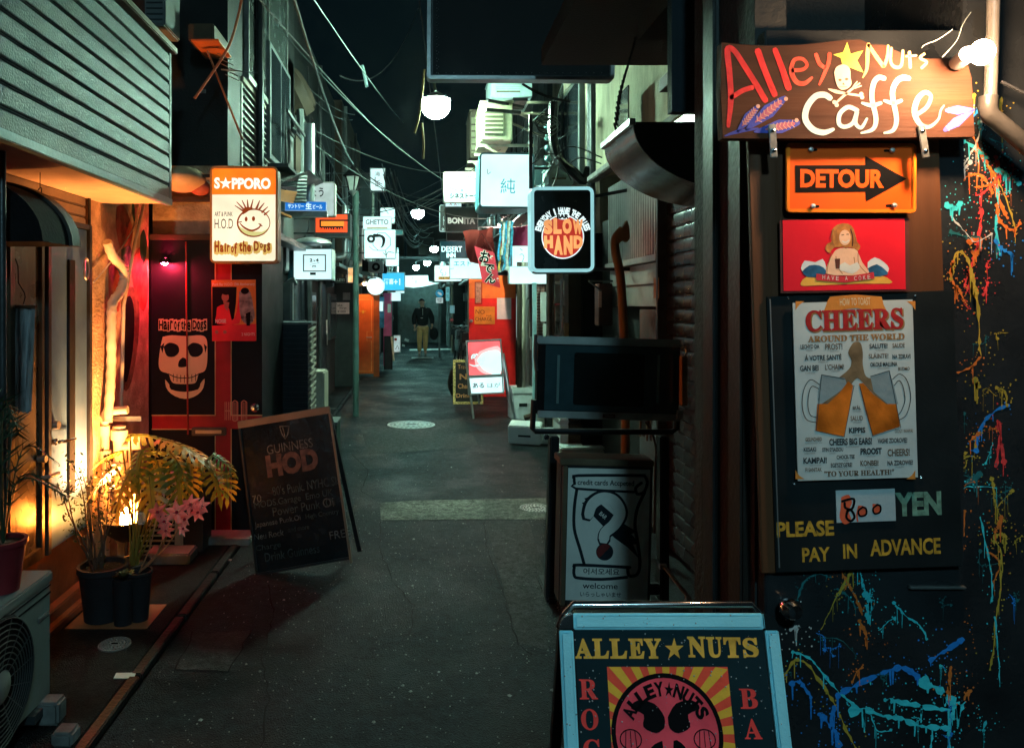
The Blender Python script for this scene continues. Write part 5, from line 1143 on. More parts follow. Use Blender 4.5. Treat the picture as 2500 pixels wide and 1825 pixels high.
for pts, wv in (([(1998, 938), (1976, 926), (1960, 950), (1956, 990), (1966, 1022), (1990, 1030)], 2), ([(1996, 948), (1980, 942), (1972, 960), (1970, 990), (1976, 1012), (1992, 1018)], 2), ([(2176, 925), (2194, 912), (2212, 930), (2220, 970), (2210, 1010), (2192, 1024)], 2), ([(2180, 940), (2192, 928), (2202, 945), (2206, 975), (2198, 1000), (2190, 1012)], 2)): s.st(mb, pts, wv, -.0048, n=5)
s.part('print', mb, dk, flat=True)

# lamp over the plank: bulb, shade, post
t = Thing('bulb_lamp', 'bright bare bulb lamp on a grey pipe above the painted plank', 'lamp', W(2425, 330, 1.70))
bc = W(2398, 128, 1.575)
t.part('bulb', MB().ball(bc, 0.023, 20, 12, 1.15), glow('warm_bulb', (1.0, .62, .34), 1150, .02), world=True)
t.part('socket', MB().tube([bc + Vector((.0, .04, .01)), bc + Vector((.02, .10, .01))], .017, 12), M['white'], world=True)
pipem = mat('grey_conduit_pipe', (.13, .12, .11), .35, .3, dirt=.3)
t.part('pipe', MB().tube([W(2426, -30, 1.70), W(2422, 120, 1.70), W(2418, 240, 1.70)], .013, 12), pipem, world=True)
t.part('pipe', MB().tube(smooth([W(2414, 236, 1.69), W(2414, 275, 1.69), W(2440, 300, 1.69), W(2478, 332, 1.69), W(2530, 375, 1.69)], 4), .019, 12), mat('dark_conduit', (.06, .055, .05), .35, .2), world=True)
solo('thin_wire', MB().tube(smooth([W(2250, 118, 1.6), W(2256, 110, 1.6), W(2290, 96, 1.6), W(2325, 72, 1.6)], 4), .0013, 5), M['palecable'], 'thin bent wire end above the top edge of the painted plank', 'wire')
solo('thin_wire', MB().tube(smooth([W(2300, 140, 1.64), W(2335, 100, 1.64), W(2350, 60, 1.64), W(2370, 30, 1.64)], 4), .0012, 5), M['palecable'], 'long thin wire rising from the plank towards the bulb lamp', 'wire')
solo('twisted_cable', MB().tube(smooth([W(2445, 200, 1.7), W(2470, 212, 1.7), W(2510, 232, 1.7)], 4), .004, 6), M['cable'], 'short dark twisted cable to the side of the grey pipe', 'cable')
# sticker and dark window above the plank
s = Sign('window_sticker', 'oval pale sticker lettered No 7 BRAND on the dark glass above the plank', 'sticker', 1838, -20, 1876, 74, 2.3)
mb = MB(); s.dot(mb, 1857, 26, 18, 0, ry=50); s.part('oval', mb, M['g_dim'] if False else mat('sticker_grey', (.36, .38, .36), .6), flat=True)
mb = MB(); s.put(mb, 'No7', 1843, 5, 1871, 52, -.0006, bold=.03); s.put(mb, 'BRAND', 1846, 56, 1868, 62, -.0006, bold=.02); s.part('lettering', mb, M['ink'], flat=True)
s = Sign('window_sticker', 'pale curling letter painted on dark glass beside the oval sticker', 'sticker', 1800, -30, 1812, 30, 2.3)
mb = MB(); s.st(mb, [(1812, 2), (1800, 14), (1802, 28), (1810, 26), (1806, 12)], 3, 0); s.part('lettering', mb, MATS['sticker_grey'], flat=True)
solo('overhead_window', MB().box(X(1640, 2.32), 3.2, 2.32, 2.36, 2.25, 3.0), M['glass'], 'dark glass panel behind the painted plank, above the cafe door', 'window')

# ------------------------------------------------------------------ poster stand (bottom centre-right)
Yt = 1.62
zt = Z(1492, Yt)
t = Thing('poster_stand', 'aluminium A-frame poster stand headed ALLEY NUTS with a sunburst picture', 'sign', (X(1630, Yt), Yt-.15, 0), (0, 0, 0))
lean = math.atan(0.255/zt)
TB = Matrix.Translation((X(1628, Yt), Yt, zt)) @ Matrix.Rotation(-lean, 4, 'X')      # local: top edge at z=0, going down -z
wS = (1893-1362)*Yt/F
k = Yt/F
class P2(Sign):
    """the poster plane: pixels of the top part of the stand, corrected for its lean"""
    def __init__(s): s.k = k; s.roll = 0; s.cx = 1632; s.cy = 1492; s.o = t.o; s.Mi = t.Mi; s.M = t.M
    def L(s, px, py):
        # exact ray / plane intersection
        d = Vector(((px-VX)/F, 1, -(py-VY)/F)); o = Vector((0, 0, EYE)); n = (TB.to_3x3() @ Vector((0, 1, 0))); p0 = TB.translation
        q = TB.inverted() @ (o + d * ((p0-o).dot(n) / d.dot(n))); return (q.x, q.z)
p = P2()
def pp(name, mb, m, **kw): return t.part(name, MB(t.Mi @ TB).add(mb.v, mb.f), m, **kw)
H_ = 0.96
alum = mat('stand_aluminium', (.36, .84, .95), .34, .2, var=.08, bump=.12, bscale=120)  # cyan of the lamp light put into the aluminium colour
pp('backing_panel', MB().box(-wS/2+.01, wS/2-.01, .004, .014, -H_+.01, -.02), M['black'])
for nm, b_ in (('frame_bar', (-wS/2+.032, wS/2-.032, -.036, -.003)), ('frame_bar', (-wS/2+.032, wS/2-.032, -H_, -H_+.033)), ('frame_bar', (-wS/2, -wS/2+.030, -H_+.034, -.038)), ('frame_bar', (wS/2-.030, wS/2, -H_+.034, -.038))):
    x0, x1, z0, z1 = b_; pp(nm, MB().box(x0, x1, -.006, .004, z0, z1).box(x0+.004, x1-.004, -.009, -.005, z0+.004, z1-.004), alum, bevel=.002)
for sx in (-1, 1):
    q = [(sx*(wS/2-.031 + .031*math.sin(R(a))), -.0345 + .0315*math.cos(R(a))) for a in range(0, 91, 15)] + [(sx*(wS/2-.031), -.0345)]
    pp('corner_cap', MB().poly(q, -.010, .016), M['chrome'], bevel=.001)
pp('top_rail', MB().tube([(-wS/2+.02, .03, -.012), (-wS/2+.04, .03, .010), (wS/2-.04, .03, .010), (wS/2-.02, .03, -.012)], .009, 10), M['chrome'])
pp('top_rail', MB().tube([(-wS/2+.006, .03, -.04), (-wS/2+.02, .03, -.012)], .009, 10).tube([(wS/2-.006, .03, -.04), (wS/2-.02, .03, -.012)], .009, 10), M['blackgloss'])
t.part('back_leg', MB().beam(t.Mi @ Vector((X(1372, Yt)+.01, Yt+.03, zt-.03)), t.Mi @ Vector((X(1372, Yt)+.01, Yt+.32, .0)), .022).beam(t.Mi @ Vector((X(1892, Yt)-.01, Yt+.03, zt-.03)), t.Mi @ Vector((X(1892, Yt)-.01, Yt+.32, .0)), .022), M['black'])
pbk = mat('poster_black', (.012, .028, .034), .16, var=.2, bump=.1, coat=.6)
pp('poster_sheet', MB().box(-wS/2+.034, wS/2-.034, -.002, .003, -H_+.034, -.037), pbk)
def A(mb, fn): fn(mb); return mb
gold2 = mat('poster_gold', (.80, .40, .06), .4, var=.25, scale=30); rdd = mat('poster_coral', (.95, .07, .06), .35, var=.15, scale=10)
mb = MB()
def pput(mb, body, px0, py0, px1, py1, y, **kw):
    a = p.L(px0, (py0+py1)/2); b_ = p.L(px1, (py0+py1)/2); c_ = p.L((px0+px1)/2, py0); d_ = p.L((px0+px1)/2, py1)
    return put(mb, body, (a[0]+b_[0])/2, (c_[1]+d_[1])/2, b_[0]-a[0], c_[1]-d_[1], y, **kw)
for i, ch in enumerate('ALLEY'): w_ = (42, 40, 42, 38, 42)[i]; x_ = (1403, 1446, 1488, 1534, 1572)[i]; pput(mb, serif(ch), x_, 1557, x_+w_, 1606, -.0028, bold=.03)
for i, ch in enumerate('NUTS'): w_ = (44, 38, 42, 38)[i]; x_ = (1678, 1724, 1766, 1812)[i]; pput(mb, serif(ch), x_, 1552+i, x_+w_, 1604, -.0028, bold=.03)
mb.poly([p.L(*q) for q in [(1645 + (24 if i % 2 == 0 else 9.5)*math.sin(R(36*i)), 1583 - (28 if i % 2 == 0 else 11)*math.cos(R(36*i))) for i in range(10)]], -.0028)
pp('lettering', mb, gold2, flat=True)
mb = MB()
for ch, r_ in (('R', (1414, 1656, 1458, 1705)), ('O', (1418, 1728, 1460, 1780)), ('C', (1423, 1802, 1464, 1856)), ('K', (1426, 1880, 1470, 1935)), ('B', (1805, 1679, 1848, 1728)), ('A', (1815, 1752, 1858, 1802)), ('R', (1825, 1828, 1868, 1880))): pput(mb, serif(ch), *r_, -.0028, bold=.012)
pp('lettering', mb, rdd, flat=True)
# sunburst picture
c0 = p.L(1628, 1790); TL = p.L(1481, 1626); TRr = p.L(1775, 1626); BRr = (p.L(1800, 1825)[0], -H_+.12); xl, xr, zt_, zb_ = TL[0], TRr[0], TL[1], -0.60
pp('print', MB().poly([(xl, zt_), (xl, zb_), (xr, zb_), (xr, zt_)], -.0026), mat('burst_coral', (.98, .09, .05), .35, var=.1), flat=True)
mb = MB(); nray = 26
def clip(a):
    dx, dz = math.cos(a), math.sin(a); tt = 9
    for lim, d, c_ in ((xr, dx, c0[0]), (xl, dx, c0[0]), (zt_, dz, c0[1]), (zb_, dz, c0[1])):
        if abs(d) > 1e-6:
            q = (lim - c_)/d
            if q > 0: tt = min(tt, q)
    return (c0[0]+dx*tt, c0[1]+dz*tt)
for i in range(nray):
    a0 = 2*math.pi*i/nray; a1 = a0 + math.pi/nray
    mb.add([(c0[0], -.0029, c0[1])] + [(q[0], -.0029, q[1]) for q in (clip(a0), clip(a1))], [(0, 1, 2)])
pp('print', mb, mat('burst_yellow', (.92, .46, .05), .35, var=.1), flat=True)
rr = .118
pp('print', MB().poly(circ(c0[0], c0[1], rr, 44), -.0032), M['ink'], flat=True)
pp('print', MB().poly(circ(c0[0], c0[1], rr*.92, 44), -.0035), mat('disc_coral', (.95, .08, .11), .35, var=.25, scale=8), flat=True)
mb = MB()
for i, ch in enumerate('ALLEY☆NUTS'):
    a = R(152 - i*13.8); put(mb, '★' if ch == '☆' else ch, c0[0]+rr*.74*math.cos(a), c0[1]+rr*.74*math.sin(a), rr*.17, rr*.24, -.0040, rot=math.degrees(a)-90, bold=.05)
# a butterfly-like emblem and two nuts
def em(pts, n=3): mb.poly([tuple(q) for q in smooth([(c0[0]+a*rr, c0[1]+b*rr) for a, b in pts] + [(c0[0]+pts[0][0]*rr, c0[1]+pts[0][1]*rr)], n)][:-1], -.0040)
for sx in (-1, 1):
    em([(sx*.03, .28), (sx*.2, .5), (sx*.5, .55), (sx*.62, .42), (sx*.4, .32), (sx*.42, .12), (sx*.2, .02), (sx*.05, .1)] if sx > 0 else [(-.05, .1), (-.2, .02), (-.42, .12), (-.4, .32), (-.62, .42), (-.5, .55), (-.2, .5), (-.03, .28)])
    em([(sx*.1, -.1), (sx*.3, -.2), (sx*.34, -.45), (sx*.1, -.55)] if sx < 0 else [(sx*.1, -.55), (sx*.34, -.45), (sx*.3, -.2), (sx*.1, -.1)])
    mb.ring(circ(c0[0]+sx*rr*.66, c0[1]-rr*.08, rr*.2, 20, rr*.17), circ(c0[0]+sx*rr*.66, c0[1]-rr*.08, rr*.18, 20, rr*.15), -.0040, .0002)
    for q in range(3): mb.stroke([(c0[0]+sx*rr*(.56+.1*q), c0[1]-rr*.2), (c0[0]+sx*rr*(.58+.08*q), c0[1]+rr*.05)], .0016, -.0041)
pp('lettering', mb, M['ink'], flat=True)
mb = MB()     # rain drops
for i in range(420):
    x_ = random.uniform(-wS/2, wS/2); z_ = random.uniform(-.62, -.004); r_ = random.choice((.0006, .0009, .0012, .0018)) ; edge = abs(x_) > wS/2-.034 or z_ > -.037
    mb.ball((x_, (-.009 if edge else -.0042), z_), r_, 7, 4, 1.0)
q = MB(); q.v = [Vector((v.x, v.y, v.z)) for v in mb.v]; q.f = mb.f
pp('raindrop', q, mat('water_drop', (.5, .55, .56), .05, .3, bump=0), kind='stuff')

# ------------------------------------------------------------------ television on its black stand
YT = 4.05
t = Thing('television_stand', 'black tubular stand holding the old flat television', 'stand', (X(1485, YT), YT+.1, 0))
def xz(px, py, Y=YT): return (X(px, Y), Z(py, Y))
def tb(pts, r, Y=YT+.03): return MB().tube([W(x, y, Y) for x, y in pts], r, 10)
bs = mat('stand_black', (.012, .013, .015), .3, bump=.03)
t.part('frame_tube', tb([(1303, 975), (1300, 1045), (1306, 1052), (1640, 1054), (1652, 1046), (1655, 1000)], .016), bs, world=True)
lg1 = MB().beam(W(1352, 1062, YT+.05), W(1338, 1570, YT+.05), .075, .05); lg1.beam(W(1330, 1062, YT+.03), W(1338, 1070, YT+.03), .03)
t.part('post', lg1, bs, world=True, bevel=.006)
t.part('post', MB().beam(W(1618, 1062, YT+.05), W(1618, 1480, YT+.05), .07, .05), bs, world=True, bevel=.006)
t.part('base', MB().box(X(1345, YT), X(1620, YT), YT+.03, YT+.08, .03, .09).box(X(1335, YT), X(1360, YT), YT-.02, YT+.35, .0, .03), bs, world=True, bevel=.01)
t.part('side_tube', tb([(1308, 816), (1306, 870), (1310, 905)], .009, YT-.02), M['darksteel'], world=True)
s = Sign('television', 'old wide flat television with a dark screen and grey bezel strips', 'television', 1308, 826, 1662, 1022, YT, roll=-1.6)
s.panel('casing', M['blackgloss'], (1312, 832, 1660, 1018), 0, .09, bevel=.01)
s.panel('bezel_top', mat('tv_grey', (.42, .46, .44), .4, .2, dirt=.2), (1312, 824, 1662, 843), -.012, .0, bevel=.004)
s.panel('bezel_bottom', MATS['tv_grey'], (1312, 1006, 1660, 1023), -.012, .0, bevel=.004)
s.panel('screen', mat('tv_screen', (.030, .065, .078), .14, bump=.0, spec=.7), (1330, 846, 1655, 1004), -.006, -.001)
s.panel('inner_screen', mat('tv_inner', (.006, .009, .010), .2, bump=0), (1400, 862, 1572, 990), -.0075, -.006, rad=6)
for x_ in (1362, 1606): s.panel('speaker_strip', mat('tv_strip', (.16, .28, .28), .35, .3), (x_-3, 866, x_+3, 984), -.010, -.006, bevel=.001)
s.panel('badge', M['wood'], (1470, 1010, 1500, 1019), -.014, -.012)
mb = MB(); s.put(mb, 'TYPHON', 1474, 1012, 1496, 1017, -.0145, bold=.01); s.part('lettering', mb, M['alu'], flat=True)
s.panel('end_cap', MATS['tv_grey'], (1650, 1000, 1664, 1022), -.02, -.008, bevel=.002)
s.panel('clip', M['steel'], (1308, 824, 1318, 834), -.018, .0, bevel=.002)
solo('power_cable', MB().tube(smooth([W(1575, 1028, 4.15), W(1592, 1055, 4.15), W(1602, 1100, 4.15), W(1600, 1150, 4.15), W(1598, 1300, 4.2)], 5), .007, 8), M['cable'], 'black power cable hanging below the television', 'cable')

# question-mark light box
YQ = 3.72
s = Sign('light_box_sign', 'unlit grey light box with a big question mark and scroll reading credit cards Accpeted', 'sign', 1370, 1125, 1600, 1468, YQ, roll=-1.3)
s.panel('case', mat('box_dark_case', (.03, .03, .032), .4), (1368, 1130, 1592, 1475), .004, .14, bevel=.006)
s.panel('top_cap', mat('box_bronze', (.22, .17, .11), .35, .5, dirt=.3), (1366, 1120, 1596, 1136), -.012, .15, bevel=.004)
s.panel('side_trim', MATS['box_bronze'], (1370, 1137, 1382, 1475), -.01, .01, bevel=.003)
s.panel('face', mat('box_face_grey', (.82, .82, .76), .45, var=.1, bump=.05, dirt=.15), (1384, 1144, 1584, 1466), 0, .006)
bl = MB(); k_ = -.0012
s.st(bl, [(1403, 1180), (1402, 1168), (1412, 1160), (1560, 1160), (1574, 1162), (1580, 1178), (1572, 1200), (1556, 1205), (1552, 1190), (1566, 1178)], 7, k_, n=3)
s.st(bl, [(1403, 1180), (1406, 1192), (1548, 1200)], 6, k_, n=2)
s.st(bl, [(1408, 1194), (1402, 1240), (1402, 1290), (1416, 1340), (1426, 1376)], 7.5, k_, n=5)
s.st(bl, [(1574, 1200), (1556, 1240), (1550, 1280), (1556, 1320), (1562, 1370), (1556, 1400), (1536, 1404), (1532, 1384)], 7.5, k_, n=5)
s.st(bl, [(1538, 1384), (1412, 1378), (1402, 1384), (1402, 1404), (1414, 1410), (1470, 1413), (1530, 1408)], 7.5, k_, n=3)
s.po(bl, [(1426, 1216), (1444, 1210), (1524, 1278), (1556, 1298), (1540, 1302), (1562, 1326), (1545, 1328), (1560, 1362), (1532, 1335), (1500, 1312), (1440, 1250), (1420, 1226), (1434, 1224)], k_)
s.part('print', bl, mat('box_navy_ink', (.012, .02, .028), .5, bump=0), flat=True)
q = MB(); s.st(q, [(1433, 1258), (1442, 1228), (1470, 1212), (1500, 1220), (1516, 1250), (1502, 1280), (1478, 1300), (1474, 1318)], [30, 32, 34, 34, 34, 34, 32, 32], k_-.0012, n=6)
s.part('print', q, MATS['box_navy_ink'], flat=True)
q = MB(); s.st(q, [(1437, 1256), (1446, 1230), (1470, 1215), (1498, 1222), (1513, 1250), (1500, 1278), (1478, 1298), (1474, 1314)], [23, 26, 28, 28, 28, 28, 26, 26], k_-.0024, n=6)
s.part('print', q, MATS['box_face_grey'], flat=True)
q = MB(); s.dot(q, 1476, 1346, 21, k_-.001, n=28); s.part('print', q, MATS['box_navy_ink'], flat=True)
q = MB(); s.po(q, [(1460, 1360), (1456, 1345), (1464, 1331), (1478, 1326), (1490, 1332), (1478, 1345), (1468, 1356)], k_-.002, n=2); s.part('print', q, mat('box_dark_red', (.14, .02, .02), .5), flat=True)
q = MB(); s.put(q, 'credit cards Accpeted', 1410, 1171, 1548, 1188, k_-.0005, bold=.015); s.put(q, '어서오세요', 1424, 1386, 1512, 1402, k_-.0005, bold=.01); s.put(q, 'welcome', 1422, 1422, 1508, 1436, k_-.0005, bold=.01); s.put(q, 'いらっしゃいませ', 1416, 1444, 1516, 1456, k_-.0005, bold=.01)
s.part('lettering', q, MATS['box_navy_ink'], flat=True)
q = MB(); s.put(q, 'BAR', 1462, 1252, 1482, 1262, k_-.003, rot=-40, bold=.02); s.part('lettering', q, MATS['box_face_grey'], flat=True)
# angled metal arm on the ground and its end
solo('metal_strut', MB().beam(W(1620, 1380, 3.2), W(1688, 1466, 3.0), .016, .006).obox(W(1682, 1466, 3.0), (.03, .02, .02), (0, 20, 0)).obox(W(1618, 1382, 3.2), (.03, .02, .02)), M['steel'], 'slanting thin metal strut leaning beside the question-mark light box', 'strut')
solo('wall_pipe', MB().tube([W(1730, 880, 3.1), W(1738, 1200, 3.1), W(1728, 1470, 3.1)], .012, 8), M['darksteel'], 'vertical dark pipe beside the black roller shutter', 'pipe')

# ================================================================== RIGHT FACADE BEYOND THE CAFE
XR = 1.6
def YR(px, x=XR): return x*F/(px-VX)
t = Thing('shutter_bar_building', 'dark bar with black roller shutter, ribbed panel and steel door, right side', 'building', (XR, 4.5, 0))
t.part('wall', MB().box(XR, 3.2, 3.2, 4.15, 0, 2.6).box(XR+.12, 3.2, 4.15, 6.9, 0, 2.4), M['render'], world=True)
shm = mat('shutter_slat', (.03, .034, .04), .26, .3, var=.15, bump=.1, bscale=20, dirt=.15)
prof = [(.0, 0), (-.010, .003), (-.012, .012), (-.012, .062), (-.007, .076), (0, .080), (0, .086)]
f0 = None
for k in range(27):
    if f0 is None:
        f0 = t.part('shutter_slat', MB().extr([(p_[0]+.06, p_[1]) for p_ in prof] + [(.075, .086), (.075, 0)], 'y', -.30, .40), shm); o = f0
    else: o = f0.copy(); COL.objects.link(o)
    o.location = (0, 0, .04 + k*.0875)
t.part('shutter_rail', MB().box(XR-.01, XR+.09, 4.15, 4.195, 0, 2.45).box(XR-.01, XR+.09, 4.905, 4.945, 0, 2.45), M['darksteel'], world=True, bevel=.004)
t.part('shutter_box', MB().box(XR-.05, XR+.3, 4.1, 4.98, 2.42, 2.75), M['blackgloss'], world=True, bevel=.01)
# ribbed panel over the door
rb = mat('ribbed_metal', (.40, .40, .39), .38, .6, var=.1, dirt=.3)
pv_ = []; n_ = 24
for k in range(n_): 
    y0 = 4.95 + k*(1.32/n_); w_ = 1.32/n_; pv_ += [(y0, 0), (y0+w_*.25, -.012), (y0+w_*.6, -.012), (y0+w_*.8, 0)]
vs = [(XR+.02+p_[1], p_[0], z_) for z_ in (1.98, 2.62) for p_ in pv_]; n2 = len(pv_)
t.part('ribbed_panel', MB().add(vs, [(i, i+1, n2+i+1, n2+i) for i in range(n2-1)]).box(XR+.025, XR+.2, 4.95, 6.28, 1.98, 2.62), rb, world=True)
t.part('panel_edge', MB().box(XR-.01, XR+.03, 4.95, 6.30, 1.93, 1.975), rb, world=True, bevel=.003)
t.part('transom', MB().box(XR+.03, XR+.1, 4.95, 6.28, 1.78, 1.925).box(XR+.045, XR+.1, 4.95, 6.28, 1.62, 1.775), rb, world=True, bevel=.004)
sd = t.part('door', MB().box(XR+.05, XR+.1, YR(1605), YR(1545), .08, 1.60), mat('glossy_steel_door', (.24, .25, .26), .18, .8, var=.15, bump=.15, bscale=10), world=True, bevel=.004, label='glossy steel door with soft reflections')
t.part('window', MB().box(XR+.04, XR+.05, YR(1566), YR(1552), .70, 1.12), M['ink'], sd, world=True)
t.part('window_frame', MB().box(XR+.032, XR+.04, YR(1569), YR(1566), .66, 1.16).box(XR+.032, XR+.04, YR(1552), YR(1549), .66, 1.16), M['wood'], sd, world=True)
t.part('dark_doorway', MB().box(XR+.2, XR+.21, 5.6, 6.9, 0, 1.95), M['ink'], world=True)
t.part('meter_box', MB().box(XR-.06, XR+.0, 3.80, 3.98, Z(578, 3.9), Z(515, 3.9)), M['greymetal'], world=True, bevel=.01)
t.part('notice', MB().box(XR-.006, XR-.002, YR(1610), YR(1598), Z(728, 4.95), Z(678, 4.95)), mat('faded_card', (.45, .25, .15), .7), world=True)
# stucco upper wall lit by the alley lamp
stm = mat('mouldy_stucco', (.42, .39, .27), .9, var=.3, scale=3, bump=.7, bscale=70, dirt=.85, dirtcol=(.07, .065, .05), stretch=(1, 1, .3))
t2 = Thing('stucco_building', 'upper storey of stained pale stucco above the ribbed panel, right side', 'building', (1.75, 6, 2.9))
t2.part('wall', MB().box(1.72, 4, 4.3, 7.15, 2.86, 6.2), stm, world=True)
t2.part('corner_pipe', MB().tube([(1.70, 7.2, 2.6), (1.70, 7.2, 6.2)], .03, 10), M['darksteel'], world=True)
t2.part('shadow_box', MB().box(1.55, 1.72, 4.9, 5.3, 3.35, 4.2), M['brownwall'], world=True, bevel=.01)
t2.part('ledge', MB().box(1.62, 1.72, 4.3, 7.1, 2.8, 2.86), M['concrete'], world=True, bevel=.01)

# curved black and steel hood
prof = []
xl, xr, zt_, zb_ = X(1547, 3.44), 1.62, Z(302, 3.44), Z(474, 3.44)
for a in range(0, 91, 6): prof.append((xr - (xr-xl)*math.cos(R(a)), zt_ - (zt_-zb_)*math.sin(R(a))))
t = Thing('round_duct_hood', 'large quarter-round steel hood with a black end, jutting above the black shutter', 'hood', (1.6, 3.7, 2.3))
t.part('end_plate', MB().extr(prof + [(xr, zt_)], 'y', 3.44, 3.452), M['black'], world=True)
cur = []
for y_ in (3.452, 3.62, 3.80, 3.98):
    for p_ in prof: cur.append((p_[0], y_, p_[1]))
n_ = len(prof)
t.part('curved_sheet', MB().add(cur, [(j*n_+i, j*n_+i+1, (j+1)*n_+i+1, (j+1)*n_+i) for j in range(3) for i in range(n_-1)]), mat('hood_steel', (.50, .62, .65), .22, .75, var=.1, bump=.25, bscale=7, stretch=(1, 1, 3)), world=True)
t.part('edge_trim', MB().beam((xl-.005, 3.44, zt_+.01), (xl-.005, 3.99, zt_+.01), .03), M['alu'], world=True)
t.part('top_plate', MB().box(xl, xr, 3.44, 3.99, zt_, zt_+.008), M['black'], world=True)
mb = MB()
for k in range(26):
    a = k*.33; p_ = W(1500 + k*2.9, 310 - k*13, 3.75); mb.tube([p_ + Vector((.010*math.cos(a), 0, -.022)), p_ + Vector((.010*math.cos(a+1.5), .004, .022))], .006, 6)
solo('twisted_cable', mb, M['cable'], 'twisted black cables rising from the round hood past the dark hanging sign', 'cable')
solo('dark_beam', MB().beam(W(1640, 210, 3.0), W(1735, 125, 2.5), .10, .05).beam(W(1660, 232, 3.2), W(1700, 250, 2.9), .06), mat('beam_brown', (.10, .075, .06), .7, dirt=.4), 'blurred brown beam end jutting beside the left end of the painted plank', 'beam')

# leaning bent wooden pole with an axe-like head
pl = smooth([W(1526, 1125, 5.0), W(1527, 950, 5.0), W(1522, 800, 5.0), W(1515, 680, 5.0), W(1502, 610, 5.0), W(1504, 580, 5.0), W(1520, 560, 5.0)], 6)
t = Thing('wooden_pole', 'bent yellowish wooden pole with an axe-shaped head behind the television', 'pole', (pl[0][0], 5.0, 0))
wm_ = mat('ochre_wood', (.20, .13, .055), .55, var=.35, scale=6, bump=.3, dirt=.3, stretch=(1, 1, .2))
t.part('shaft', MB().tube([(pl[0][0], 5.0, 0)] + pl, .030, 10), wm_, world=True)
hd = [(1504, 590), (1508, 572), (1520, 555), (1530, 537), (1535, 552), (1537, 582), (1530, 592), (1520, 586), (1510, 596)]
t.part('head', MB().poly([(X(a, 4.98), Z(b, 4.98)) for a, b in hd], 4.965, .05), wm_, world=True, bevel=.005)

# ------------------------------------------------------------------ big dark sign overhead
s = Sign('hanging_sign_board', 'huge unlit black riveted sign hanging over the alley at the top', 'sign', 1045, -160, 1500, 196, 4.6, roll=-.3)
s.panel('board', mat('board_black', (.007, .009, .010), .6, spec=.25), (1058, -160, 1490, 184), .0, .06)
s.frame('frame', M['steel'], (1043, -170, 1500, 196), 9, -.02, .07, rad=10, bevel=.004)
s.frame('inner_edge', M['darksteel'], (1054, -160, 1492, 187), 3, -.004, .0)
mb = MB()
for i in range(18): 
    for dx, dy in ((0, 0), (5, 3), (1, 7)):
        c_ = s.L(1066+dx, -120 + i*17.5+dy); mb.lathe([(.0005, -.003), (.0028, 0)], 6, (c_[0], 0, c_[1]), 'y')
for i in range(22):
    c_ = s.L(1070 + i*19, 178); mb.lathe([(.0005, -.003), (.0028, 0)], 6, (c_[0], 0, c_[1]), 'y')
s.part('rivet', mb, M['steel'], kind='stuff')
s.part('hanger', MB().beam((.45, .03, .5), (1.0, .03, .62), .04), M['black'])

# ------------------------------------------------------------------ lit and unlit shop signs down the alley
caseW = mat('sign_case_pale', (.42, .50, .50), .45, dirt=.35); caseD = mat('sign_case_dark', (.035, .04, .042), .4, dirt=.2)
def box_sign(label, px0, py0, px1, py1, Y, face, rad=8, fr=4, depth=.14, case=None, group=None, roll=0, side=0, name='light_box_sign', yaw=0):
    s = Sign(name, label, 'sign', px0, py0, px1, py1, Y, roll, yaw, group)
    s.panel('case', case or caseW, (px0, py0, px1, py1), .004, depth, rad=rad)
    s.frame('rim', case or caseW, (px0, py0, px1, py1), fr, -.006, .006, rad=rad)
    s.panel('face', face, (px0+fr, py0+fr, px1-fr, py1-fr), 0, .003, rad=max(rad-fr, 1.0))
    s.panel('face', face, (px0+fr, py0+fr, px1-fr, py1-fr), depth, depth+.003, rad=max(rad-fr, 1.0))  # unseen back face, added so lit signs also shine on things behind
    if side:      # arms back to the facade
        xw = (1.65 if side > 0 else -1.6) - s.o.location.x
        for fz in (.3, -.3):
            h = (py1-py0)*s.k*fz; s.part('arm', MB().beam((side*(px1-px0)*s.k/2, depth*.5, h), (xw, depth*.5, h), .022), M['darksteel'])
    return s
tealink = mat('teal_ink', (.03, .30, .34), .5, bump=0)
# SLOW HAND
s = box_sign('rounded sign with black face and orange disc reading BAR SLOW HAND', 1296, 456, 1450, 664, 5.6, mat('slow_black', (.01, .02, .024), .25, bump=.02, coat=.3), rad=16, fr=8, depth=.16, case=glow('slow_rim', (.45, .95, 1), .62), roll=.3)
s.panel('back_shell', caseD, (1300, 459, 1456, 667), .03, .17, rad=16)
o_ = s.L(1374, 578); s.part('print', MB().poly(circ(o_[0], o_[1], 52*s.k, 48, 54*s.k), -.0006), glow('slow_white', (.8, 1, 1), 1.0), flat=True)
s.part('print', MB().poly(circ(o_[0], o_[1], 49*s.k, 48, 51*s.k), -.0011), glow('slow_red', (.75, .05, .03), .62), flat=True)
mb = MB()
for i, (ch, w_, y0, y1) in enumerate((('S', 24, 536, 572), ('L', 22, 533, 571), ('O', 25, 533, 571), ('W', 27, 536, 572))): x_ = 1326 + sum((24, 22, 25, 27)[:i]); s.put(mb, ch, x_+1, y0, x_+w_-1, y1, -.0018, bold=.08)
for i, (ch, w_, y0, y1) in enumerate((('H', 24, 575, 606), ('A', 24, 575, 622), ('N', 24, 575, 622), ('D', 25, 575, 607))): x_ = 1327 + sum((24, 24, 24, 25)[:i]); s.put(mb, ch, x_+1, y0, x_+w_-1, y1, -.0018, bold=.08)
s.part('lettering', mb, glow('slow_orange', (1.0, .42, .14), .95, .3, 4), flat=True)
c_ = s.L(1374, 528); s.part('print', MB().poly(circ(c_[0], c_[1], 17*s.k, 28, 8*s.k), -.0021), MATS['slow_white'], flat=True)
mb = MB(); s.put(mb, 'BAR', 1359, 523, 1389, 534, -.0028, bold=.07); s.part('lettering', mb, M['ink'], flat=True)
mb = MB(); txt = 'EVERYDAY I HAVE THE BLUES'; 
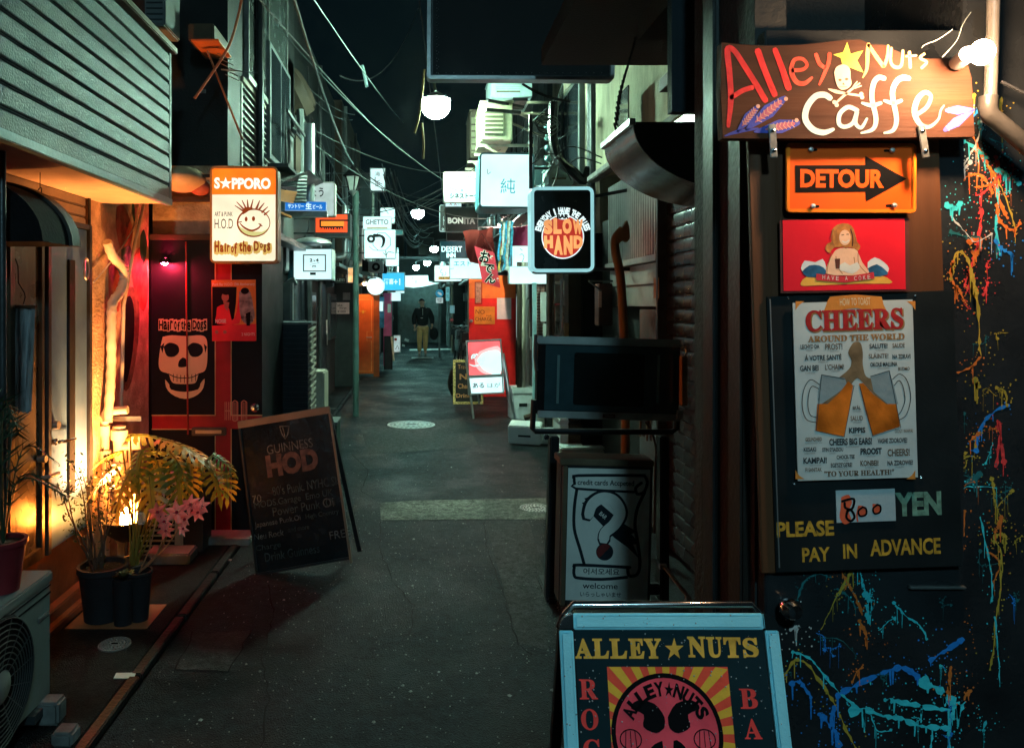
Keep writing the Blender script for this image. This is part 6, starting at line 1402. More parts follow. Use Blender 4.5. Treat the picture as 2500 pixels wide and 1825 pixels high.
for i, ch in enumerate(txt):
    if ch == ' ': continue
    a = R(163 - i*146/(len(txt)-1)); put(mb, ch, o_[0] + 62.5*s.k*math.cos(a), o_[1] + 64*s.k*math.sin(a), 8.4*s.k*(.45 if ch == 'I' else 1), 16*s.k, -.001, rot=math.degrees(a)-90, bold=.06)
s.part('lettering', mb, MATS['slow_white'], flat=True)
s.part('pole', MB().tube([(0.0, .05, -.37), (0.0, .05, -1.15)], .012, 8), M['steel'])
s.part('arm', MB().beam((.2, .1, .25), (.75, .1, .35), .025).beam((.2, .1, -.3), (.7, .1, -.3), .025).beam((-.22, .12, .33), (-.22, .12, .9), .025), M['black'])
# 純
s = box_sign('large square white lit sign with one teal Japanese character', 1170, 373, 1304, 508, 7.6, M['g_white'], rad=10, fr=4, depth=.5, case=mat('sign_case_teal', (.10, .36, .42), .4), roll=-.6, side=1)
mb = MB(); s.put(mb, '純', 1222, 436, 1258, 472, -.0015); s.part('lettering', mb, mat('teal_ink_lit', (.03, .30, .34), .5, bump=0, emis=(.03, .45, .5), estr=.8), flat=True)
mb = MB(); s.st(mb, [(1190, 413), (1191, 425), (1198, 420)], 1.2, -.0015); s.part('lettering', mb, M['greyink'], flat=True)
# シネストーク
s = box_sign('wide white lit sign with a winged face outline and katakana lettering', 1082, 419, 1200, 494, 9.4, M['g_white'], rad=5, fr=2, case=mat('case_rusty_pale', (.4, .35, .28), .6), side=1)
mb = MB(); s.put(mb, 'シネストーク', 1098, 471, 1168, 485, -.004, bold=.05)
s.st(mb, [(1102, 436), (1094, 440), (1091, 450), (1098, 458), (1115, 464)], 1, -.0015); s.st(mb, [(1158, 436), (1168, 440), (1172, 452)], 1, -.0015)
for x_ in (1119, 1125, 1130, 1137, 1143, 1148): s.st(mb, [(x_, 428 + (3 if x_ in (1125, 1130, 1143, 1148) else 0)), (x_+2, 433)], 1.2, -.0015)
s.part('lettering', mb, M['greyink'], flat=True)
mb = MB(); s.po(mb, [(1124, 463), (1132, 463), (1128, 468)], -.0016); s.part('lettering', mb, tealink, flat=True)
s = box_sign('small white sign strip with red marks beneath the katakana sign', 1087, 493, 1127, 505, 9.5, M['g_white2'], rad=1, fr=1, depth=.04)
mb = MB(); s.put(mb, '人 人 ,', 1096, 495, 1120, 502, -.0015, bold=.03); s.part('lettering', mb, mat('ink_red', (.6, .05, .05), .5), flat=True)
# 2F and BONITA
s = box_sign('black sign with a thin white outline and 2F, behind the BONITA sign', 1073, 500, 1125, 565, 12.3, M['black'], rad=4, fr=1.5, case=glow('thin_rim', (.6, .9, .9), .35), depth=.1)
mb = MB(); s.put(mb, '2F', 1078, 557, 1090, 562, -.002, bold=.02); s.put(mb, 'ト', 1082, 528, 1087, 550, -.002); s.part('lettering', mb, M['g_dim'], flat=True)
s = box_sign('black sign with rounded corners and grey letters BONITA', 1086, 504, 1167, 566, 12, mat('bonita_black', (.006, .008, .009), .7, spec=.2, bump=0), rad=5, fr=2, case=caseD, side=1)
mb = MB(); s.put(mb, 'BON', 1093, 531, 1131, 546, -.0025, bold=.05); s.part('lettering', mb, mat('bonita_grey', (.4, .42, .4), .5, emis=(.3, .34, .33), estr=.7), flat=True)
mb = MB(); s.put(mb, 'ITA', 1133, 531, 1160, 547, -.0025, bold=.05); s.part('lettering', mb, mat('bonita_dim', (.13, .13, .13), .5, emis=(.1, .1, .1), estr=.5), flat=True)
# DESERT INN
s = box_sign('dark teal sign with glowing white letters DESERT INN', 1073, 588, 1140, 638, 14.2, glow('desert_teal', (.004, .055, .065), 1.0), rad=2, fr=1, case=caseD, side=1)
mb = MB(); s.put(mb, 'DESERT', 1078, 601, 1128, 615, -.003, bold=.03); s.put(mb, 'INN', 1090, 617, 1112, 629, -.003, bold=.05); s.part('lettering', mb, glow('desert_white', (.6, 1, 1), 1.6), flat=True)
s = box_sign('dim dark sign with faint oval emblem between BONITA and DESERT INN signs', 1091, 566, 1132, 587, 13.4, M['render'], rad=2, fr=1, case=caseD)
mb = MB(); s.put(mb, 'COSY', 1100, 570, 1122, 582, -.002); s.part('lettering', mb, M['greyink'], flat=True)
# エスト and SUN
s = box_sign('wide blank white lit sign with teal katakana at its top edge', 1098, 630, 1184, 681, 11.6, M['g_white'], rad=1, fr=1, case=caseW, side=1)
mb = MB(); s.put(mb, 'エスト', 1108, 637, 1150, 649, -.002, bold=.02); s.part('lettering', mb, MATS['teal_ink_lit'], flat=True)
mb = MB(); s.st(mb, [(1100, 656), (1108, 655)], 1, -.002); s.part('lettering', mb, M['greyink'], flat=True)
s = box_sign('small white lit sign with a curl and a gold strip lettered SUN', 1060, 647, 1128, 687, 13.0, M['g_white'], rad=4, fr=1.5, case=caseW)
mb = MB(); s.st(mb, [(1079, 657), (1075, 664), (1082, 668), (1078, 672), (1088, 671), (1088, 664)], 1.1, -.002); s.st(mb, [(1071, 653), (1074, 655)], 1, -.002); s.part('lettering', mb, M['greyink'], flat=True)
s.panel('strip', glow('sun_gold', (.55, .36, .06), .7), (1070, 675, 1098, 682.5), -.004, -.001); mb = MB(); s.put(mb, serif('SUN'), 1075, 676.5, 1096, 681.5, -.006); s.part('lettering', mb, M['ink'], flat=True)
# arched white sign at the far end
s = Sign('arched_sign', 'long white lit arched sign spanning the far end of the alley', 'sign', 955, 671, 1075, 704, 27, 0)
mb = MB(); s.po(mb, [(962, 673), (1045, 672), (1046, 686), (1060, 690), (1073, 691), (1050, 696), (1030, 700), (1010, 702), (990, 700), (975, 696), (962, 694)], 0, .12); s.part('face', mb, M['g_white'])
mb = MB(); s.put(mb, 'そ', 1005, 676, 1010, 681, -.006); s.put(mb, 'の', 1013, 685, 1018, 691, -.006); s.part('lettering', mb, M['greyink'], flat=True)
# blue +1 sign and round lamp sign
s = box_sign('bright blue lit sign lettered +1 beside a white disc', 932, 664, 989, 710, 17.0, glow('blue_face', (.02, .42, .75), 1.25), rad=1.5, fr=2, case=mat('case_mid', (.3, .36, .36), .4, .4), side=-1)
mb = MB(); s.put(mb, '酒喜', 937, 680, 961, 694, -.004, bold=.02); s.put(mb, '+1', 962, 680, 977, 696, -.004, bold=.02); s.part('lettering', mb, M['g_white'], flat=True)
s = Sign('round_sign', 'plain round white glowing disc sign in front of the blue +1 sign', 'sign', 895, 676, 938, 720, 16.2)
c_ = s.L(917, 698); s.part('face', MB().lathe([(.001, -.02), (.17, -.02), (.195, 0), (.195, .12), (.001, .12)], 32, (c_[0], 0, c_[1]), 'y'), M['g_white'])
s.part('arm', MB().beam((-.18, .05, .02), (-.7, .05, .02), .03), M['darksteel'])
s = box_sign('small white lit sign below the blue +1 sign with a yellow tab', 952, 713, 979, 735, 18, M['g_white2'], rad=2, fr=1)
s = box_sign('thin white lit frame sign hanging under the blue +1 sign', 965, 698, 988, 716, 18.6, M['g_white2'], rad=2, fr=1)
for lab, r_, Y in (('blank white rounded lit sign above the GHETTO sign', (928, 507, 964, 545), 12.6), ('lower blank white lit box beside the octagon face sign', (941, 617, 974, 650), 12.9)):
    s = box_sign(lab, *r_, Y, M['g_white'], rad=3, fr=1)
# GHETTO, octagon
s = box_sign('white lit sign lettered GHETTO in thin capitals', 886, 528, 956, 560, 11.9, M['g_white2'], rad=3, fr=1, side=-1)
mb = MB(); s.put(mb, 'GHETTO', 893, 536, 948, 548, -.004, bold=.01); s.part('lettering', mb, M['greyink'], flat=True)
s.panel('strip', mat('faded_yellow', (.5, .4, .2), .6), (896, 555, 946, 558), -.004, 0)
s = box_sign('square white lit sign with an octagon, record and phone outline', 889, 560, 966, 631, 11.7, M['g_white'], rad=2, fr=1, side=-1)
mb = MB(); oc = [(908 + 24 + 23*math.cos(R(22.5+45*i)) , 590 + 23*math.sin(R(22.5+45*i))) for i in range(9)]; s.st(mb, oc, 1.4, -.002, n=1)
c_ = s.L(906, 583); mb.ring(circ(c_[0], c_[1], 10*s.k, 20), circ(c_[0], c_[1], 4*s.k, 20), -.003, .001)
s.st(mb, [(914, 575), (930, 576), (937, 584), (935, 598), (930, 604)], [9, 6, 8, 5, 2], -.0025); s.st(mb, [(902, 602), (912, 610), (926, 611)], 1, -.002); s.st(mb, [(936, 617), (943, 623), (948, 615), (962, 617)], 1.5, -.002); s.st(mb, [(942, 613), (943, 628)], 2.2, -.002)
s.part('print', mb, M['greyink'], flat=True)
# small vertical white sign high up
s = box_sign('small upright white lit sign high above the alley with three characters', 903, 410, 941, 467, 13.5, M['g_white2'], rad=1.5, fr=2, depth=.12, side=-1)
mb = MB()
for i, ch in enumerate('滝し足'): s.put(mb, ch, 915, 419+i*13, 928, 430+i*13, -.002)
s.part('lettering', mb, M['greyink'], flat=True)
# しょう with its blue Suntory-like bar sign
s = box_sign('weathered off-white sign with brush-written hiragana', 745, 444, 818, 528, 8.6, glow('worn_white', (.62, .72, .72), .55, .3, 6), rad=6, fr=2.5, depth=.16, case=mat('case_stained', (.3, .29, .27), .6, dirt=.6))
mb = MB(); s.put(mb, 'しょう', 744, 458, 790, 481, -.002, bold=.02); s.part('lettering', mb, M['ink'], flat=True)
s = box_sign('horizontal blue and white lit sign with Japanese beer lettering', 696, 492, 796, 514, 7.5, glow('suntory_blue', (.01, .22, .80), .75), rad=1, fr=.8, depth=.1, case=glow('sun_rim', (.35, .6, .9), .5), roll=-.5)
mb = MB(); s.put(mb, 'サントリー', 703, 498, 742, 509, -.002, bold=.03); s.put(mb, '生', 746, 495, 761, 511, -.002, bold=.04); s.put(mb, 'ビール', 764, 499, 787, 510, -.002, bold=.03); s.part('lettering', mb, M['g_white2'], flat=True)
s.panel('end_cap', caseW, (678, 488, 697, 514), .0, .1); s.panel('tray', mat('tray_metal', (.3, .34, .35), .35, .5), (678, 515, 798, 528), .0, .12)
# BRIAN BAR
s = box_sign('black sign with a glowing red-orange block S emblem over BRIAN BAR', 768, 521, 856, 580, 9.0, M['black'], rad=2, fr=2, case=caseD, side=-1)
s.panel('lit_block', glow('brian_red', (1.0, .075, .01), 1.1), (771, 524, 848, 567), -.003, .0)
s.panel('lit_bar', glow('brian_orange', (1.0, .24, .02), 1.2), (784, 540, 840, 552), -.005, -.003)
s.panel('emblem_bar', M['ink'], (780, 536, 852, 540), -.007, -.005); s.panel('emblem_bar', M['ink'], (780, 536, 784, 556), -.0065, -.004); s.panel('emblem_bar', M['ink'], (784, 552, 838, 555.5), -.0068, -.004); s.panel('emblem_bar', M['ink'], (781, 555.5, 838, 560), -.0068, -.004)
mb = MB(); s.put(mb, 'BRIAN BAR', 780, 556, 838, 567, -.0075, bold=.02); s.part('lettering', mb, MATS['brian_red'], flat=True)
# 2x4 light box
s = box_sign('white lit box sign with a framed panel reading 2x4', 716, 607, 811, 683, 7.9, M['g_white2'], rad=1.5, fr=1.5, depth=.3, side=-1)
s.panel('side_face', mat('teal_side', (.04, .22, .25), .4), (702, 612, 716, 683), .02, .3, rad=1)
s.frame('inner_frame', mat('frame_grey', (.22, .25, .25), .4), (740, 621, 796, 663), 2.5, -.008, 0)
mb = MB(); s.put(mb, '2', 756, 631, 763, 639, -.003, bold=.04); s.put(mb, '×', 765, 634, 770, 639, -.003); s.put(mb, '4', 771, 631, 778, 639, -.003, bold=.04); s.put(mb, '∞', 762, 648, 772, 654, -.003, bold=.04); s.st(mb, [(757, 646), (780, 641)], .7, -.003, n=1); s.part('lettering', mb, M['ink'], flat=True)
s.panel('plate', M['greyink'], (757, 665, 771, 671), -.004, -.001)
# curl sign on the right: upper and lower white boxes
s = box_sign('upright white lit sign with a question-like curl beside the red awnings', 1250, 600, 1300, 655, 9.7, M['g_white'], rad=1, fr=1)
mb = MB(); s.st(mb, [(1269, 622), (1275, 620), (1279, 628), (1274, 642), (1273, 655)], 1.4, -.002); s.st(mb, [(1270, 607), (1275, 611)], 1.5, -.002); s.part('lettering', mb, M['greyink'], flat=True)
s = box_sign('blank wide white lit box sign right behind the SLOW HAND sign', 1243, 650, 1338, 693, 9.1, M['g_white'], rad=1, fr=1, side=1)
# traffic arrow sign
t = Thing('traffic_sign', 'round blue traffic sign with a white left arrow over a small plate, far end', 'sign', (X(1073, 22), 22, 0))
t.part('pole', MB().tube([(0, .03, 0), (0, .03, 2.2)], .03, 10), M['greymetal'])
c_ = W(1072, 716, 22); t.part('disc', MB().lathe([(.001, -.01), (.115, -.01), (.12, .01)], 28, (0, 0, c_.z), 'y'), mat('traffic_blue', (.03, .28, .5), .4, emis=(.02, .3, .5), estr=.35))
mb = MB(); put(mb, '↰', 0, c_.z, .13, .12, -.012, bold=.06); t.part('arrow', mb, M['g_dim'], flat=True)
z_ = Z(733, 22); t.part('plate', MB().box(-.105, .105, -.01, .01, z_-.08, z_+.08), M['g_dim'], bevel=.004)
mb = MB(); put(mb, '自転車を', 0, z_+.03, .15, .045, -.013, bold=.02); put(mb, '一方通行', 0, z_-.03, .15, .045, -.013, bold=.02); t.part('lettering', mb, M['ink'], flat=True)

# cloth: red awnings, oden banner, coloured streamers
def cloth(name, label, cat, pts, Y, m, wave=.02, n=10, deep=None):
    """hanging cloth through 4 photo corners (tl,tr,br,bl); each may carry its own depth"""
    mb = MB(); vs = []
    P = [W(p_[0], p_[1], p_[2] if len(p_) > 2 else Y) for p_ in pts]
    for i in range(n+1):
        for j in range(n+1):
            u, v = j/n, i/n; q = P[0]*(1-u)*(1-v) + P[1]*u*(1-v) + P[2]*u*v + P[3]*(1-u)*v
            q = q + Vector((.25*wave*math.sin(v*7+u*3), wave*math.sin(u*9 + v*4), .3*wave*math.sin(u*8+v*2)*(1 if i in (0, n) else .3))); vs.append(q)
    mb.add(vs, [(i*(n+1)+j, i*(n+1)+j+1, (i+1)*(n+1)+j+1, (i+1)*(n+1)+j) for i in range(n) for j in range(n)])
    mb.add([v + Vector((0, .004, 0)) for v in vs], [(i*(n+1)+j, (i+1)*(n+1)+j, (i+1)*(n+1)+j+1, i*(n+1)+j+1) for i in range(n) for j in range(n)])
    return solo(name, mb, m, label, cat)
redc = mat('red_cloth', (.62, .085, .07), .8, var=.15, bump=.3, bscale=200)
aw = cloth('awning_cloth', 'ragged coral red cloth awning behind the oden banner', 'awning', [(1130, 565), (1204, 556), (1206, 640), (1146, 642)], 11.3, redc, .05)
mb = MB(); put(mb, 'ふじ', X(1188, 11.2), Z(600, 11.2), .18, .12, 11.17); put(mb, 'バーふ', X(1192, 11.2), Z(580, 11.2), .16, .05, 11.17)
lt = build('lettering', mb, mat('dark_red_ink', (.25, .02, .02), .7), aw, flat=True)
cloth('awning_cloth', 'crimson and purple cloth awning beside the white curl sign', 'awning', [(1216, 560), (1300, 548), (1298, 600), (1236, 650)], 10.2, mat('purple_cloth', (.30, .03, .09), .8, var=.35, scale=3, bump=.3), .05)
s = Sign('oden_banner', 'tilted red banner with bold black hiragana reading oden', 'banner', 1158, 600, 1222, 703, 9.0)
mb = MB(); s.po(mb, [(1157, 600), (1207, 617), (1222, 703), (1178, 690), (1168, 640)], 0, .006); s.part('cloth', mb, mat('banner_red', (.62, .035, .06), .75, var=.2, bump=.2))
w1 = MB(); b1 = MB()
for ch, cx, cy, wd_, hg in (('お', 1184, 627, 26, 30), ('で', 1193, 655, 26, 22), ('ん', 1198, 680, 26, 24)): s.put(w1, ch, cx-wd_/2-1, cy-hg/2-1, cx+wd_/2+1, cy+hg/2+1, -.001, bold=.09, rot=-14); s.put(b1, ch, cx-wd_/2, cy-hg/2, cx+wd_/2, cy+hg/2, -.003, bold=.03, rot=-14)
for ch, cx, cy in (('味', 1200, 628), ('あ', 1178, 645), ('家', 1216, 682)): s.put(w1, ch, cx-4, cy-5, cx+4, cy+5, -.001, bold=.05, rot=-14)
s.part('lettering', w1, M['paper'], flat=True); s.part('lettering', b1, M['ink'], flat=True)
P = [s.Mi @ W(x_, y_, 9.0) for x_, y_ in ((1157, 600), (1176, 570), (1207, 617))]
s.part('cord', MB().tube(P, .005, 6), mat('cord_red', (.2, .03, .03), .6))
mb = MB()
t = Thing('streamers', 'bunch of narrow multicoloured cloth strips hanging beside the red awning', 'streamers', W(1237, 545, 9.6))
for i in range(13):
    x_ = 1224 + i*2.3; cl = ((.05, .25, .42), (.55, .32, .08), (.6, .07, .05), (.5, .5, .45), (.02, .12, .16), (.05, .04, .04))[i % 6]
    P = [W(x_ + random.uniform(-2, 2) - k*.8, 540 + k*12 + random.uniform(-2, 2), 9.6 + .02*(i % 3)) for k in range(random.randint(8, 11))]
    mb = MB(); vs = []
    for p_ in P: vs += [p_ - Vector((.014, 0, 0)), p_ + Vector((.014, .006, 0))]
    mb.add(vs, [(2*k, 2*k+1, 2*k+3, 2*k+2) for k in range(len(P)-1)]); t.part('strip', mb, mat('strip_%d' % (i % 6), cl, .7, var=.5, scale=30), world=True)
t.part('rod', MB().beam(W(1218, 548, 9.6), W(1256, 525, 9.6), .02), M['darksteel'], world=True)

# ------------------------------------------------------------------ street lamps down the alley (the last one, behind the viewpoint, is assumed)
def street_lamp(label, x, y, z, r, m):
    t = Thing('street_lamp', label, 'lamp', (x, y, z), group='globe street lamps along the alley')
    t.part('globe', MB().ball((0, 0, 0), r, 26, 12, .92, 62, 180), m)
    t.part('shade', MB().lathe([(.02, r*.95), (r*.35, r*.85), (r*.98, r*.44), (r*1.05, r*.38), (r*.96, r*.38), (r*.3, r*.8)], 26), M['darksteel'])
    t.part('arm', MB().tube(smooth([(0, 0, r*.9), (0, 0, r*1.7), (.25, .05, r*2.2), (.9, .1, r*2.0)], 4), .018, 8), M['darksteel'])
    return t
street_lamp('largest bright globe lamp below the hanging black sign', X(1064, 8.2), 8.2, Z(258, 8.2), .16, M['g_lamp'])
street_lamp('second globe lamp, smaller, above the far signs mid alley', X(1020, 17.5), 17.5, Z(520, 17.5), .15, M['g_lamp_far'])
street_lamp('third globe lamp, tiny, beside the DESERT INN sign', X(1060, 25), 25, Z(607, 25), .14, M['g_lamp_far'])
street_lamp('small far globe lamp above the arched sign, nearer the third lamp', X(1043, 26), 26, Z(641, 26), .12, M['g_lamp_far'])
street_lamp('farthest small globe lamp above the arched sign\'s middle', X(1016, 26.5), 26.5, Z(652, 26.5), .12, M['g_lamp_far'])
street_lamp('assumed globe street lamp, unseen behind the viewpoint, lighting the foreground', .35, -1.8, 3.7, .16, glow('assumed_lamp_behind', (.42, .86, 1.0), 270.0, .02))  # unseen lamp, assumed and added to throw cool light on the foreground
# old-style lantern on the green post
t = Thing('lantern_post', 'old-fashioned glass lantern in front of a pale green post, left side', 'lamp', (X(862, 10.5), 10.5, 0))
Yl = 10.5; c_ = W(861, 448, Yl)
t.part('post', MB().tube([(X(866, Yl), 10.7, 0), (X(866, Yl), 10.7, Z(462, Yl))], .045, 12), mat('green_post', (.05, .10, .09), .5, dirt=.4), world=True)
for k in range(4):
    a = k*math.pi/2 + .4; t.part('pane', MB().add([(c_.x+.05*math.cos(a), Yl+.05*math.sin(a), c_.z-.09), (c_.x+.05*math.cos(a+1.57), Yl+.05*math.sin(a+1.57), c_.z-.09), (c_.x+.10*math.cos(a+1.57), Yl+.10*math.sin(a+1.57), c_.z+.10), (c_.x+.10*math.cos(a), Yl+.10*math.sin(a), c_.z+.10)], [(0, 1, 2, 3)]), mat('lantern_pane', (.3, .34, .32), .2, emis=(.5, .6, .5), estr=.12), world=True)
    t.part('frame_bar', MB().beam((c_.x+.053*math.cos(a), Yl+.053*math.sin(a), c_.z-.1), (c_.x+.105*math.cos(a), Yl+.105*math.sin(a), c_.z+.11), .014), M['ink'], world=True)
t.part('cap', MB().lathe([(.13, .10), (.14, .115), (.06, .19), (.02, .24), (.001, .26)], 14, c_), M['ink'], world=True)
t.part('finial', MB().lathe([(.055, -.10), (.06, -.11), (.03, -.15), (.001, -.19)], 12, c_), M['greymetal'], world=True)
t.part('bulb', MB().ball(c_, .025, 10, 8, 1.6), glow('lantern_bulb', (.9, 1, .9), 5), world=True)

# ------------------------------------------------------------------ doors opened into the alley
def plain_door(name, label, px0, py0, px1, py1, Y, m, thick=.045, yaw=0):
    s = Sign(name, label, 'door', px0, py0, px1, py1, Y, 0, yaw); s.panel('leaf', m, (px0, py0, px1, py1), 0, thick, bevel=.004); return s
s = plain_door('open_door', 'black-green open door with a handwritten note, left side of the alley', 762, 688, 874, 944, 14.2, mat('greenblack_door', (.016, .024, .024), .4, var=.3, bump=.1))
s.panel('note', M['paper'], (812, 738, 853, 766), -.004, -.001); mb = MB(); s.put(mb, 'Take', 818, 741, 836, 748, -.006); s.put(mb, 'charge', 828, 749, 846, 755, -.006); s.put(mb, '¥1000', 824, 757, 844, 763, -.006); s.part('lettering', mb, M['greyink'], flat=True)
s.panel('sticker', M['greymetal'], (837, 714, 855, 732), -.004, -.001)
c_ = s.L(868, 823); s.part('door_knob', MB().lathe([(.001, -.06), (.028, -.05), (.025, -.03), (.01, 0)], 14, (c_[0], 0, c_[1]), 'y'), mat('brass', (.5, .35, .12), .3, .9))
s.part('pull_bar', MB().tube([s.Mi @ W(870, 778, 14.15), s.Mi @ W(869, 805, 14.15)], .012, 8), M['steel'])
s = plain_door('open_door', 'orange open door with stepped pale moulding and lever handle', 876, 718, 912, 912, 16.4, mat('orange_door', (.62, .125, .02), .5, var=.15, bump=.1, bscale=20), yaw=0)
s.panel('door_edge', mat('orange_door_edge', (.28, .07, .015), .6), (912, 719, 926, 922), .0, .10, bevel=.003)
mb = MB(); s.st(mb, [(877, 731), (907, 731), (907, 809), (896, 809), (896, 832), (907, 832), (907, 906), (877, 906)], 1.8, -.012, n=1); s.part('moulding', mb, mat('moulding', (.75, .30, .08), .5), flat=True)
mb = MB(); s.put(mb, '*●*', 880, 757, 893, 765, -.006); s.part('print', mb, mat('door_yellow', (.7, .45, .05), .5), flat=True)
c_ = s.L(906, 823); s.part('handle', MB().tube([(c_[0], -.05, c_[1]), (c_[0]-.1, -.06, c_[1])], .012, 8).tube([(c_[0], 0, c_[1]), (c_[0], -.05, c_[1])], .018, 8), M['steel'])
s = plain_door('open_door', 'bright red open door fading to orange at the top, with taped notices', 1145, 672, 1259, 968, 12.8, mat('red_door', (.75, .025, .02), .42, var=.12, bump=.08, bscale=12))
s.panel('upper_panel', mat('door_top_orange', (.70, .17, .03), .5, var=.35, scale=3), (1146, 673, 1258, 728), -.004, -.0005)  # upper part of the door coloured orange over the red
s.panel('window', mat('slot_glass', (.35, .20, .14), .3, var=.4, scale=20), (1161, 690, 1174, 739), -.010, -.004, bevel=.002)
s.frame('window_frame', mat('dark_red_trim', (.2, .02, .01), .5), (1159, 688, 1177, 742), 2, -.014, -.004)
s.panel('notice', M['paper'], (1213, 727, 1248, 779), -.009, -.005); s.panel('notice', mat('orange_notice', (.75, .26, .03), .6), (1158, 748, 1208, 791), -.009, -.005)
mb = MB(); s.put(mb, 'NO', 1161, 756, 1183, 766, -.011, rot=-3); s.put(mb, 'CHARGE', 1160, 774, 1201, 783, -.011); s.put(mb, 'drink', 1186, 768, 1200, 772, -.011); s.part('lettering', mb, mat('brown_marker', (.16, .03, .01), .6), flat=True)
s.part('door_knob', MB().lathe([(.001, -.07), (.03, -.055), (.02, -.02), (.012, 0)], 12, (s.L(1150, 783)[0], 0, s.L(1150, 783)[1]), 'y'), M['steel'])

def small_lamp(label, px, py, Y, r, m, dy=.12):
    t = Thing('spot_lamp', label, 'lamp', W(px, py, Y)); t.part('bulb', MB().ball((0, 0, 0), r, 14, 8), m)
    t.part('shade', MB().lathe([(r*.6, r*1.6), (r*1.3, r*1.2), (r*2.0, r*.1)], 18), M['alu']); t.part('arm', MB().tube([(0, 0, r*1.6), (.0, -.02, r*3), (.25, 0, r*3.4)], .012, 6), M['darksteel'])
small_lamp('small hooded spot lamp above the coral awning, lighting the red door', 1226, 548, 11.9, .04, glow('pink_white_bulb', (1, .66, .52), 2600, .02))
small_lamp('tiny warm lamp assumed above the orange open door', 890, 692, 15.9, .035, glow('assumed_amber_bulb', (1, .45, .15), 650, .02))  # lamp assumed from the warm light on the orange door and ground
s = box_sign('small orange and white lit sign edge above the black-green open door', 849, 653, 868, 690, 12.2, glow('orange_white', (1, .5, .2), .9, .7, 8), rad=1, fr=1)
s = box_sign('dark strip sign with faint capital letters over the black-green open door', 806, 677, 846, 690, 12.4, M['render'], rad=1, fr=1, case=caseD); mb = MB(); s.put(mb, 'ALLEYS', 810, 680, 843, 687, -.004, bold=.03); s.part('lettering', mb, mat('strip_letter_grey', (.3, .33, .32), .5), flat=True)
s = box_sign('teal blank panel behind the octagon sign', 966, 561, 984, 573, 12.6, mat('panel_teal', (.04, .22, .25), .5), rad=1, fr=1)
s = box_sign('small lit menu board over the pink door', 922, 735, 936, 760, 17.3, M['g_white2'], rad=1, fr=1)
s = box_sign('upright pale lit sign with vertical characters at the far right', 1088, 700, 1098, 735, 20.5, glow('far_teal', (.2, .7, .75), .5), rad=1, fr=1)
mb = MB()
for i, ch in enumerate('酒処'): s.put(mb, ch, 1090, 704+i*14, 1096, 714+i*14, -.004)
s.part('lettering', mb, M['ink'], flat=True)
s = box_sign('faint teal square sign low on the far right wall', 1098, 745, 1110, 765, 19.0, glow('far_teal2', (.2, .5, .55), .4), rad=1, fr=1)
t = Thing('sloping_canopy', 'black sloping canopy jutting over the blue +1 sign', 'canopy', W(886, 650, 14.5)); t.part('sheet', MB().add([W(884, 632, 14.6), W(944, 658, 14.2), W(944, 668, 14.2), W(884, 662, 14.6), W(884, 632, 15.4), W(944, 658, 15.2), W(944, 668, 15.2), W(884, 662, 15.4)], [(0, 1, 2, 3), (4, 7, 6, 5), (0, 4, 5, 1), (1, 5, 6, 2), (2, 6, 7, 3), (3, 7, 4, 0)]), M['black'], world=True)
wall_box = Thing('vent_box', 'grey fan vent box beneath the octagon sign', 'vent', W(915, 652, 13.2)); wall_box.part('casing', MB().box(X(899, 13.2), X(935, 13.2), 13.2, 13.5, Z(664, 13.2), Z(638, 13.2)), M['greymetal'], world=True, bevel=.01); wall_box.part('fan', MB().lathe([(.03, -.012), (.07, -.016), (.075, 0)], 16, (X(918, 13.2), 13.2, Z(651, 13.2)), 'y'), M['ink'], world=True)
# cola A-frame light box and chalk sign, styrofoam boxes
s = Sign('cola_sign_stand', 'lit red and white cola sign on a tilted metal A-frame with hiragana below', 'sign', 1140, 830, 1238, 962, 10.3, roll=2.6)
s.panel('face', glow('cola_red', (1, .16, .17), .95, .45, 2.5), (1144, 834, 1222, 915), 0, .03, rad=1)
mb = MB(); s.po(mb, [(1178, 862), (1196, 856), (1222, 860), (1222, 912), (1190, 908), (1172, 892), (1168, 875)], -.001, n=3); s.part('lit_patch', mb, M['g_white'], flat=True)
mb = MB(); s.put(mb, script('Coc'), 1150, 862, 1184, 885, -.006, rot=6, bold=.04); s.st(mb, [(1146, 889), (1160, 893), (1178, 887)], [1.5, 4, 3], -.006); s.part('lettering', mb, M['g_white2'], flat=True)
mb = MB(); s.po(mb, [(1170, 858), (1196, 848), (1222, 850), (1222, 914), (1186, 913), (1164, 898), (1160, 878)], -.0006, n=3); s.part('lit_patch', mb, glow('cola_pink', (1, .5, .5), 1.1), flat=True)
s.panel('face', M['g_white'], (1146, 920, 1230, 958), 0, .03, rad=1)
mb = MB(); s.put(mb, 'ある', 1154, 934, 1182, 947, -.003, bold=.02); s.part('lettering', mb, M['ink'], flat=True); mb = MB(); s.put(mb, 'はが', 1190, 934, 1222, 945, -.003); s.part('lettering', mb, M['greyink'], flat=True)
s.frame('frame', M['alu'], (1140, 829, 1227, 962), 3, -.01, .035, rad=1)
s.panel('divider', M['alu'], (1143, 914, 1230, 921), -.008, .0)
for a, b, y0, y1 in (((1137, 870), (1156, 1022), 0, -.15), ((1229, 862), (1252, 1010), 0, -.12), ((1150, 840), (1170, 985), .04, .45), ((1222, 838), (1240, 975), .04, .45)):
    q0 = s.Mi @ W(a[0], a[1], 10.3+y0); q1 = s.Mi @ W(b[0], b[1], 10.3+y1); s.part('leg', MB().beam(q0, q1, .022), M['alu'])
s = Sign('chalkboard', 'small chalkboard in a speckled yellow frame behind the cola sign', 'chalkboard', 1106, 878, 1180, 986, 11.4, roll=.0)
s.panel('board', mat('chalk_slate', (.02, .018, .016), .5), (1110, 882, 1176, 982), 0, .02)
s.frame('frame', mat('speckled_frame', (.55, .40, .14), .6, var=.7, scale=60), (1106, 878, 1180, 986), 6, -.012, .02, bevel=.002)
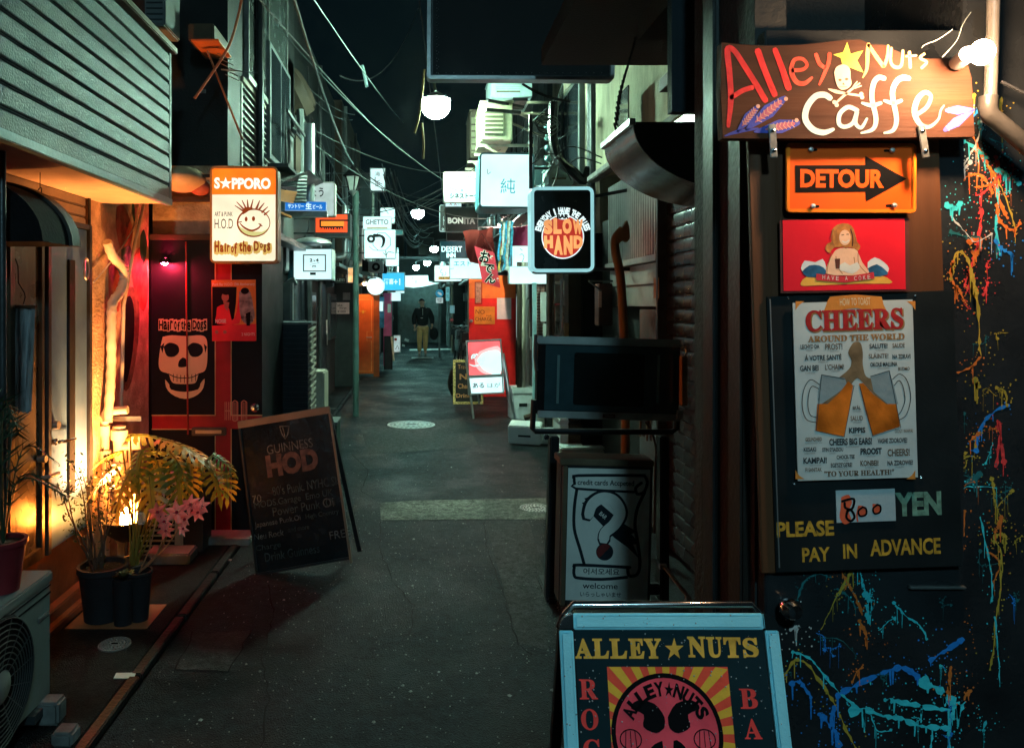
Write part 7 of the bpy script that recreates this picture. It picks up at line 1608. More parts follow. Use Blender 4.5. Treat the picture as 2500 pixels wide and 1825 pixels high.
mb = MB(); s.put(mb, 'Travel', 1118, 890, 1146, 900, -.003); s.put(mb, 'N', 1122, 912, 1140, 926, -.003, bold=.03); s.put(mb, 'Char', 1118, 936, 1146, 948, -.003, bold=.02); s.put(mb, 'Drink', 1114, 960, 1150, 970, -.003, bold=.02); s.part('lettering', mb, mat('chalk_orange', (.62, .26, .10), .7), flat=True)
s.part('leg', MB().beam((.1, .02, .2), (.12, .4, -.34), .02), M['wood'])
stf = mat('styrofoam', (.62, .66, .66), .75, var=.08, bump=.35, bscale=110, dirt=.3, dirtcol=(.2, .22, .22))
def foam(label, px0, py0, px1, py1, Y, d=.35, rz=0, tilt=0, lid=True, group=None):
    w = (px1-px0)*Y/F; h = (py1-py0)*Y/F
    t = Thing('foam_box', label, 'box', (X((px0+px1)/2, Y), Y + d/2, Z(py1, Y)), (tilt, 0, rz), group)
    t.part('tub', MB().box(-w/2+.01, w/2-.01, -d/2+.01, d/2-.01, 0, h*(.8 if lid else 1)), stf, bevel=.012)
    t.part('handle_recess', MB().box(-w*.18, w*.18, -d/2+.005, -d/2+.01, h*.42, h*.52), M['greyink'])
    if lid: t.part('lid', MB().box(-w/2, w/2, -d/2, d/2, h*.8+.002, h), stf, bevel=.012)
    return t
foam('tall white foam box standing beside the red door', 1247, 946, 1302, 1026, 10.35, .35, 6)
foam('foam box lying tilted on the ground by the television stand', 1246, 1036, 1330, 1082, 8.45, .26, -16, 8, False)
foam('grey foam box with lid, seen under the television', 1366, 1022, 1470, 1090, 7.0, .4)
foam('bottom foam box seen under the other one beneath the television', 1366, 1092, 1478, 1128, 6.8, .42, 3)
t = Thing('foam_box_small', 'small open foam box beside the tilted one', 'box', (X(1330, 8.4)+.1, 8.7, .0)); t.part('tub', MB().box(-.13, .13, -.1, .1, 0, .16), stf, bevel=.01)
solo('dark_log', MB().tube([W(1280, 1020, 8.8), W(1305, 1012, 8.8)], .03, 10), M['brownwall'], 'short dark rounded bundle on top of the tilted foam box', 'bundle')

# ------------------------------------------------------------------ louvre cabinet, small beige AC and window on the left
t = Thing('louvred_cabinet', 'black ribbed cabinet with pale slats down its side behind the chalkboard', 'cabinet', (-1.05, 6.0, 0))
cbm = mat('cabinet_black', (.020, .026, .032), .35, .3, bump=.05)
t.part('body', MB().box(-1.25, -.90, 6.0, 6.28, 0, 1.47), cbm, world=True)
for k in range(33): t.part('rib', MB().box(-1.248, -.902, 5.992, 6.0, .03+k*.0435, .055+k*.0435), cbm, world=True)
t.part('top', MB().box(-1.27, -.87, 5.98, 6.32, 1.471, 1.49), M['greymetal'], world=True, bevel=.004)
slm = mat('slat_pale', (.34, .31, .25), .6, dirt=.4)
for k in range(26): t.part('slat', MB().beam((-.885, 5.99, .13+k*.0515), (-.885, 6.28, .155+k*.0515), .028, .022), slm, world=True, bevel=.002)
t = Thing('air_conditioner', 'small beige AC unit with comb-like vent beside the louvred cabinet', 'air conditioner', (X(775, 6.6), 6.6, .1))
t.part('casing', MB().box(X(752, 6.6), X(792, 6.6), 6.6, 6.9, Z(1030, 6.6), Z(907, 6.6)), M['beigemetal'], world=True, bevel=.014)
for k in range(12): t.part('slat', MB().box(X(756, 6.6), X(770, 6.6), 6.59, 6.6, Z(1005, 6.6)+k*.028, Z(1005, 6.6)+k*.028+.014), M['ink'], world=True)
t = Thing('steel_crate', 'dark green crate with bottles standing behind the chalkboard', 'crate', (X(805, 6.3), 6.3, 0))
t.part('body', MB().box(X(782, 6.2), X(822, 6.2), 6.2, 6.5, .0, Z(1036, 6.2)), mat('green_crate', (.01, .05, .035), .4), world=True, bevel=.008)
t.part('top', MB().box(X(782, 6.2), X(824, 6.2), 6.19, 6.5, Z(1036, 6.2), Z(1030, 6.2)), M['greymetal'], world=True)
t = Thing('frosted_window', 'window with grey frame above the louvred cabinet', 'window', (-1.3, 6.7, 1.5))
t.part('frame', MB().box(X(655, 6.7), X(745, 6.7), 6.7, 6.78, Z(792, 6.7), Z(782, 6.7)).box(X(655, 6.7), X(660, 6.7), 6.7, 6.78, Z(782, 6.7), Z(690, 6.7)).box(X(708, 6.7), X(714, 6.7), 6.7, 6.78, Z(782, 6.7), Z(690, 6.7)), M['greymetal'], world=True)
t.part('pane', MB().box(X(660, 6.7), X(708, 6.7), 6.73, 6.75, Z(782, 6.7), Z(690, 6.7)), mat('dim_pane', (.10, .12, .12), .25), world=True)
t.part('slat', MB().box(X(648, 6.6), X(664, 6.6), 6.6, 6.62, Z(690, 6.6), Z(640, 6.6)), M['steel'], world=True)
for k in range(14): t.part('slat', MB().beam(W(647, 655 + k*9, 6.5), W(671, 660 + k*9, 6.5), .018, .012), slm, world=True)
solo('paper_strip', MB().box(X(656, 6.45), X(664, 6.45), 6.45, 6.452, Z(720, 6.45), Z(674, 6.45)), mat('ochre_paper', (.45, .33, .14), .7), 'ochre paper strip stuck over the pale slats left of the window', 'paper')
solo('paper_strip', MB().box(X(656, 6.45), X(663, 6.45), 6.45, 6.452, Z(782, 6.45), Z(752, 6.45)), mat('orange_paper', (.6, .2, .05), .7), 'orange paper strip at the bottom of the pale slats by the window', 'paper')

# ================================================================== BUILDINGS DOWN THE ALLEY
def facade(label, side, xf, y0, y1, h, wm, seed, doorm=None, winlit=None, floors=2, cat='building', name='bar_building'):
    """one narrow two-storey bar: wall, door, windows, eave, pipes, meter, all on the plane x = side*xf"""
    rnd = random.Random(seed); x = side*xf; t = Thing(name, label, cat, (x, (y0+y1)/2, 0)); out = -side
    def bx(nm, d0, d1, a, b, z0, z1, m, par=None, bev=0.0): return t.part(nm, MB().box(x+out*d0, x+out*d1, a, b, z0, z1), m, par, world=True, bevel=bev)
    bx('wall', 0, -1.6, y0, y1, 0, h, wm)
    n = max(1, int((y1-y0)/1.9)); w = (y1-y0)/n
    for i in range(n):
        a = y0 + i*w
        dm_ = doorm or mat('door_dark_%d' % (seed % 3), ((.03, .035, .035), (.06, .03, .02), (.02, .035, .045))[seed % 3], .4, dirt=.2)
        dd = bx('door', .001, .03, a+w*.12, a+w*.12+.72, .06, 1.95, dm_, bev=.004)
        t.part('handle', MB().tube([(x+out*.07, a+w*.12+.62, .95), (x+out*.07, a+w*.12+.62, 1.15)], .01, 6), M['steel'], dd, world=True)
        f = bx('window', .001, .05, a+w*.58, a+w*.92, 1.0, 1.8, M['darksteel'], bev=.004)
        bx('pane', .05, .055, a+w*.61, a+w*.89, 1.05, 1.75, winlit or M['glass'], f)
        bx('eave', 0, rnd.uniform(.2, .38), a+.03, a+w-.03, 2.2, 2.26, M['darksteel'])
        for fl in range(1, floors):
            z = 2.6 + (fl-1)*2.4
            f = bx('window', .001, .06, a+w*.25, a+w*.75, z+.4, z+1.5, M['greymetal'], bev=.004)
            bx('pane', .06, .064, a+w*.28, a+w*.49, z+.45, z+1.45, M['glass'], f); bx('pane', .06, .064, a+w*.51, a+w*.72, z+.45, z+1.45, M['glass'], f)
            if rnd.random() < .7: t.part('railing', MB().box(x+out*.06, x+out*.25, a+w*.2, a+w*.8, z+.30, z+.33).box(x+out*.23, x+out*.25, a+w*.2, a+w*.8, z+.8, z+.83), M['darksteel'], world=True)
        px_ = a + w*.05
        t.part('drain_pipe', MB().tube([(x+out*.06, px_, 0), (x+out*.06, px_, h-.1)], .035, 8), rnd.choice((M['greymetal'], M['darksteel'], M['beigemetal'])), world=True)
        mz = rnd.uniform(1.6, 2.0); bx('meter_box', 0, .12, a+w*.48, a+w*.56, mz, mz+.25, M['greymetal'], bev=.01)
        bx('notice', .001, .006, a+w*.50, a+w*.56, 1.1, 1.35, M['paper'])
        t.part('conduit', MB().tube(smooth([(x+out*.03, a+w*.52, mz+.25), (x+out*.03, a+w*.52, 2.5), (x+out*.08, a+w*.6, 2.9), (x+out*.05, a+w*.6, h-.5)], 3), .012, 6), M['cable'], world=True)
        if rnd.random() < .6:
            z = rnd.uniform(2.45, 2.8); t.part('duct', MB().tube(smooth([(x, a+w*.7, z), (x+out*.25, a+w*.7, z), (x+out*.28, a+w*.7, z+.25), (x+out*.28, a+w*.7, z+.9)], 4), .06, 10), M['alu'], world=True)
    return t
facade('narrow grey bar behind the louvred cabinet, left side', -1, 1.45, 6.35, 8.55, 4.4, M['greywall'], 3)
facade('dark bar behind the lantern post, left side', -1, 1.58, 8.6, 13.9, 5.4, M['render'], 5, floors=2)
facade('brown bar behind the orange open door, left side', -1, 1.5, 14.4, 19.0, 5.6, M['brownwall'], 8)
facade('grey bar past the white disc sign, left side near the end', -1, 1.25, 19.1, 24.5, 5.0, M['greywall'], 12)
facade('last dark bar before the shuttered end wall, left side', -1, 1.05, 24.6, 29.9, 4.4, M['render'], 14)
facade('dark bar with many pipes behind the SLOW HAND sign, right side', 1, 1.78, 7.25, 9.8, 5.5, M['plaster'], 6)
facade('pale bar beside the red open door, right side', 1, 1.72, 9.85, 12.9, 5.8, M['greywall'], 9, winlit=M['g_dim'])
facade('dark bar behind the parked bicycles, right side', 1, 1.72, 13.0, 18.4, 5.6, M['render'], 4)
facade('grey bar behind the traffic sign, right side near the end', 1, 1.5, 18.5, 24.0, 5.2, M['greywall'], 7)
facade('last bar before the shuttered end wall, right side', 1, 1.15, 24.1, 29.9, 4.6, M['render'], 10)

t = Thing('end_building', 'low dark building with a wide roller shutter closing the far end of the alley', 'building', (0, 30, 0))
t.part('wall', MB().box(-6, 6, 30.05, 33, 0, 3.4), M['render'], world=True)
t.part('shutter_frame', MB().box(-.85, -.78, 29.95, 30.05, 0, 2.4).box(.85, .92, 29.95, 30.05, 0, 2.4).box(-.85, .92, 29.93, 30.05, 2.4, 2.55), mat('green_frame', (.06, .10, .10), .5), world=True)
t.part('roof', MB().box(-6, 6, 29.7, 33, 3.4, 3.5), M['darksteel'], world=True)
mb = MB()
for k in range(48): mb.box(-.78, .85, 30.0, 30.03, .02+k*.05, .06+k*.05)
t.part('shutter_slat', mb, mat('end_shutter', (.12, .15, .15), .45, .3), world=True, kind='stuff')
for lab, x0, x1, h_ in (('dark block of flats beyond the end wall, left', -7, -.8, 6.4), ('dark block beyond the end wall, right', -.6, 7, 5.6)):
    t = Thing('background_building', lab, 'building', ((x0+x1)/2, 37, 0)); t.part('wall', MB().box(x0, x1, 37, 42, 0, h_), M['render'], world=True)
    for k in range(4):
        xx = x0 + (x1-x0)*(k+.3)/4; f = t.part('window', MB().box(xx, xx+.8, 36.95, 37, h_-1.6, h_-.7), M['darksteel'], world=True); t.part('pane', MB().box(xx+.05, xx+.75, 36.93, 36.95, h_-1.55, h_-.75), M['glass'], f, world=True)

# boards and bits at the left of the far alley
solo('pink_door', MB().box(X(936, 18), X(956, 18), 18, 18.06, .1, Z(715, 18)), mat('pink_paint', (.55, .07, .16), .5), 'pink door past the orange open door', 'door')
solo('blue_poster', MB().box(X(926, 17.6), X(938, 17.6), 17.6, 17.62, Z(800, 17.6), Z(724, 17.6)), mat('blue_poster', (.05, .22, .36), .6, var=.9, scale=5), 'blue and white poster strip between orange door and pink panel', 'poster')
solo('pink_note', MB().box(X(946, 17.9), X(954, 17.9), 17.97, 17.99, Z(763, 17.9), Z(742, 17.9)), M['paper'], 'small paper note on the pink panel', 'paper')
def aboard(label, px0, py0, px1, py1, Y, face, frame):
    s = Sign('sandwich_board', label, 'sign', px0, py0, px1, py1, Y); s.panel('face', face, (px0+1, py0+1, px1-1, py1-2), 0, .03); s.frame('frame', frame, (px0, py0, px1, py1), 1.5, -.01, .03)
    h = (py1-py0)*s.k; s.part('back_leg', MB().beam((0, .03, h/2-.02), (0, .4, -h/2), .03), frame); return s
aboard('black sandwich board with a pale edge beyond the orange door', 938, 820, 958, 902, 17.5, M['black'], M['ink'])
solo('pale_post', MB().beam(W(956, 822, 17.2), W(961, 880, 17.0), .04), mat('cream_post', (.6, .45, .28), .5), 'pale slanting board edge next to the black sandwich board', 'board')
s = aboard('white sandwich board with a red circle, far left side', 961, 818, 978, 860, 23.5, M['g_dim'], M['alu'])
q = MB(); s.dot(q, 966, 828, 3.5, -.012); s.part('print', q, mat('ink_red', (.6, .05, .05), .5), flat=True); q = MB(); s.st(q, [(966, 852), (970, 842), (974, 852)], 1.5, -.012, n=1); s.part('print', q, M['ink'], flat=True)
for i, (px, py, Y, w_, h_, m_, lab) in enumerate(((993, 830, 25, .15, .08, M['white'], 'white paper lying at the foot of the end shutter'), (985, 843, 25, .1, .06, M['white'], 'tiny white bag on the ground left of the walking man'))):
    solo('paper_scrap', MB().obox(W(px, py, Y), (w_, .1, h_), (0, 20, 0)), m_, lab, 'litter')

# ------------------------------------------------------------------ upper left: window, louvred balcony, ducts, awnings
t = Thing('balcony_screen', 'grey louvred metal balcony screen high on the left wall', 'balcony', (-1.5, 7, 2.8))
lm_ = mat('louvre_metal', (.26, .26, .24), .4, .4, dirt=.4)
for k in range(11):
    z = 2.80 + k*.060; t.part('slat', MB().beam((-1.44, 6.05, z), (-1.44, 8.0, z), .035, .012), lm_, world=True)
t.part('top_rail', MB().beam((-1.45, 6.0, 3.47), (-1.45, 8.05, 3.47), .05, .04), mat('rail_tan', (.36, .28, .2), .5), world=True)
for y_ in (6.02, 7.0, 8.0): t.part('post', MB().box(-1.48, -1.44, y_-.02, y_+.02, 2.75, 3.47), lm_, world=True)
t.part('floor', MB().box(-1.9, -1.42, 6.0, 8.05, 2.70, 2.76), M['darksteel'], world=True)
t = Thing('upper_window', 'tall sliding window with pale frame above the balcony screen', 'window', (-1.45, 7, 3.6))
gf = mat('window_frame_grey', (.28, .29, .27), .4, .5)
for a, b in ((6.12, 6.16), (6.95, 6.99), (7.92, 7.97)): t.part('frame', MB().box(-1.45, -1.41, a, b, 3.55, 5.1), gf, world=True)
t.part('frame', MB().box(-1.45, -1.405, 6.1, 8.0, 5.1, 5.16).box(-1.45, -1.405, 6.1, 8.0, 3.5, 3.55), gf, world=True)
for a, b in ((6.16, 6.95), (6.99, 7.92)): t.part('pane', MB().box(-1.44, -1.425, a, b, 3.55, 5.1), mat('window_pane_grey', (.05, .06, .058), .25, spec=.6), world=True)
# rectangular lamp box, rods and aerial in front of the black cladding
t = Thing('overhang_box', 'brown sheet-metal lamp box jutting from the black wall, lit orange below', 'box', W(500, 95, 5.3))
t.part('body', MB().box(X(470, 5.2), X(532, 5.2), 5.1, 5.5, Z(112, 5.2), Z(70, 5.2)), mat('brown_metal_box', (.12, .08, .05), .45, .4), world=True, bevel=.008)
t.part('lower_lip', MB().box(X(472, 5.1), X(538, 5.1), 5.05, 5.4, Z(118, 5.2), Z(114, 5.2)), mat('orange_lit_lip', (.6, .16, .05), .5), world=True)  # orange light from below put into the lip's colour
rod_orange = mat('orange_lit_rod', (.40, .15, .07), .6, dirt=.4)  # orange light put into the colour of the rods
solo('support_rod', MB().tube([W(506, 124, 5.15), W(560, 260, 5.1), W(592, 340, 5.05)], .008, 6), rod_orange, 'orange-lit straight rod slanting down from the brown lamp box', 'rod')
solo('bent_rod', MB().tube(smooth([W(592, -20, 5.2), W(584, 30, 5.2), W(560, 110, 5.15), W(520, 175, 5.1), W(475, 240, 5.05)], 5), .010, 7), rod_orange, 'bent reddish branch-like rod crossing the straight orange rod', 'rod')
t = Thing('tv_aerial', 'small comb-shaped television aerial on the black wall', 'aerial', W(580, 170, 5.3))
mb = MB().tube([W(540, 170, 5.3), W(628, 178, 5.3)], .005, 6)
for k in range(5): mb.tube([W(530-3*k+k*8, 130+k*13, 5.3), W(566-3*k+k*8, 147+k*13, 5.3)], .0035, 5)
t.part('rods', mb, M['steel'], world=True)
solo('label_card', MB().box(X(450, 5.19)-.005, X(462, 5.19), 5.585, 5.597, Z(188, 5.19), Z(178, 5.19)), M['greymetal'], 'tiny pale card pair on the black cladding', 'card')
def poly_tube(name, label, cat, pts, r, m, group=None): return solo(name, MB().tube(smooth(pts, 5), r, 8), m, label, cat, group)
solo('bulkhead_cover', MB().ball(W(445, 438, 5.05), .16, 20, 10, .55), mat('cream_cover', (.6, .42, .24), .6, bump=.3), 'cream rounded cover over the bar front beside the siding corner', 'cover')
solo('bulkhead_cover', MB().ball(W(488, 458, 5.1), .07, 14, 8, .8), mat('red_cover', (.42, .10, .06), .6), 'small reddish rounded cover beside the cream one', 'cover')
t = Thing('corrugated_awning', 'dark corrugated awning with ribbed pale end behind the SAPPORO sign', 'awning', W(715, 435, 7.0))
mb = MB(); vs = []
for j, (dy, dz) in enumerate(((0, 0), (1.1, .06))):
    for k in range(41): vs.append((X(678, 7) + .0075*k*1.0, 7+dy, Z(452, 7) + .012*(k % 2) + dz + .0035*k))
t.part('sheet', MB().add(vs, [(k, k+1, 42+k, 41+k) for k in range(40)]), M['darksteel'], world=True)
for k in range(9): t.part('slat', MB().beam(W(676, 420+k*4.2, 7), W(738, 424+k*3.8, 7.3), .012), M['darksteel'], world=True)
vs = []
for k in range(19):
    z = 420 + k*4.2; vs += [W(733-k*.9, z, 7.0) + Vector((0, -.012*(k % 2), 0)), W(750-k*.1, z, 7.1) + Vector((0, -.012*(k % 2), 0))]
t.part('ribbed_end', MB().add(vs, [(2*k, 2*k+1, 2*k+3, 2*k+2) for k in range(18)]), mat('ribbed_end_grey', (.34, .38, .37), .5), world=True)
t = Thing('orange_awning', 'orange-lit slatted soffit beneath the corrugated awning', 'awning', W(700, 480, 6.6))
for k in range(7): t.part('slat', MB().beam(W(678, 464+k*4, 6.6), W(716-k*1.5+8, 470+k*4, 6.9), .016), mat('orange_lit_slat', (.6, .19, .03), .5), world=True)  # slats carry the orange light in their colour
t.part('strip', MB().beam(W(678, 516, 6.5), W(710, 530, 6.7), .02), MATS['orange_lit_slat'], world=True)
for lab, px0, py0, px1, py1, Y in (('grey upright duct box above the corrugated awning', 681, 322, 705, 420, 7.8), ('brownish upright duct box beside the grey duct box', 705, 326, 722, 422, 8.1)):
    t = Thing('duct_box', lab, 'duct', W((px0+px1)/2, py1, Y)); t.part('casing', MB().box(X(px0, Y), X(px1, Y), Y, Y+.5, Z(py1, Y), Z(py0, Y)), M['greymetal'] if Y < 8 else M['brownwall'], world=True, bevel=.01)
    t.part('cap', MB().box(X(px0, Y)-.01, X(px1, Y)+.01, Y-.01, Y+.51, Z(py0, Y), Z(py0, Y)+.03), M['darksteel'], world=True)
poly_tube('drain_pipe', 'grey vertical drain pipe beside the duct boxes', 'pipe', [W(732, 268, 8.5), W(734, 300, 8.5), W(733, 370, 8.5), W(736, 440, 8.5)], .045, M['greymetal'])
poly_tube('roof_pipe', 'fat brown curved duct under the upper eave on the left', 'duct', [W(665, 180, 9.0), W(700, 190, 9.0), W(725, 225, 9.0), W(742, 262, 9.2)], .16, M['brownwall'])
solo('upper_panel', MB().box(X(662, 8.6), X(698, 8.6), 8.56, 8.59, Z(322, 8.6), Z(218, 8.6)), mat('tan_panel', (.24, .19, .15), .8, dirt=.3), 'brown-grey wall panel below the fat curved duct', 'panel')
solo('dome_hood', MB().ball(W(762, 596, 8.2), .22, 18, 8, .35, 0, 90), M['alu'], 'flat pale metal hood above the 2x4 sign', 'hood')
poly_tube('coiled_duct', 'corrugated grey hose hanging beside the window on the left', 'hose', [W(690, 790, 6.9), W(694, 745, 6.9), W(700, 700, 6.9), W(722, 685, 6.9)], .04, M['greymetal'])
for k, px in enumerate((722, 738, 752)): poly_tube('drain_pipe', ('pale vertical pipe below the 2x4 sign', 'grey middle pipe below the 2x4 sign', 'dark pipe next to the open black-green door')[k], 'pipe', [W(px, 685, 8.4), W(px+1, 780, 8.4), W(px, 880, 8.4)], .03 if k < 2 else .045, (M['alu'], M['greymetal'], M['darksteel'])[k])
# upper AC on the siding building roof
t = Thing('air_conditioner', 'pale AC unit on the roof above the blue-green siding', 'air conditioner', W(380, 30, 4.9)); Y = 4.6
t.part('casing', MB().box(X(352, Y), X(402, Y), Y, Y+.3, Z(62, Y), Z(-60, Y)), acm, world=True, bevel=.01)
for k in range(8): t.part('slat', MB().box(X(358, Y), X(398, Y), Y-.008, Y, Z(50, Y)+k*.035, Z(50, Y)+k*.035+.008), M['darksteel'], world=True)

# ------------------------------------------------------------------ upper right: AC units on brackets, louvres, clutter
def wall_ac(label, px0, py0, px1, py1, Y, m, brackets=True):
    t = Thing('air_conditioner', label, 'air conditioner', W((px0+px1)/2, py1, Y)); x0, x1, z0, z1 = X(px0, Y), X(px1, Y), Z(py1, Y), Z(py0, Y)
    t.part('casing', MB().box(x0, x1, Y, Y+.75, z0, z1), m, world=True, bevel=.012)
    t.part('side_grille', MB().box(x0+(x1-x0)*.12, x1-(x1-x0)*.3, Y-.006, Y, z0+.06, z1-.08), mat('grille_shadow', (.12, .11, .07), .6), world=True)
    for k in range(5): t.part('slat', MB().box(x0+(x1-x0)*.12, x1-(x1-x0)*.3, Y-.014, Y-.006, z0+.08+k*(z1-z0-.18)/5, z0+.10+k*(z1-z0-.18)/5), m, world=True)
    t.part('lid', MB().box(x0-.01, x1+.01, Y-.012, Y+.76, z1, z1+.02), m, world=True, bevel=.004)
    if brackets:
        for dy in (.08, .6):
            t.part('bracket', MB().beam((x0-.03, Y+dy, z0-.04), (x1+.25, Y+dy, z0-.04), .03).beam((x0+.05, Y+dy, z0-.05), (x1+.25, Y+dy, z0-.35), .025), mat('bracket_cream', (.42, .38, .28), .5), world=True)
    return t
wall_ac('yellowish AC unit on brackets above the square white sign', 1174, 250, 1252, 343, 8.3, mat('ac_yellowed', (.46, .43, .28), .5, dirt=.4, dirtcol=(.12, .1, .05)))
wall_ac('pale blue AC unit just under the hanging black sign', 1200, 176, 1300, 238, 8.9, mat('ac_bluish', (.34, .44, .46), .5, dirt=.3))
wall_ac('narrow dark grey unit beside the yellowish AC unit', 1148, 272, 1170, 385, 9.6, M['brownwall'])
t = wall_ac('bluish AC unit between the square white sign and SLOW HAND sign', 1340, 408, 1400, 452, 7.8, MATS['ac_bluish'], False)
mb = MB(); vs = []
for z_ in (Z(452, 8.2), Z(405, 8.2)):
    for k in range(31): vs.append((X(1302, 8.2)+k*.0055, 8.2 + .012*(k % 2), z_))
solo('ribbed_sheet', MB().add(vs, [(k, k+1, 32+k, 31+k) for k in range(30)]), mat('ribbed_teal_lit', (.25, .40, .42), .5), 'ribbed teal-lit sheet behind the square white sign', 'panel')  # teal light put into the sheet's colour
solo('black_bracket', MB().box(X(1250, 8.6), X(1285, 8.6), 8.5, 8.9, Z(252, 8.6), Z(244, 8.6)).beam(W(1190, 245, 8.2), W(1278, 262, 8.4), .03).beam(W(1186, 268, 8.1), W(1270, 275, 8.3), .035), M['black'], 'pair of black brackets between the two upper AC units', 'bracket')
poly_tube('black_duct', 'thick black kinked hose above the SLOW HAND sign', 'hose', [W(1352, 250, 7.5), W(1350, 330, 7.5), W(1365, 390, 7.4), W(1400, 420, 7.3), W(1425, 440, 7.3), W(1440, 410, 7.3)], .05, M['blackgloss'])
for k in range(7):
    r_ = .06 + .012*k; c_ = W(1330 + 6*k % 17, 286 + k*4, 7.3)
    if k == 0: t = Thing('cable_coil', 'tangled coil of thin cables hanging by the stained wall', 'cable', c_)
    t.part('loop', MB().tube([c_ + Vector((r_*math.cos(R(20*a)), .01*k, r_*.6*math.sin(R(20*a)))) for a in range(19)], .006, 5), M['cable'] if k % 2 else M['palecable'], world=True)
t = Thing('insulator_pole', 'small utility pole with insulators among the wires on the right', 'pole', (X(1350, 7.9), 7.9, 2.4))
t.part('shaft', MB().tube([W(1345, 470, 7.9), W(1348, 270, 7.9)], .03, 8), M['darksteel'], world=True)
for k in range(4): t.part('insulator', MB().lathe([(.02, -.03), (.04, -.01), (.03, .03)], 10, W(1338, 310+k*26, 7.85), cap=True), mat('insulator_teal', (.12, .25, .27), .25), world=True)
solo('cable_strap', MB().tube(smooth([W(1275, 205, 5.6), W(1310, 225, 5.6), W(1350, 240, 5.6), W(1392, 248, 5.6)], 4), .010, 6), M['blackgloss'], 'thick black cable arcing below the hanging black sign', 'cable')
# pipes, poles, papers between the curl sign and television, right side
for k, (px, r_, m_, lab) in enumerate(((1268, .035, M['brownwall'], 'brown pipe right beside the red open door'), (1278, .03, M['beigemetal'], 'pale pipe left of the blue door frame'), (1287, .03, M['alu'], 'bright pipe touching the blue door frame'), (1340, .03, M['steel'], 'steel pole carrying the SLOW HAND sign'), (1350, .02, M['greymetal'], 'thin grey pipe beside the steel sign pole'))):
    Y = 9.6 if k < 3 else 8.0; solo('drain_pipe', MB().tube([W(px, 640, Y), W(px, 945 if k < 3 else 840, Y)], r_, 10), m_, lab, 'pipe')
solo('blue_frame_post', MB().box(X(1301, 9.0), X(1310, 9.0), 9.0, 9.06, .1, Z(690, 9.0)), mat('pale_blue_paint', (.25, .42, .46), .4), 'pale blue door frame post behind the television', 'post')
tl = Thing('tiled_pier', 'narrow wall pier of small pinkish tiles beside the blue post', 'wall', (X(1318, 9.1), 9.1, 0))
x0, x1 = X(1311, 9.1), X(1330, 9.1); tl.part('core', MB().box(x0, x1, 9.12, 9.4, .1, Z(690, 9.1)), M['paper'], world=True)
mb = MB()
for a in range(5):
    for b_ in range(34): mb.box(x0+.002+a*.0195, x0+.018+a*.0195, 9.112, 9.12, .9+b_*.038, .932+b_*.038)
tl.part('tile', mb, mat('pink_tile', (.30, .14, .12), .3, var=.3), world=True, kind='stuff')
for lab, r_, m_, Y in (('long white notice on the tiled pier', (1320, 713, 1334, 785), M['white'], 8.8), ('white meter box with a dark keyhole outline', (1354, 694, 1372, 740), M['white'], 7.6), ('torn white posters peeling beside the meter box', (1356, 745, 1382, 820), mat('torn_poster', (.4, .42, .4), .7, var=.9, scale=14), 7.6), ('small white label above the meter box', (1355, 664, 1374, 686), M['paper'], 7.6), ('orange-brown board end behind the television', (1378, 788, 1390, 822), mat('tan_board', (.5, .26, .12), .6), 7.0), ('narrow white notice lower on the tiled pier', (1326, 790, 1336, 822), M['white'], 8.8)):
    solo('wall_notice', MB().box(X(r_[0], Y), X(r_[2], Y), Y, Y+.03, Z(r_[3], Y), Z(r_[1], Y)), m_, lab, 'notice', bevel=.003)
t = Thing('brown_doorway', 'dark brown doorway pier behind the television, left of the wooden pole', 'wall', (X(1410, 7), 7, 0))
t.part('pier', MB().box(X(1388, 7.0), X(1420, 7.0), 7.0, 7.2, 0, 2.1), M['brownwall'], world=True); t.part('pier', MB().box(X(1424, 6.9), X(1500, 6.9), 6.92, 7.2, 0, 2.3), M['ink'], world=True)
t = Thing('letter_box', 'dark red-brown letter box with a slanted lid beside the wooden pole', 'letter box', (X(1480, 6.3), 6.3, 1.2))
t.part('body', MB().box(X(1462, 6.2), X(1496, 6.2), 6.2, 6.35, Z(795, 6.2), Z(692, 6.2)), mat('dark_redbrown', (.05, .015, .012), .4), world=True, bevel=.006)
t.part('lid', MB().beam(W(1438, 686, 6.1), W(1468, 710, 6.1), .012).beam(W(1438, 686, 6.1), W(1496, 686, 6.1), .014), M['darksteel'], world=True)
t.part('paper', MB().box(X(1461, 6.18), X(1468, 6.18), 6.17, 6.18, Z(750, 6.18), Z(710, 6.18)), mat('pink_paper', (.5, .25, .22), .7), world=True)
solo('orange_post', MB().box(X(1665, 3.95), X(1678, 3.95), 3.95, 3.99, Z(990, 3.95), Z(870, 3.95)), mat('orange_card', (.42, .20, .10), .6), 'orange-brown board edge beside the television\'s right end', 'board')
solo('corner_hook', MB().tube(smooth([W(1662, 850, 3.95), W(1672, 846, 3.95), W(1676, 860, 3.95), W(1670, 872, 3.95)], 4), .005, 6), M['alu'], 'small bent metal hook beside the television\'s top corner', 'hook')
solo('dusty_window', MB().box(1.59, 1.6, 5.6, 5.9, 3.0, 3.3), M['glass'], 'small square opening seen beside the round hood', 'window')

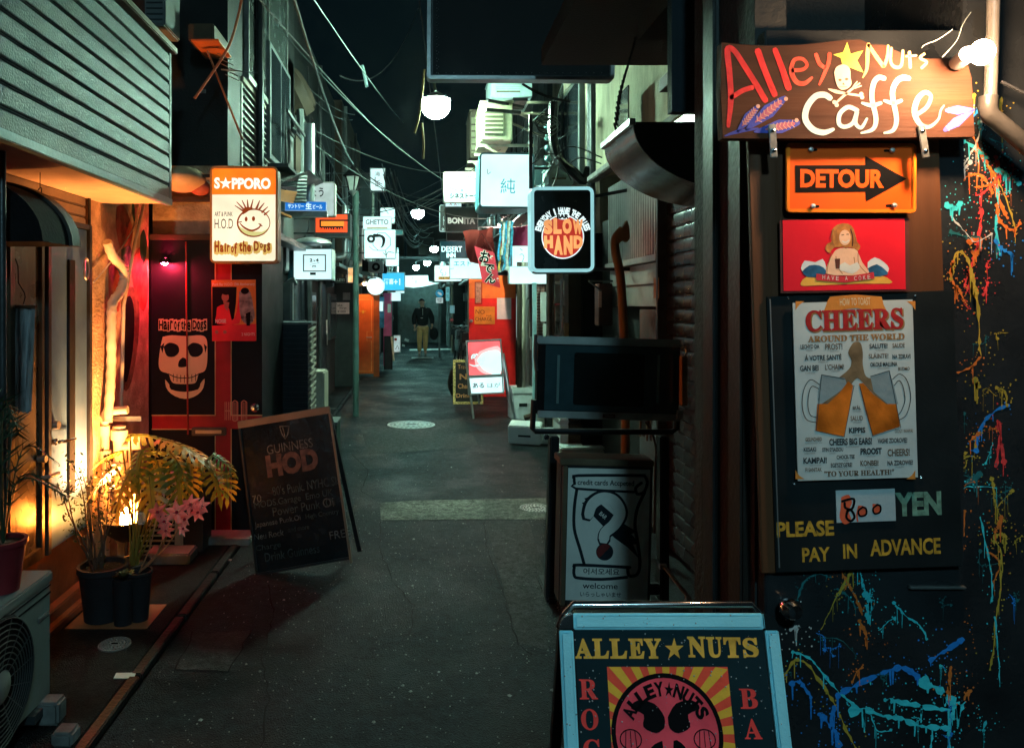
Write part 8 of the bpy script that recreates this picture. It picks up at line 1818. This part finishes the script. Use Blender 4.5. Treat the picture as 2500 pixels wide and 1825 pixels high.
# ------------------------------------------------------------------ overhead cables
CN = [0]
def cable(a, b, sag, r=.006, m='cable', label=None, n=18):
    """catenary between two (px,py,Y) points"""
    A = W(*a); B = W(*b); pts = []
    for i in range(n+1):
        u = i/n; p_ = A.lerp(B, u); p_.z -= sag*4*u*(1-u); pts.append(p_)
    o = solo('overhead_cable', MB().tube(pts, r, 6), M[m], label or 'one of many thin dark cables strung over the alley', 'cable', 'cables strung over the alley')
    return o
cable((716, -10, 4.2), (862, 400, 9.8), .12, .010, 'palecable', 'thick pale twisted cable falling from the top to the lantern post')
cable((630, -5, 4.0), (1000, 380, 16), .10, .005, 'palecable', 'thin pale cable crossing high over the left half of the sky')
cable((760, -10, 4.5), (985, 300, 15), .05, .005, 'palecable', 'straight faint cable in the middle of the dark sky')
cable((1022, 20, 12), (830, 185, 9), .45, .008, 'cable', 'faint cable curving down to the hanging insulator rod')
cable((735, 210, 9), (860, 293, 12), .12, .006, 'palecable', 'short pale cable, lower one of the pair left of the globe lamp')
cable((748, 208, 9), (866, 280, 12), .08, .006, 'palecable', 'short pale cable, upper one of the pair left of the globe lamp')
cable((1024, 0, 4.4), (1092, 560, 9), .02, .004, 'palecable', 'nearly vertical pale wire beside the hanging black sign')
cable((870, 410, 10), (1060, 600, 20), .3, .006, 'palecable', 'pale cable running from the lantern post to the far lamps')
for i in range(26):
    rnd = random.Random(100+i)
    y0 = rnd.uniform(7, 13); y1 = y0 + rnd.uniform(3, 9)
    x0 = -1.45 if rnd.random() < .6 else 1.6; x1 = -x0 if rnd.random() < .55 else x0*.9
    a = Vector((x0, y0, rnd.uniform(3.0, 4.6))); b_ = Vector((x1, y1, rnd.uniform(2.9, 4.4))); sg = rnd.uniform(.15, .5); pts = []
    for k in range(17):
        u = k/16; p_ = a.lerp(b_, u); p_.z -= sg*4*u*(1-u); pts.append(p_)
    solo('overhead_cable', MB().tube(pts, rnd.choice((.004, .005, .007)), 5), M['palecable' if rnd.random() < .35 else 'cable'], 'one of many thin dark cables strung over the alley', 'cable', 'cables strung over the alley')
for i in range(12):       # a bundle sweeping along the left side past the signs
    rnd = random.Random(300+i); a = W(930 + rnd.uniform(0, 40), 400 + rnd.uniform(0, 60), 12); b_ = W(1035 + rnd.uniform(-20, 30), 560 + rnd.uniform(-20, 40), 19); pts = []
    for k in range(15):
        u = k/14; p_ = a.lerp(b_, u); p_.z -= (.35 + .08*i)*4*u*(1-u)*.5; pts.append(p_)
    solo('overhead_cable', MB().tube(pts, .008, 5), M['palecable' if i % 3 == 0 else 'cable'], 'one of many thin dark cables strung over the alley', 'cable', 'cables strung over the alley')
for i, (pts, lab) in enumerate((([(1390, 400), (1420, 385), (1468, 400)], 'black cable looping from the wall to the round hood'), ([(1300, 400), (1350, 375), (1395, 440)], 'cable hanging behind the SLOW HAND sign'), ([(1365, 378), (1360, 430), (1348, 455)], 'pale wire dropping behind the SLOW HAND sign'), ([(1320, 460), (1380, 360), (1470, 385)], 'thin wire stretched in front of the pale stucco'))):
    poly_tube('wall_cable', lab, 'cable', [W(p_[0], p_[1], 6.6) for p_ in pts], .006, M['palecable'] if i == 2 else M['cable'])
solo('insulator_rod', MB().tube([W(884, 160, 9), W(888, 175, 9), W(896, 212, 9)], .02, 8), mat('insulator_pale', (.3, .42, .44), .4), 'pale short insulator rod hanging from a cable against the dark sky', 'insulator')
for lab, pts in (('dry brown vine hanging left of the big globe lamp', [(1036, 170), (1030, 230), (1022, 290), (1012, 325)]), ('orange-brown stick hanging below the big globe lamp', [(1030, 300), (1034, 345), (1033, 388)])):
    poly_tube('hanging_vine', lab, 'vine', [W(p_[0], p_[1], 7.9) for p_ in pts], .012, mat('dry_vine', (.28, .16, .08), .8))

# ------------------------------------------------------------------ parked bicycles and scooter, right side
def bicycle():
    """side-on along X when rotz=0, wheels on the ground, front toward -X"""
    t = Thing('parked_bicycle', 'x', 'bicycle', (0, 0, 0), group='bicycles parked by the right wall')
    bm_ = mat('bike_paint', (.02, .03, .035), .3, .3); rub = mat('rubber', (.012, .012, .013), .7)
    for x_ in (-.52, .52):
        w = t.part('wheel', MB().tube([(x_+.31*math.cos(R(15*a)), 0, .33+.31*math.sin(R(15*a))) for a in range(25)], .017, 8, False), rub)
        t.part('rim', MB().tube([(x_+.288*math.cos(R(15*a)), 0, .33+.288*math.sin(R(15*a))) for a in range(25)], .008, 5, False), M['alu'], w)
        sp_ = MB()
        for a in range(14): sp_.tube([(x_+.02*math.cos(a), .02*(-1)**a, .33+.02*math.sin(a)), (x_+.285*math.cos(a*.449), 0, .33+.285*math.sin(a*.449))], .0015, 3, False)
        t.part('spokes', sp_, M['steel'], w)
        t.part('mudguard', MB().tube([(x_+.345*math.cos(R(a)), 0, .33+.345*math.sin(R(a))) for a in (range(20, 170, 15) if x_ > 0 else range(10, 140, 15))], .018, 6), bm_)
    t.part('frame', MB().tube([(-.52, 0, .33), (-.36, 0, .80), (-.34, 0, .92)], .014, 8).tube([(-.37, 0, .74), (.06, 0, .30)], .018, 8).tube([(-.36, 0, .80), (.02, 0, .38), (.14, 0, .74)], .014, 8).tube([(.06, 0, .30), (.14, 0, .74)], .015, 8).tube([(.06, 0, .30), (.52, 0, .33), (.14, 0, .70)], .009, 6), bm_)
    t.part('handlebar', MB().tube(smooth([(-.22, -.26, .98), (-.34, -.12, 1.0), (-.34, 0, .94), (-.34, .12, 1.0), (-.22, .26, .98)], 4), .011, 7), M['steel'])
    t.part('saddle', MB().lathe([(.001, .03), (.10, .02), (.09, -.02), (.001, -.025)], 14, (.18, 0, .80)), rub)
    t.part('basket', MB().box(-.72, -.42, -.15, .15, .70, .72).box(-.72, -.71, -.15, .15, .72, .92).box(-.43, -.42, -.15, .15, .72, .92).box(-.72, -.42, -.15, -.14, .72, .92).box(-.72, -.42, .14, .15, .72, .92), M['darksteel'])
    t.part('headlamp', MB().ball((-.50, 0, .62), .035, 12, 8), M['chrome'])
    t.part('rack', MB().box(.24, .60, -.06, .06, .70, .715).beam((.52, .05, .33), (.5, .05, .70), .01), M['steel'])
    return t
b0 = bicycle()
spots = [(1.12, 15.6, -100, 'nearest dark bicycle behind the red open door'), (1.16, 17.0, -84, 'second dark bicycle in the row on the right'), (1.02, 18.4, -96, 'third dark bicycle, beside the pale scooter'), (1.05, 21.0, -88, 'farthest dark bicycle, at the foot of the traffic sign')]
for i, (x_, y_, rz, lab) in enumerate(spots):
    o = b0.o if i == 0 else dup(b0.o)
    o.location = (x_, y_, 0); o.rotation_euler = (R(-4), 0, R(rz)); o['label'] = lab
t = Thing('parked_scooter', 'pale grey scooter with a leg shield parked among the dark bicycles', 'scooter', (1.18, 19.6, 0), (0, 0, -92))
rub = MATS['rubber']; sc_ = mat('scooter_grey', (.26, .32, .32), .35, var=.1)
for x_ in (-.55, .5): 
    w = t.part('wheel', MB().tube([(x_+.18*math.cos(R(20*a)), 0, .24+.18*math.sin(R(20*a))) for a in range(19)], .05, 10, False), rub); t.part('rim', MB().lathe([(.001, -.03), (.14, -.03), (.14, .03), (.001, .03)], 16, (x_, 0, .24), 'y'), M['alu'], w)
t.part('leg_shield', MB().extr([(-.50, .35), (-.36, .30), (-.30, .86), (-.40, .98)], 'z', -.001, .001) if False else MB().obox((-.38, 0, .62), (.08, .42, .62), (0, 14, 0)), sc_, bevel=.03)
t.part('floorboard', MB().box(-.36, .1, -.14, .14, .28, .34), M['darksteel'], bevel=.01); t.part('rear_body', MB().obox((.36, 0, .56), (.62, .28, .34), (0, -8, 0)), sc_, bevel=.06)
t.part('seat', MB().obox((.34, 0, .79), (.66, .25, .10), (0, -3, 0)), rub, bevel=.03); t.part('handlebar', MB().tube([(-.38, -.32, 1.04), (-.42, 0, 1.0), (-.38, .32, 1.04)], .016, 8), M['steel'])
t.part('headlight', MB().ball((-.48, 0, .98), .075, 14, 8), M['chrome']); t.part('fork', MB().tube([(-.42, 0, .95), (-.55, 0, .24)], .03, 8), M['darksteel']); t.part('mirror', MB().lathe([(.001, 0), (.05, 0)], 12, (-.36, -.30, 1.18), 'x').tube([(-.38, -.28, 1.04), (-.36, -.30, 1.16)], .006, 5), M['chrome'])
t = Thing('round_tyre_cover', 'black rounded cover bulging behind the small yellow-framed chalkboard', 'cover', (X(1120, 13.2), 13.2, 0)); t.part('hump', MB().ball((0.1, 0, .22), .30, 20, 10, 1.25), mat('black_cover', (.01, .011, .012), .55, bump=.3)); t.part('strap', MB().tube([(-.15, -.2, .2), (.1, -.31, .3), (.35, -.2, .2)], .01, 6), M['darksteel'])

# ------------------------------------------------------------------ the walking man
def skin(name, joints, edges, m, parent, sub=2):
    """one continuous skinned surface from joints {name: (pos, rx, ry)}"""
    ks = list(joints); me = bpy.data.meshes.new(name)
    me.from_pydata([joints[k][0] for k in ks], [(ks.index(a), ks.index(b)) for a, b in edges], [])
    o = bpy.data.objects.new(name, me); COL.objects.link(o); md = o.modifiers.new('skin', 'SKIN'); md.use_smooth_shade = True
    sv = me.skin_vertices[0].data
    for i, k in enumerate(ks): sv[i].radius = (joints[k][1], joints[k][2] if len(joints[k]) > 2 else joints[k][1]); sv[i].use_root = (i == 0)
    s2_ = o.modifiers.new('sub', 'SUBSURF'); s2_.levels = sub; s2_.render_levels = sub
    dg = bpy.context.evaluated_depsgraph_get(); dg.update()
    m2 = bpy.data.meshes.new_from_object(o.evaluated_get(dg)); bpy.data.objects.remove(o)
    m2.materials.clear(); m2.materials.append(m); m2.polygons.foreach_set('use_smooth', [True]*len(m2.polygons)); m2.name = name
    q = bpy.data.objects.new(name, m2); COL.objects.link(q); q.parent = parent; return q
PY = 22.8; PX_ = X(1032, PY)
t = Thing('person', 'man walking towards the viewer in a black pullover jacket and tan trousers', 'person', (PX_, PY, 0))
sk = mat('skin', (.62, .34, .24), .5, var=.08, bump=.05)
J = {'pelvis': ((0, 0, .93), .12, .10), 'spine': ((0, .01, 1.12), .13, .10), 'chest': ((0, .02, 1.34), .16, .11), 'neck0': ((0, .01, 1.47), .065), 'neck': ((-.01, -.01, 1.53), .052), 'head0': ((-.02, -.02, 1.585), .07, .078), 'head1': ((-.03, -.02, 1.66), .078, .088), 'head2': ((-.03, -.01, 1.71), .055, .065),
     'shL': ((-.17, .02, 1.42), .062), 'elL': ((-.26, .04, 1.16), .045), 'wrL': ((-.25, -.02, .92), .030), 'haL': ((-.245, -.04, .85), .032, .018),
     'shR': ((.17, .02, 1.42), .062), 'elR': ((.27, .06, 1.16), .045), 'wrR': ((.29, -.04, .95), .030), 'haR': ((.29, -.07, .88), .032, .018),
     'hiL': ((-.09, 0, .88), .09), 'knL': ((-.10, -.10, .50), .058), 'anL': ((-.10, .02, .11), .038), 'toL': ((-.11, -.12, .04), .035),
     'hiR': ((.09, 0, .88), .09), 'knR': ((.09, -.02, .49), .058), 'anR': ((.08, .12, .13), .038), 'toR': ((.09, .0, .05), .035)}
E_ = [('pelvis', 'spine'), ('spine', 'chest'), ('chest', 'neck0'), ('neck0', 'neck'), ('neck', 'head0'), ('head0', 'head1'), ('head1', 'head2'), ('chest', 'shL'), ('shL', 'elL'), ('elL', 'wrL'), ('wrL', 'haL'), ('chest', 'shR'), ('shR', 'elR'), ('elR', 'wrR'), ('wrR', 'haR'),
      ('pelvis', 'hiL'), ('hiL', 'knL'), ('knL', 'anL'), ('anL', 'toL'), ('pelvis', 'hiR'), ('hiR', 'knR'), ('knR', 'anR'), ('anR', 'toR')]
body = skin('body', J, E_, sk, t.o)
fm2 = MB()
for hx, hz, sx in ((-.245, .84, -1), (.29, .87, 1)):
    for k in range(4): fm2.tube([(hx-.022+.015*k, -.05 if sx < 0 else -.08, hz), (hx-.024+.016*k, -.06 if sx < 0 else -.09, hz-.035), (hx-.022+.015*k, -.045 if sx < 0 else -.07, hz-.065 - (.01 if k in (1, 2) else 0))], [.0085, .008, .006], 6)
    fm2.tube([(hx-sx*.025, -.07, hz+.02), (hx-sx*.04, -.085, hz-.01), (hx-sx*.036, -.08, hz-.03)], [.010, .009, .007], 6)
t.part('fingers', fm2, sk, body)
fc = MB(); fc.ball((-.045, -.108, 1.655), .013, 8, 6, 1.3); t.part('nose', fc, sk, body)
fc = MB(); [fc.ball((-.045+dx, -.098, 1.675), .008, 8, 6, .6) for dx in (-.03, .03)]; t.part('eyes', fc, M['ink'], body)
t.part('mouth', MB().obox((-.045, -.101, 1.618), (.035, .008, .006)), mat('lip', (.25, .07, .06), .5), body)
fc = MB(); [fc.ball((-.03+dx, -.005, 1.655), .020, 8, 6, 1.3) for dx in (-.088, .088)]; t.part('ears', fc, sk, body)
t.part('hair', MB().ball((-.03, .020, 1.690), .092, 18, 10, .9, 0, 88), mat('black_hair', (.008, .008, .009), .6, bump=.6))
JJ = {'p': ((0, 0, .88), .185, .15), 's': ((0, .01, 1.08), .20, .155), 'c': ((0, .02, 1.32), .20, .145), 'n': ((0, .015, 1.46), .10, .09), 'c2': ((-.005, 0, 1.525), .078),
      'sl': ((-.19, .02, 1.40), .105), 'el': ((-.27, .04, 1.16), .092), 'wl': ((-.255, -.01, .95), .062), 'sr': ((.19, .02, 1.40), .105), 'er': ((.285, .06, 1.16), .092), 'wr': ((.295, -.03, .97), .062)}
jkm = mat('black_jacket', (.010, .011, .013), .75, bump=.5, bscale=25)
skin('jacket', JJ, [('p', 's'), ('s', 'c'), ('c', 'n'), ('n', 'c2'), ('c', 'sl'), ('sl', 'el'), ('el', 'wl'), ('c', 'sr'), ('sr', 'er'), ('er', 'wr')], jkm, t.o)
TJ = {'p': ((0, 0, .92), .15, .12), 'hl': ((-.09, -.01, .83), .105), 'kl': ((-.10, -.10, .50), .085), 'al': ((-.10, .02, .14), .066), 'hr': ((.09, 0, .83), .105), 'kr': ((.09, -.02, .49), .085), 'ar': ((.08, .12, .16), .066)}
skin('trousers', TJ, [('p', 'hl'), ('hl', 'kl'), ('kl', 'al'), ('p', 'hr'), ('hr', 'kr'), ('kr', 'ar')], mat('tan_trousers', (.68, .40, .16), .75, var=.2, bump=.4, bscale=30), t.o)
for x_, y_, z_ in ((-.10, -.06, .0), (.085, .06, .015)): t.part('shoe', MB().obox((x_, y_, z_+.018), (.095, .28, .03)).obox((x_, y_-.02, z_+.055), (.085, .24, .06)), mat('pale_shoe', (.4, .36, .34), .5, dirt=.3), bevel=.02)
t.part('jacket_logo', MB().obox((-.03, -.155, 1.17), (.07, .006, .012)), M['paper']); t.part('zip', MB().obox((-.0, -.15, 1.36), (.008, .01, .2), (4, 0, 0)), M['alu'])
t = Thing('shoulder_bag', 'black bag held low at the walking man\'s side', 'bag', (PX_+.34, PY-.03, .55))
t.part('sack', MB().ball((0, 0, .14), .14, 16, 10, 1.45), jkm); t.part('handle', MB().tube([(-.06, 0, .30), (-.045, -.04, .37), (.0, -.03, .31)], .01, 6), M['ink'])
_ = [bpy.data.objects.remove(o) for o in list(bpy.data.objects) if o.name.startswith('tmp')]

hz = build('haze', MB().box(-12, 12, -6, 45, -1.2, 7.2), mat('air', (1, 1, 1), bump=0))
hz['kind'] = 'stuff'; hm = bpy.data.materials.new('haze_air'); hm.use_nodes = True; hn = hm.node_tree; hn.nodes.clear()
ho = hn.nodes.new('ShaderNodeOutputMaterial'); hv = hn.nodes.new('ShaderNodeVolumePrincipled'); hv.inputs['Density'].default_value = 0.0002; hv.inputs['Color'].default_value = (.85, .95, .95, 1); hv.inputs['Anisotropy'].default_value = .7
hn.links.new(hv.outputs[0], ho.inputs['Volume']); hz.data.materials.clear(); hz.data.materials.append(hm)
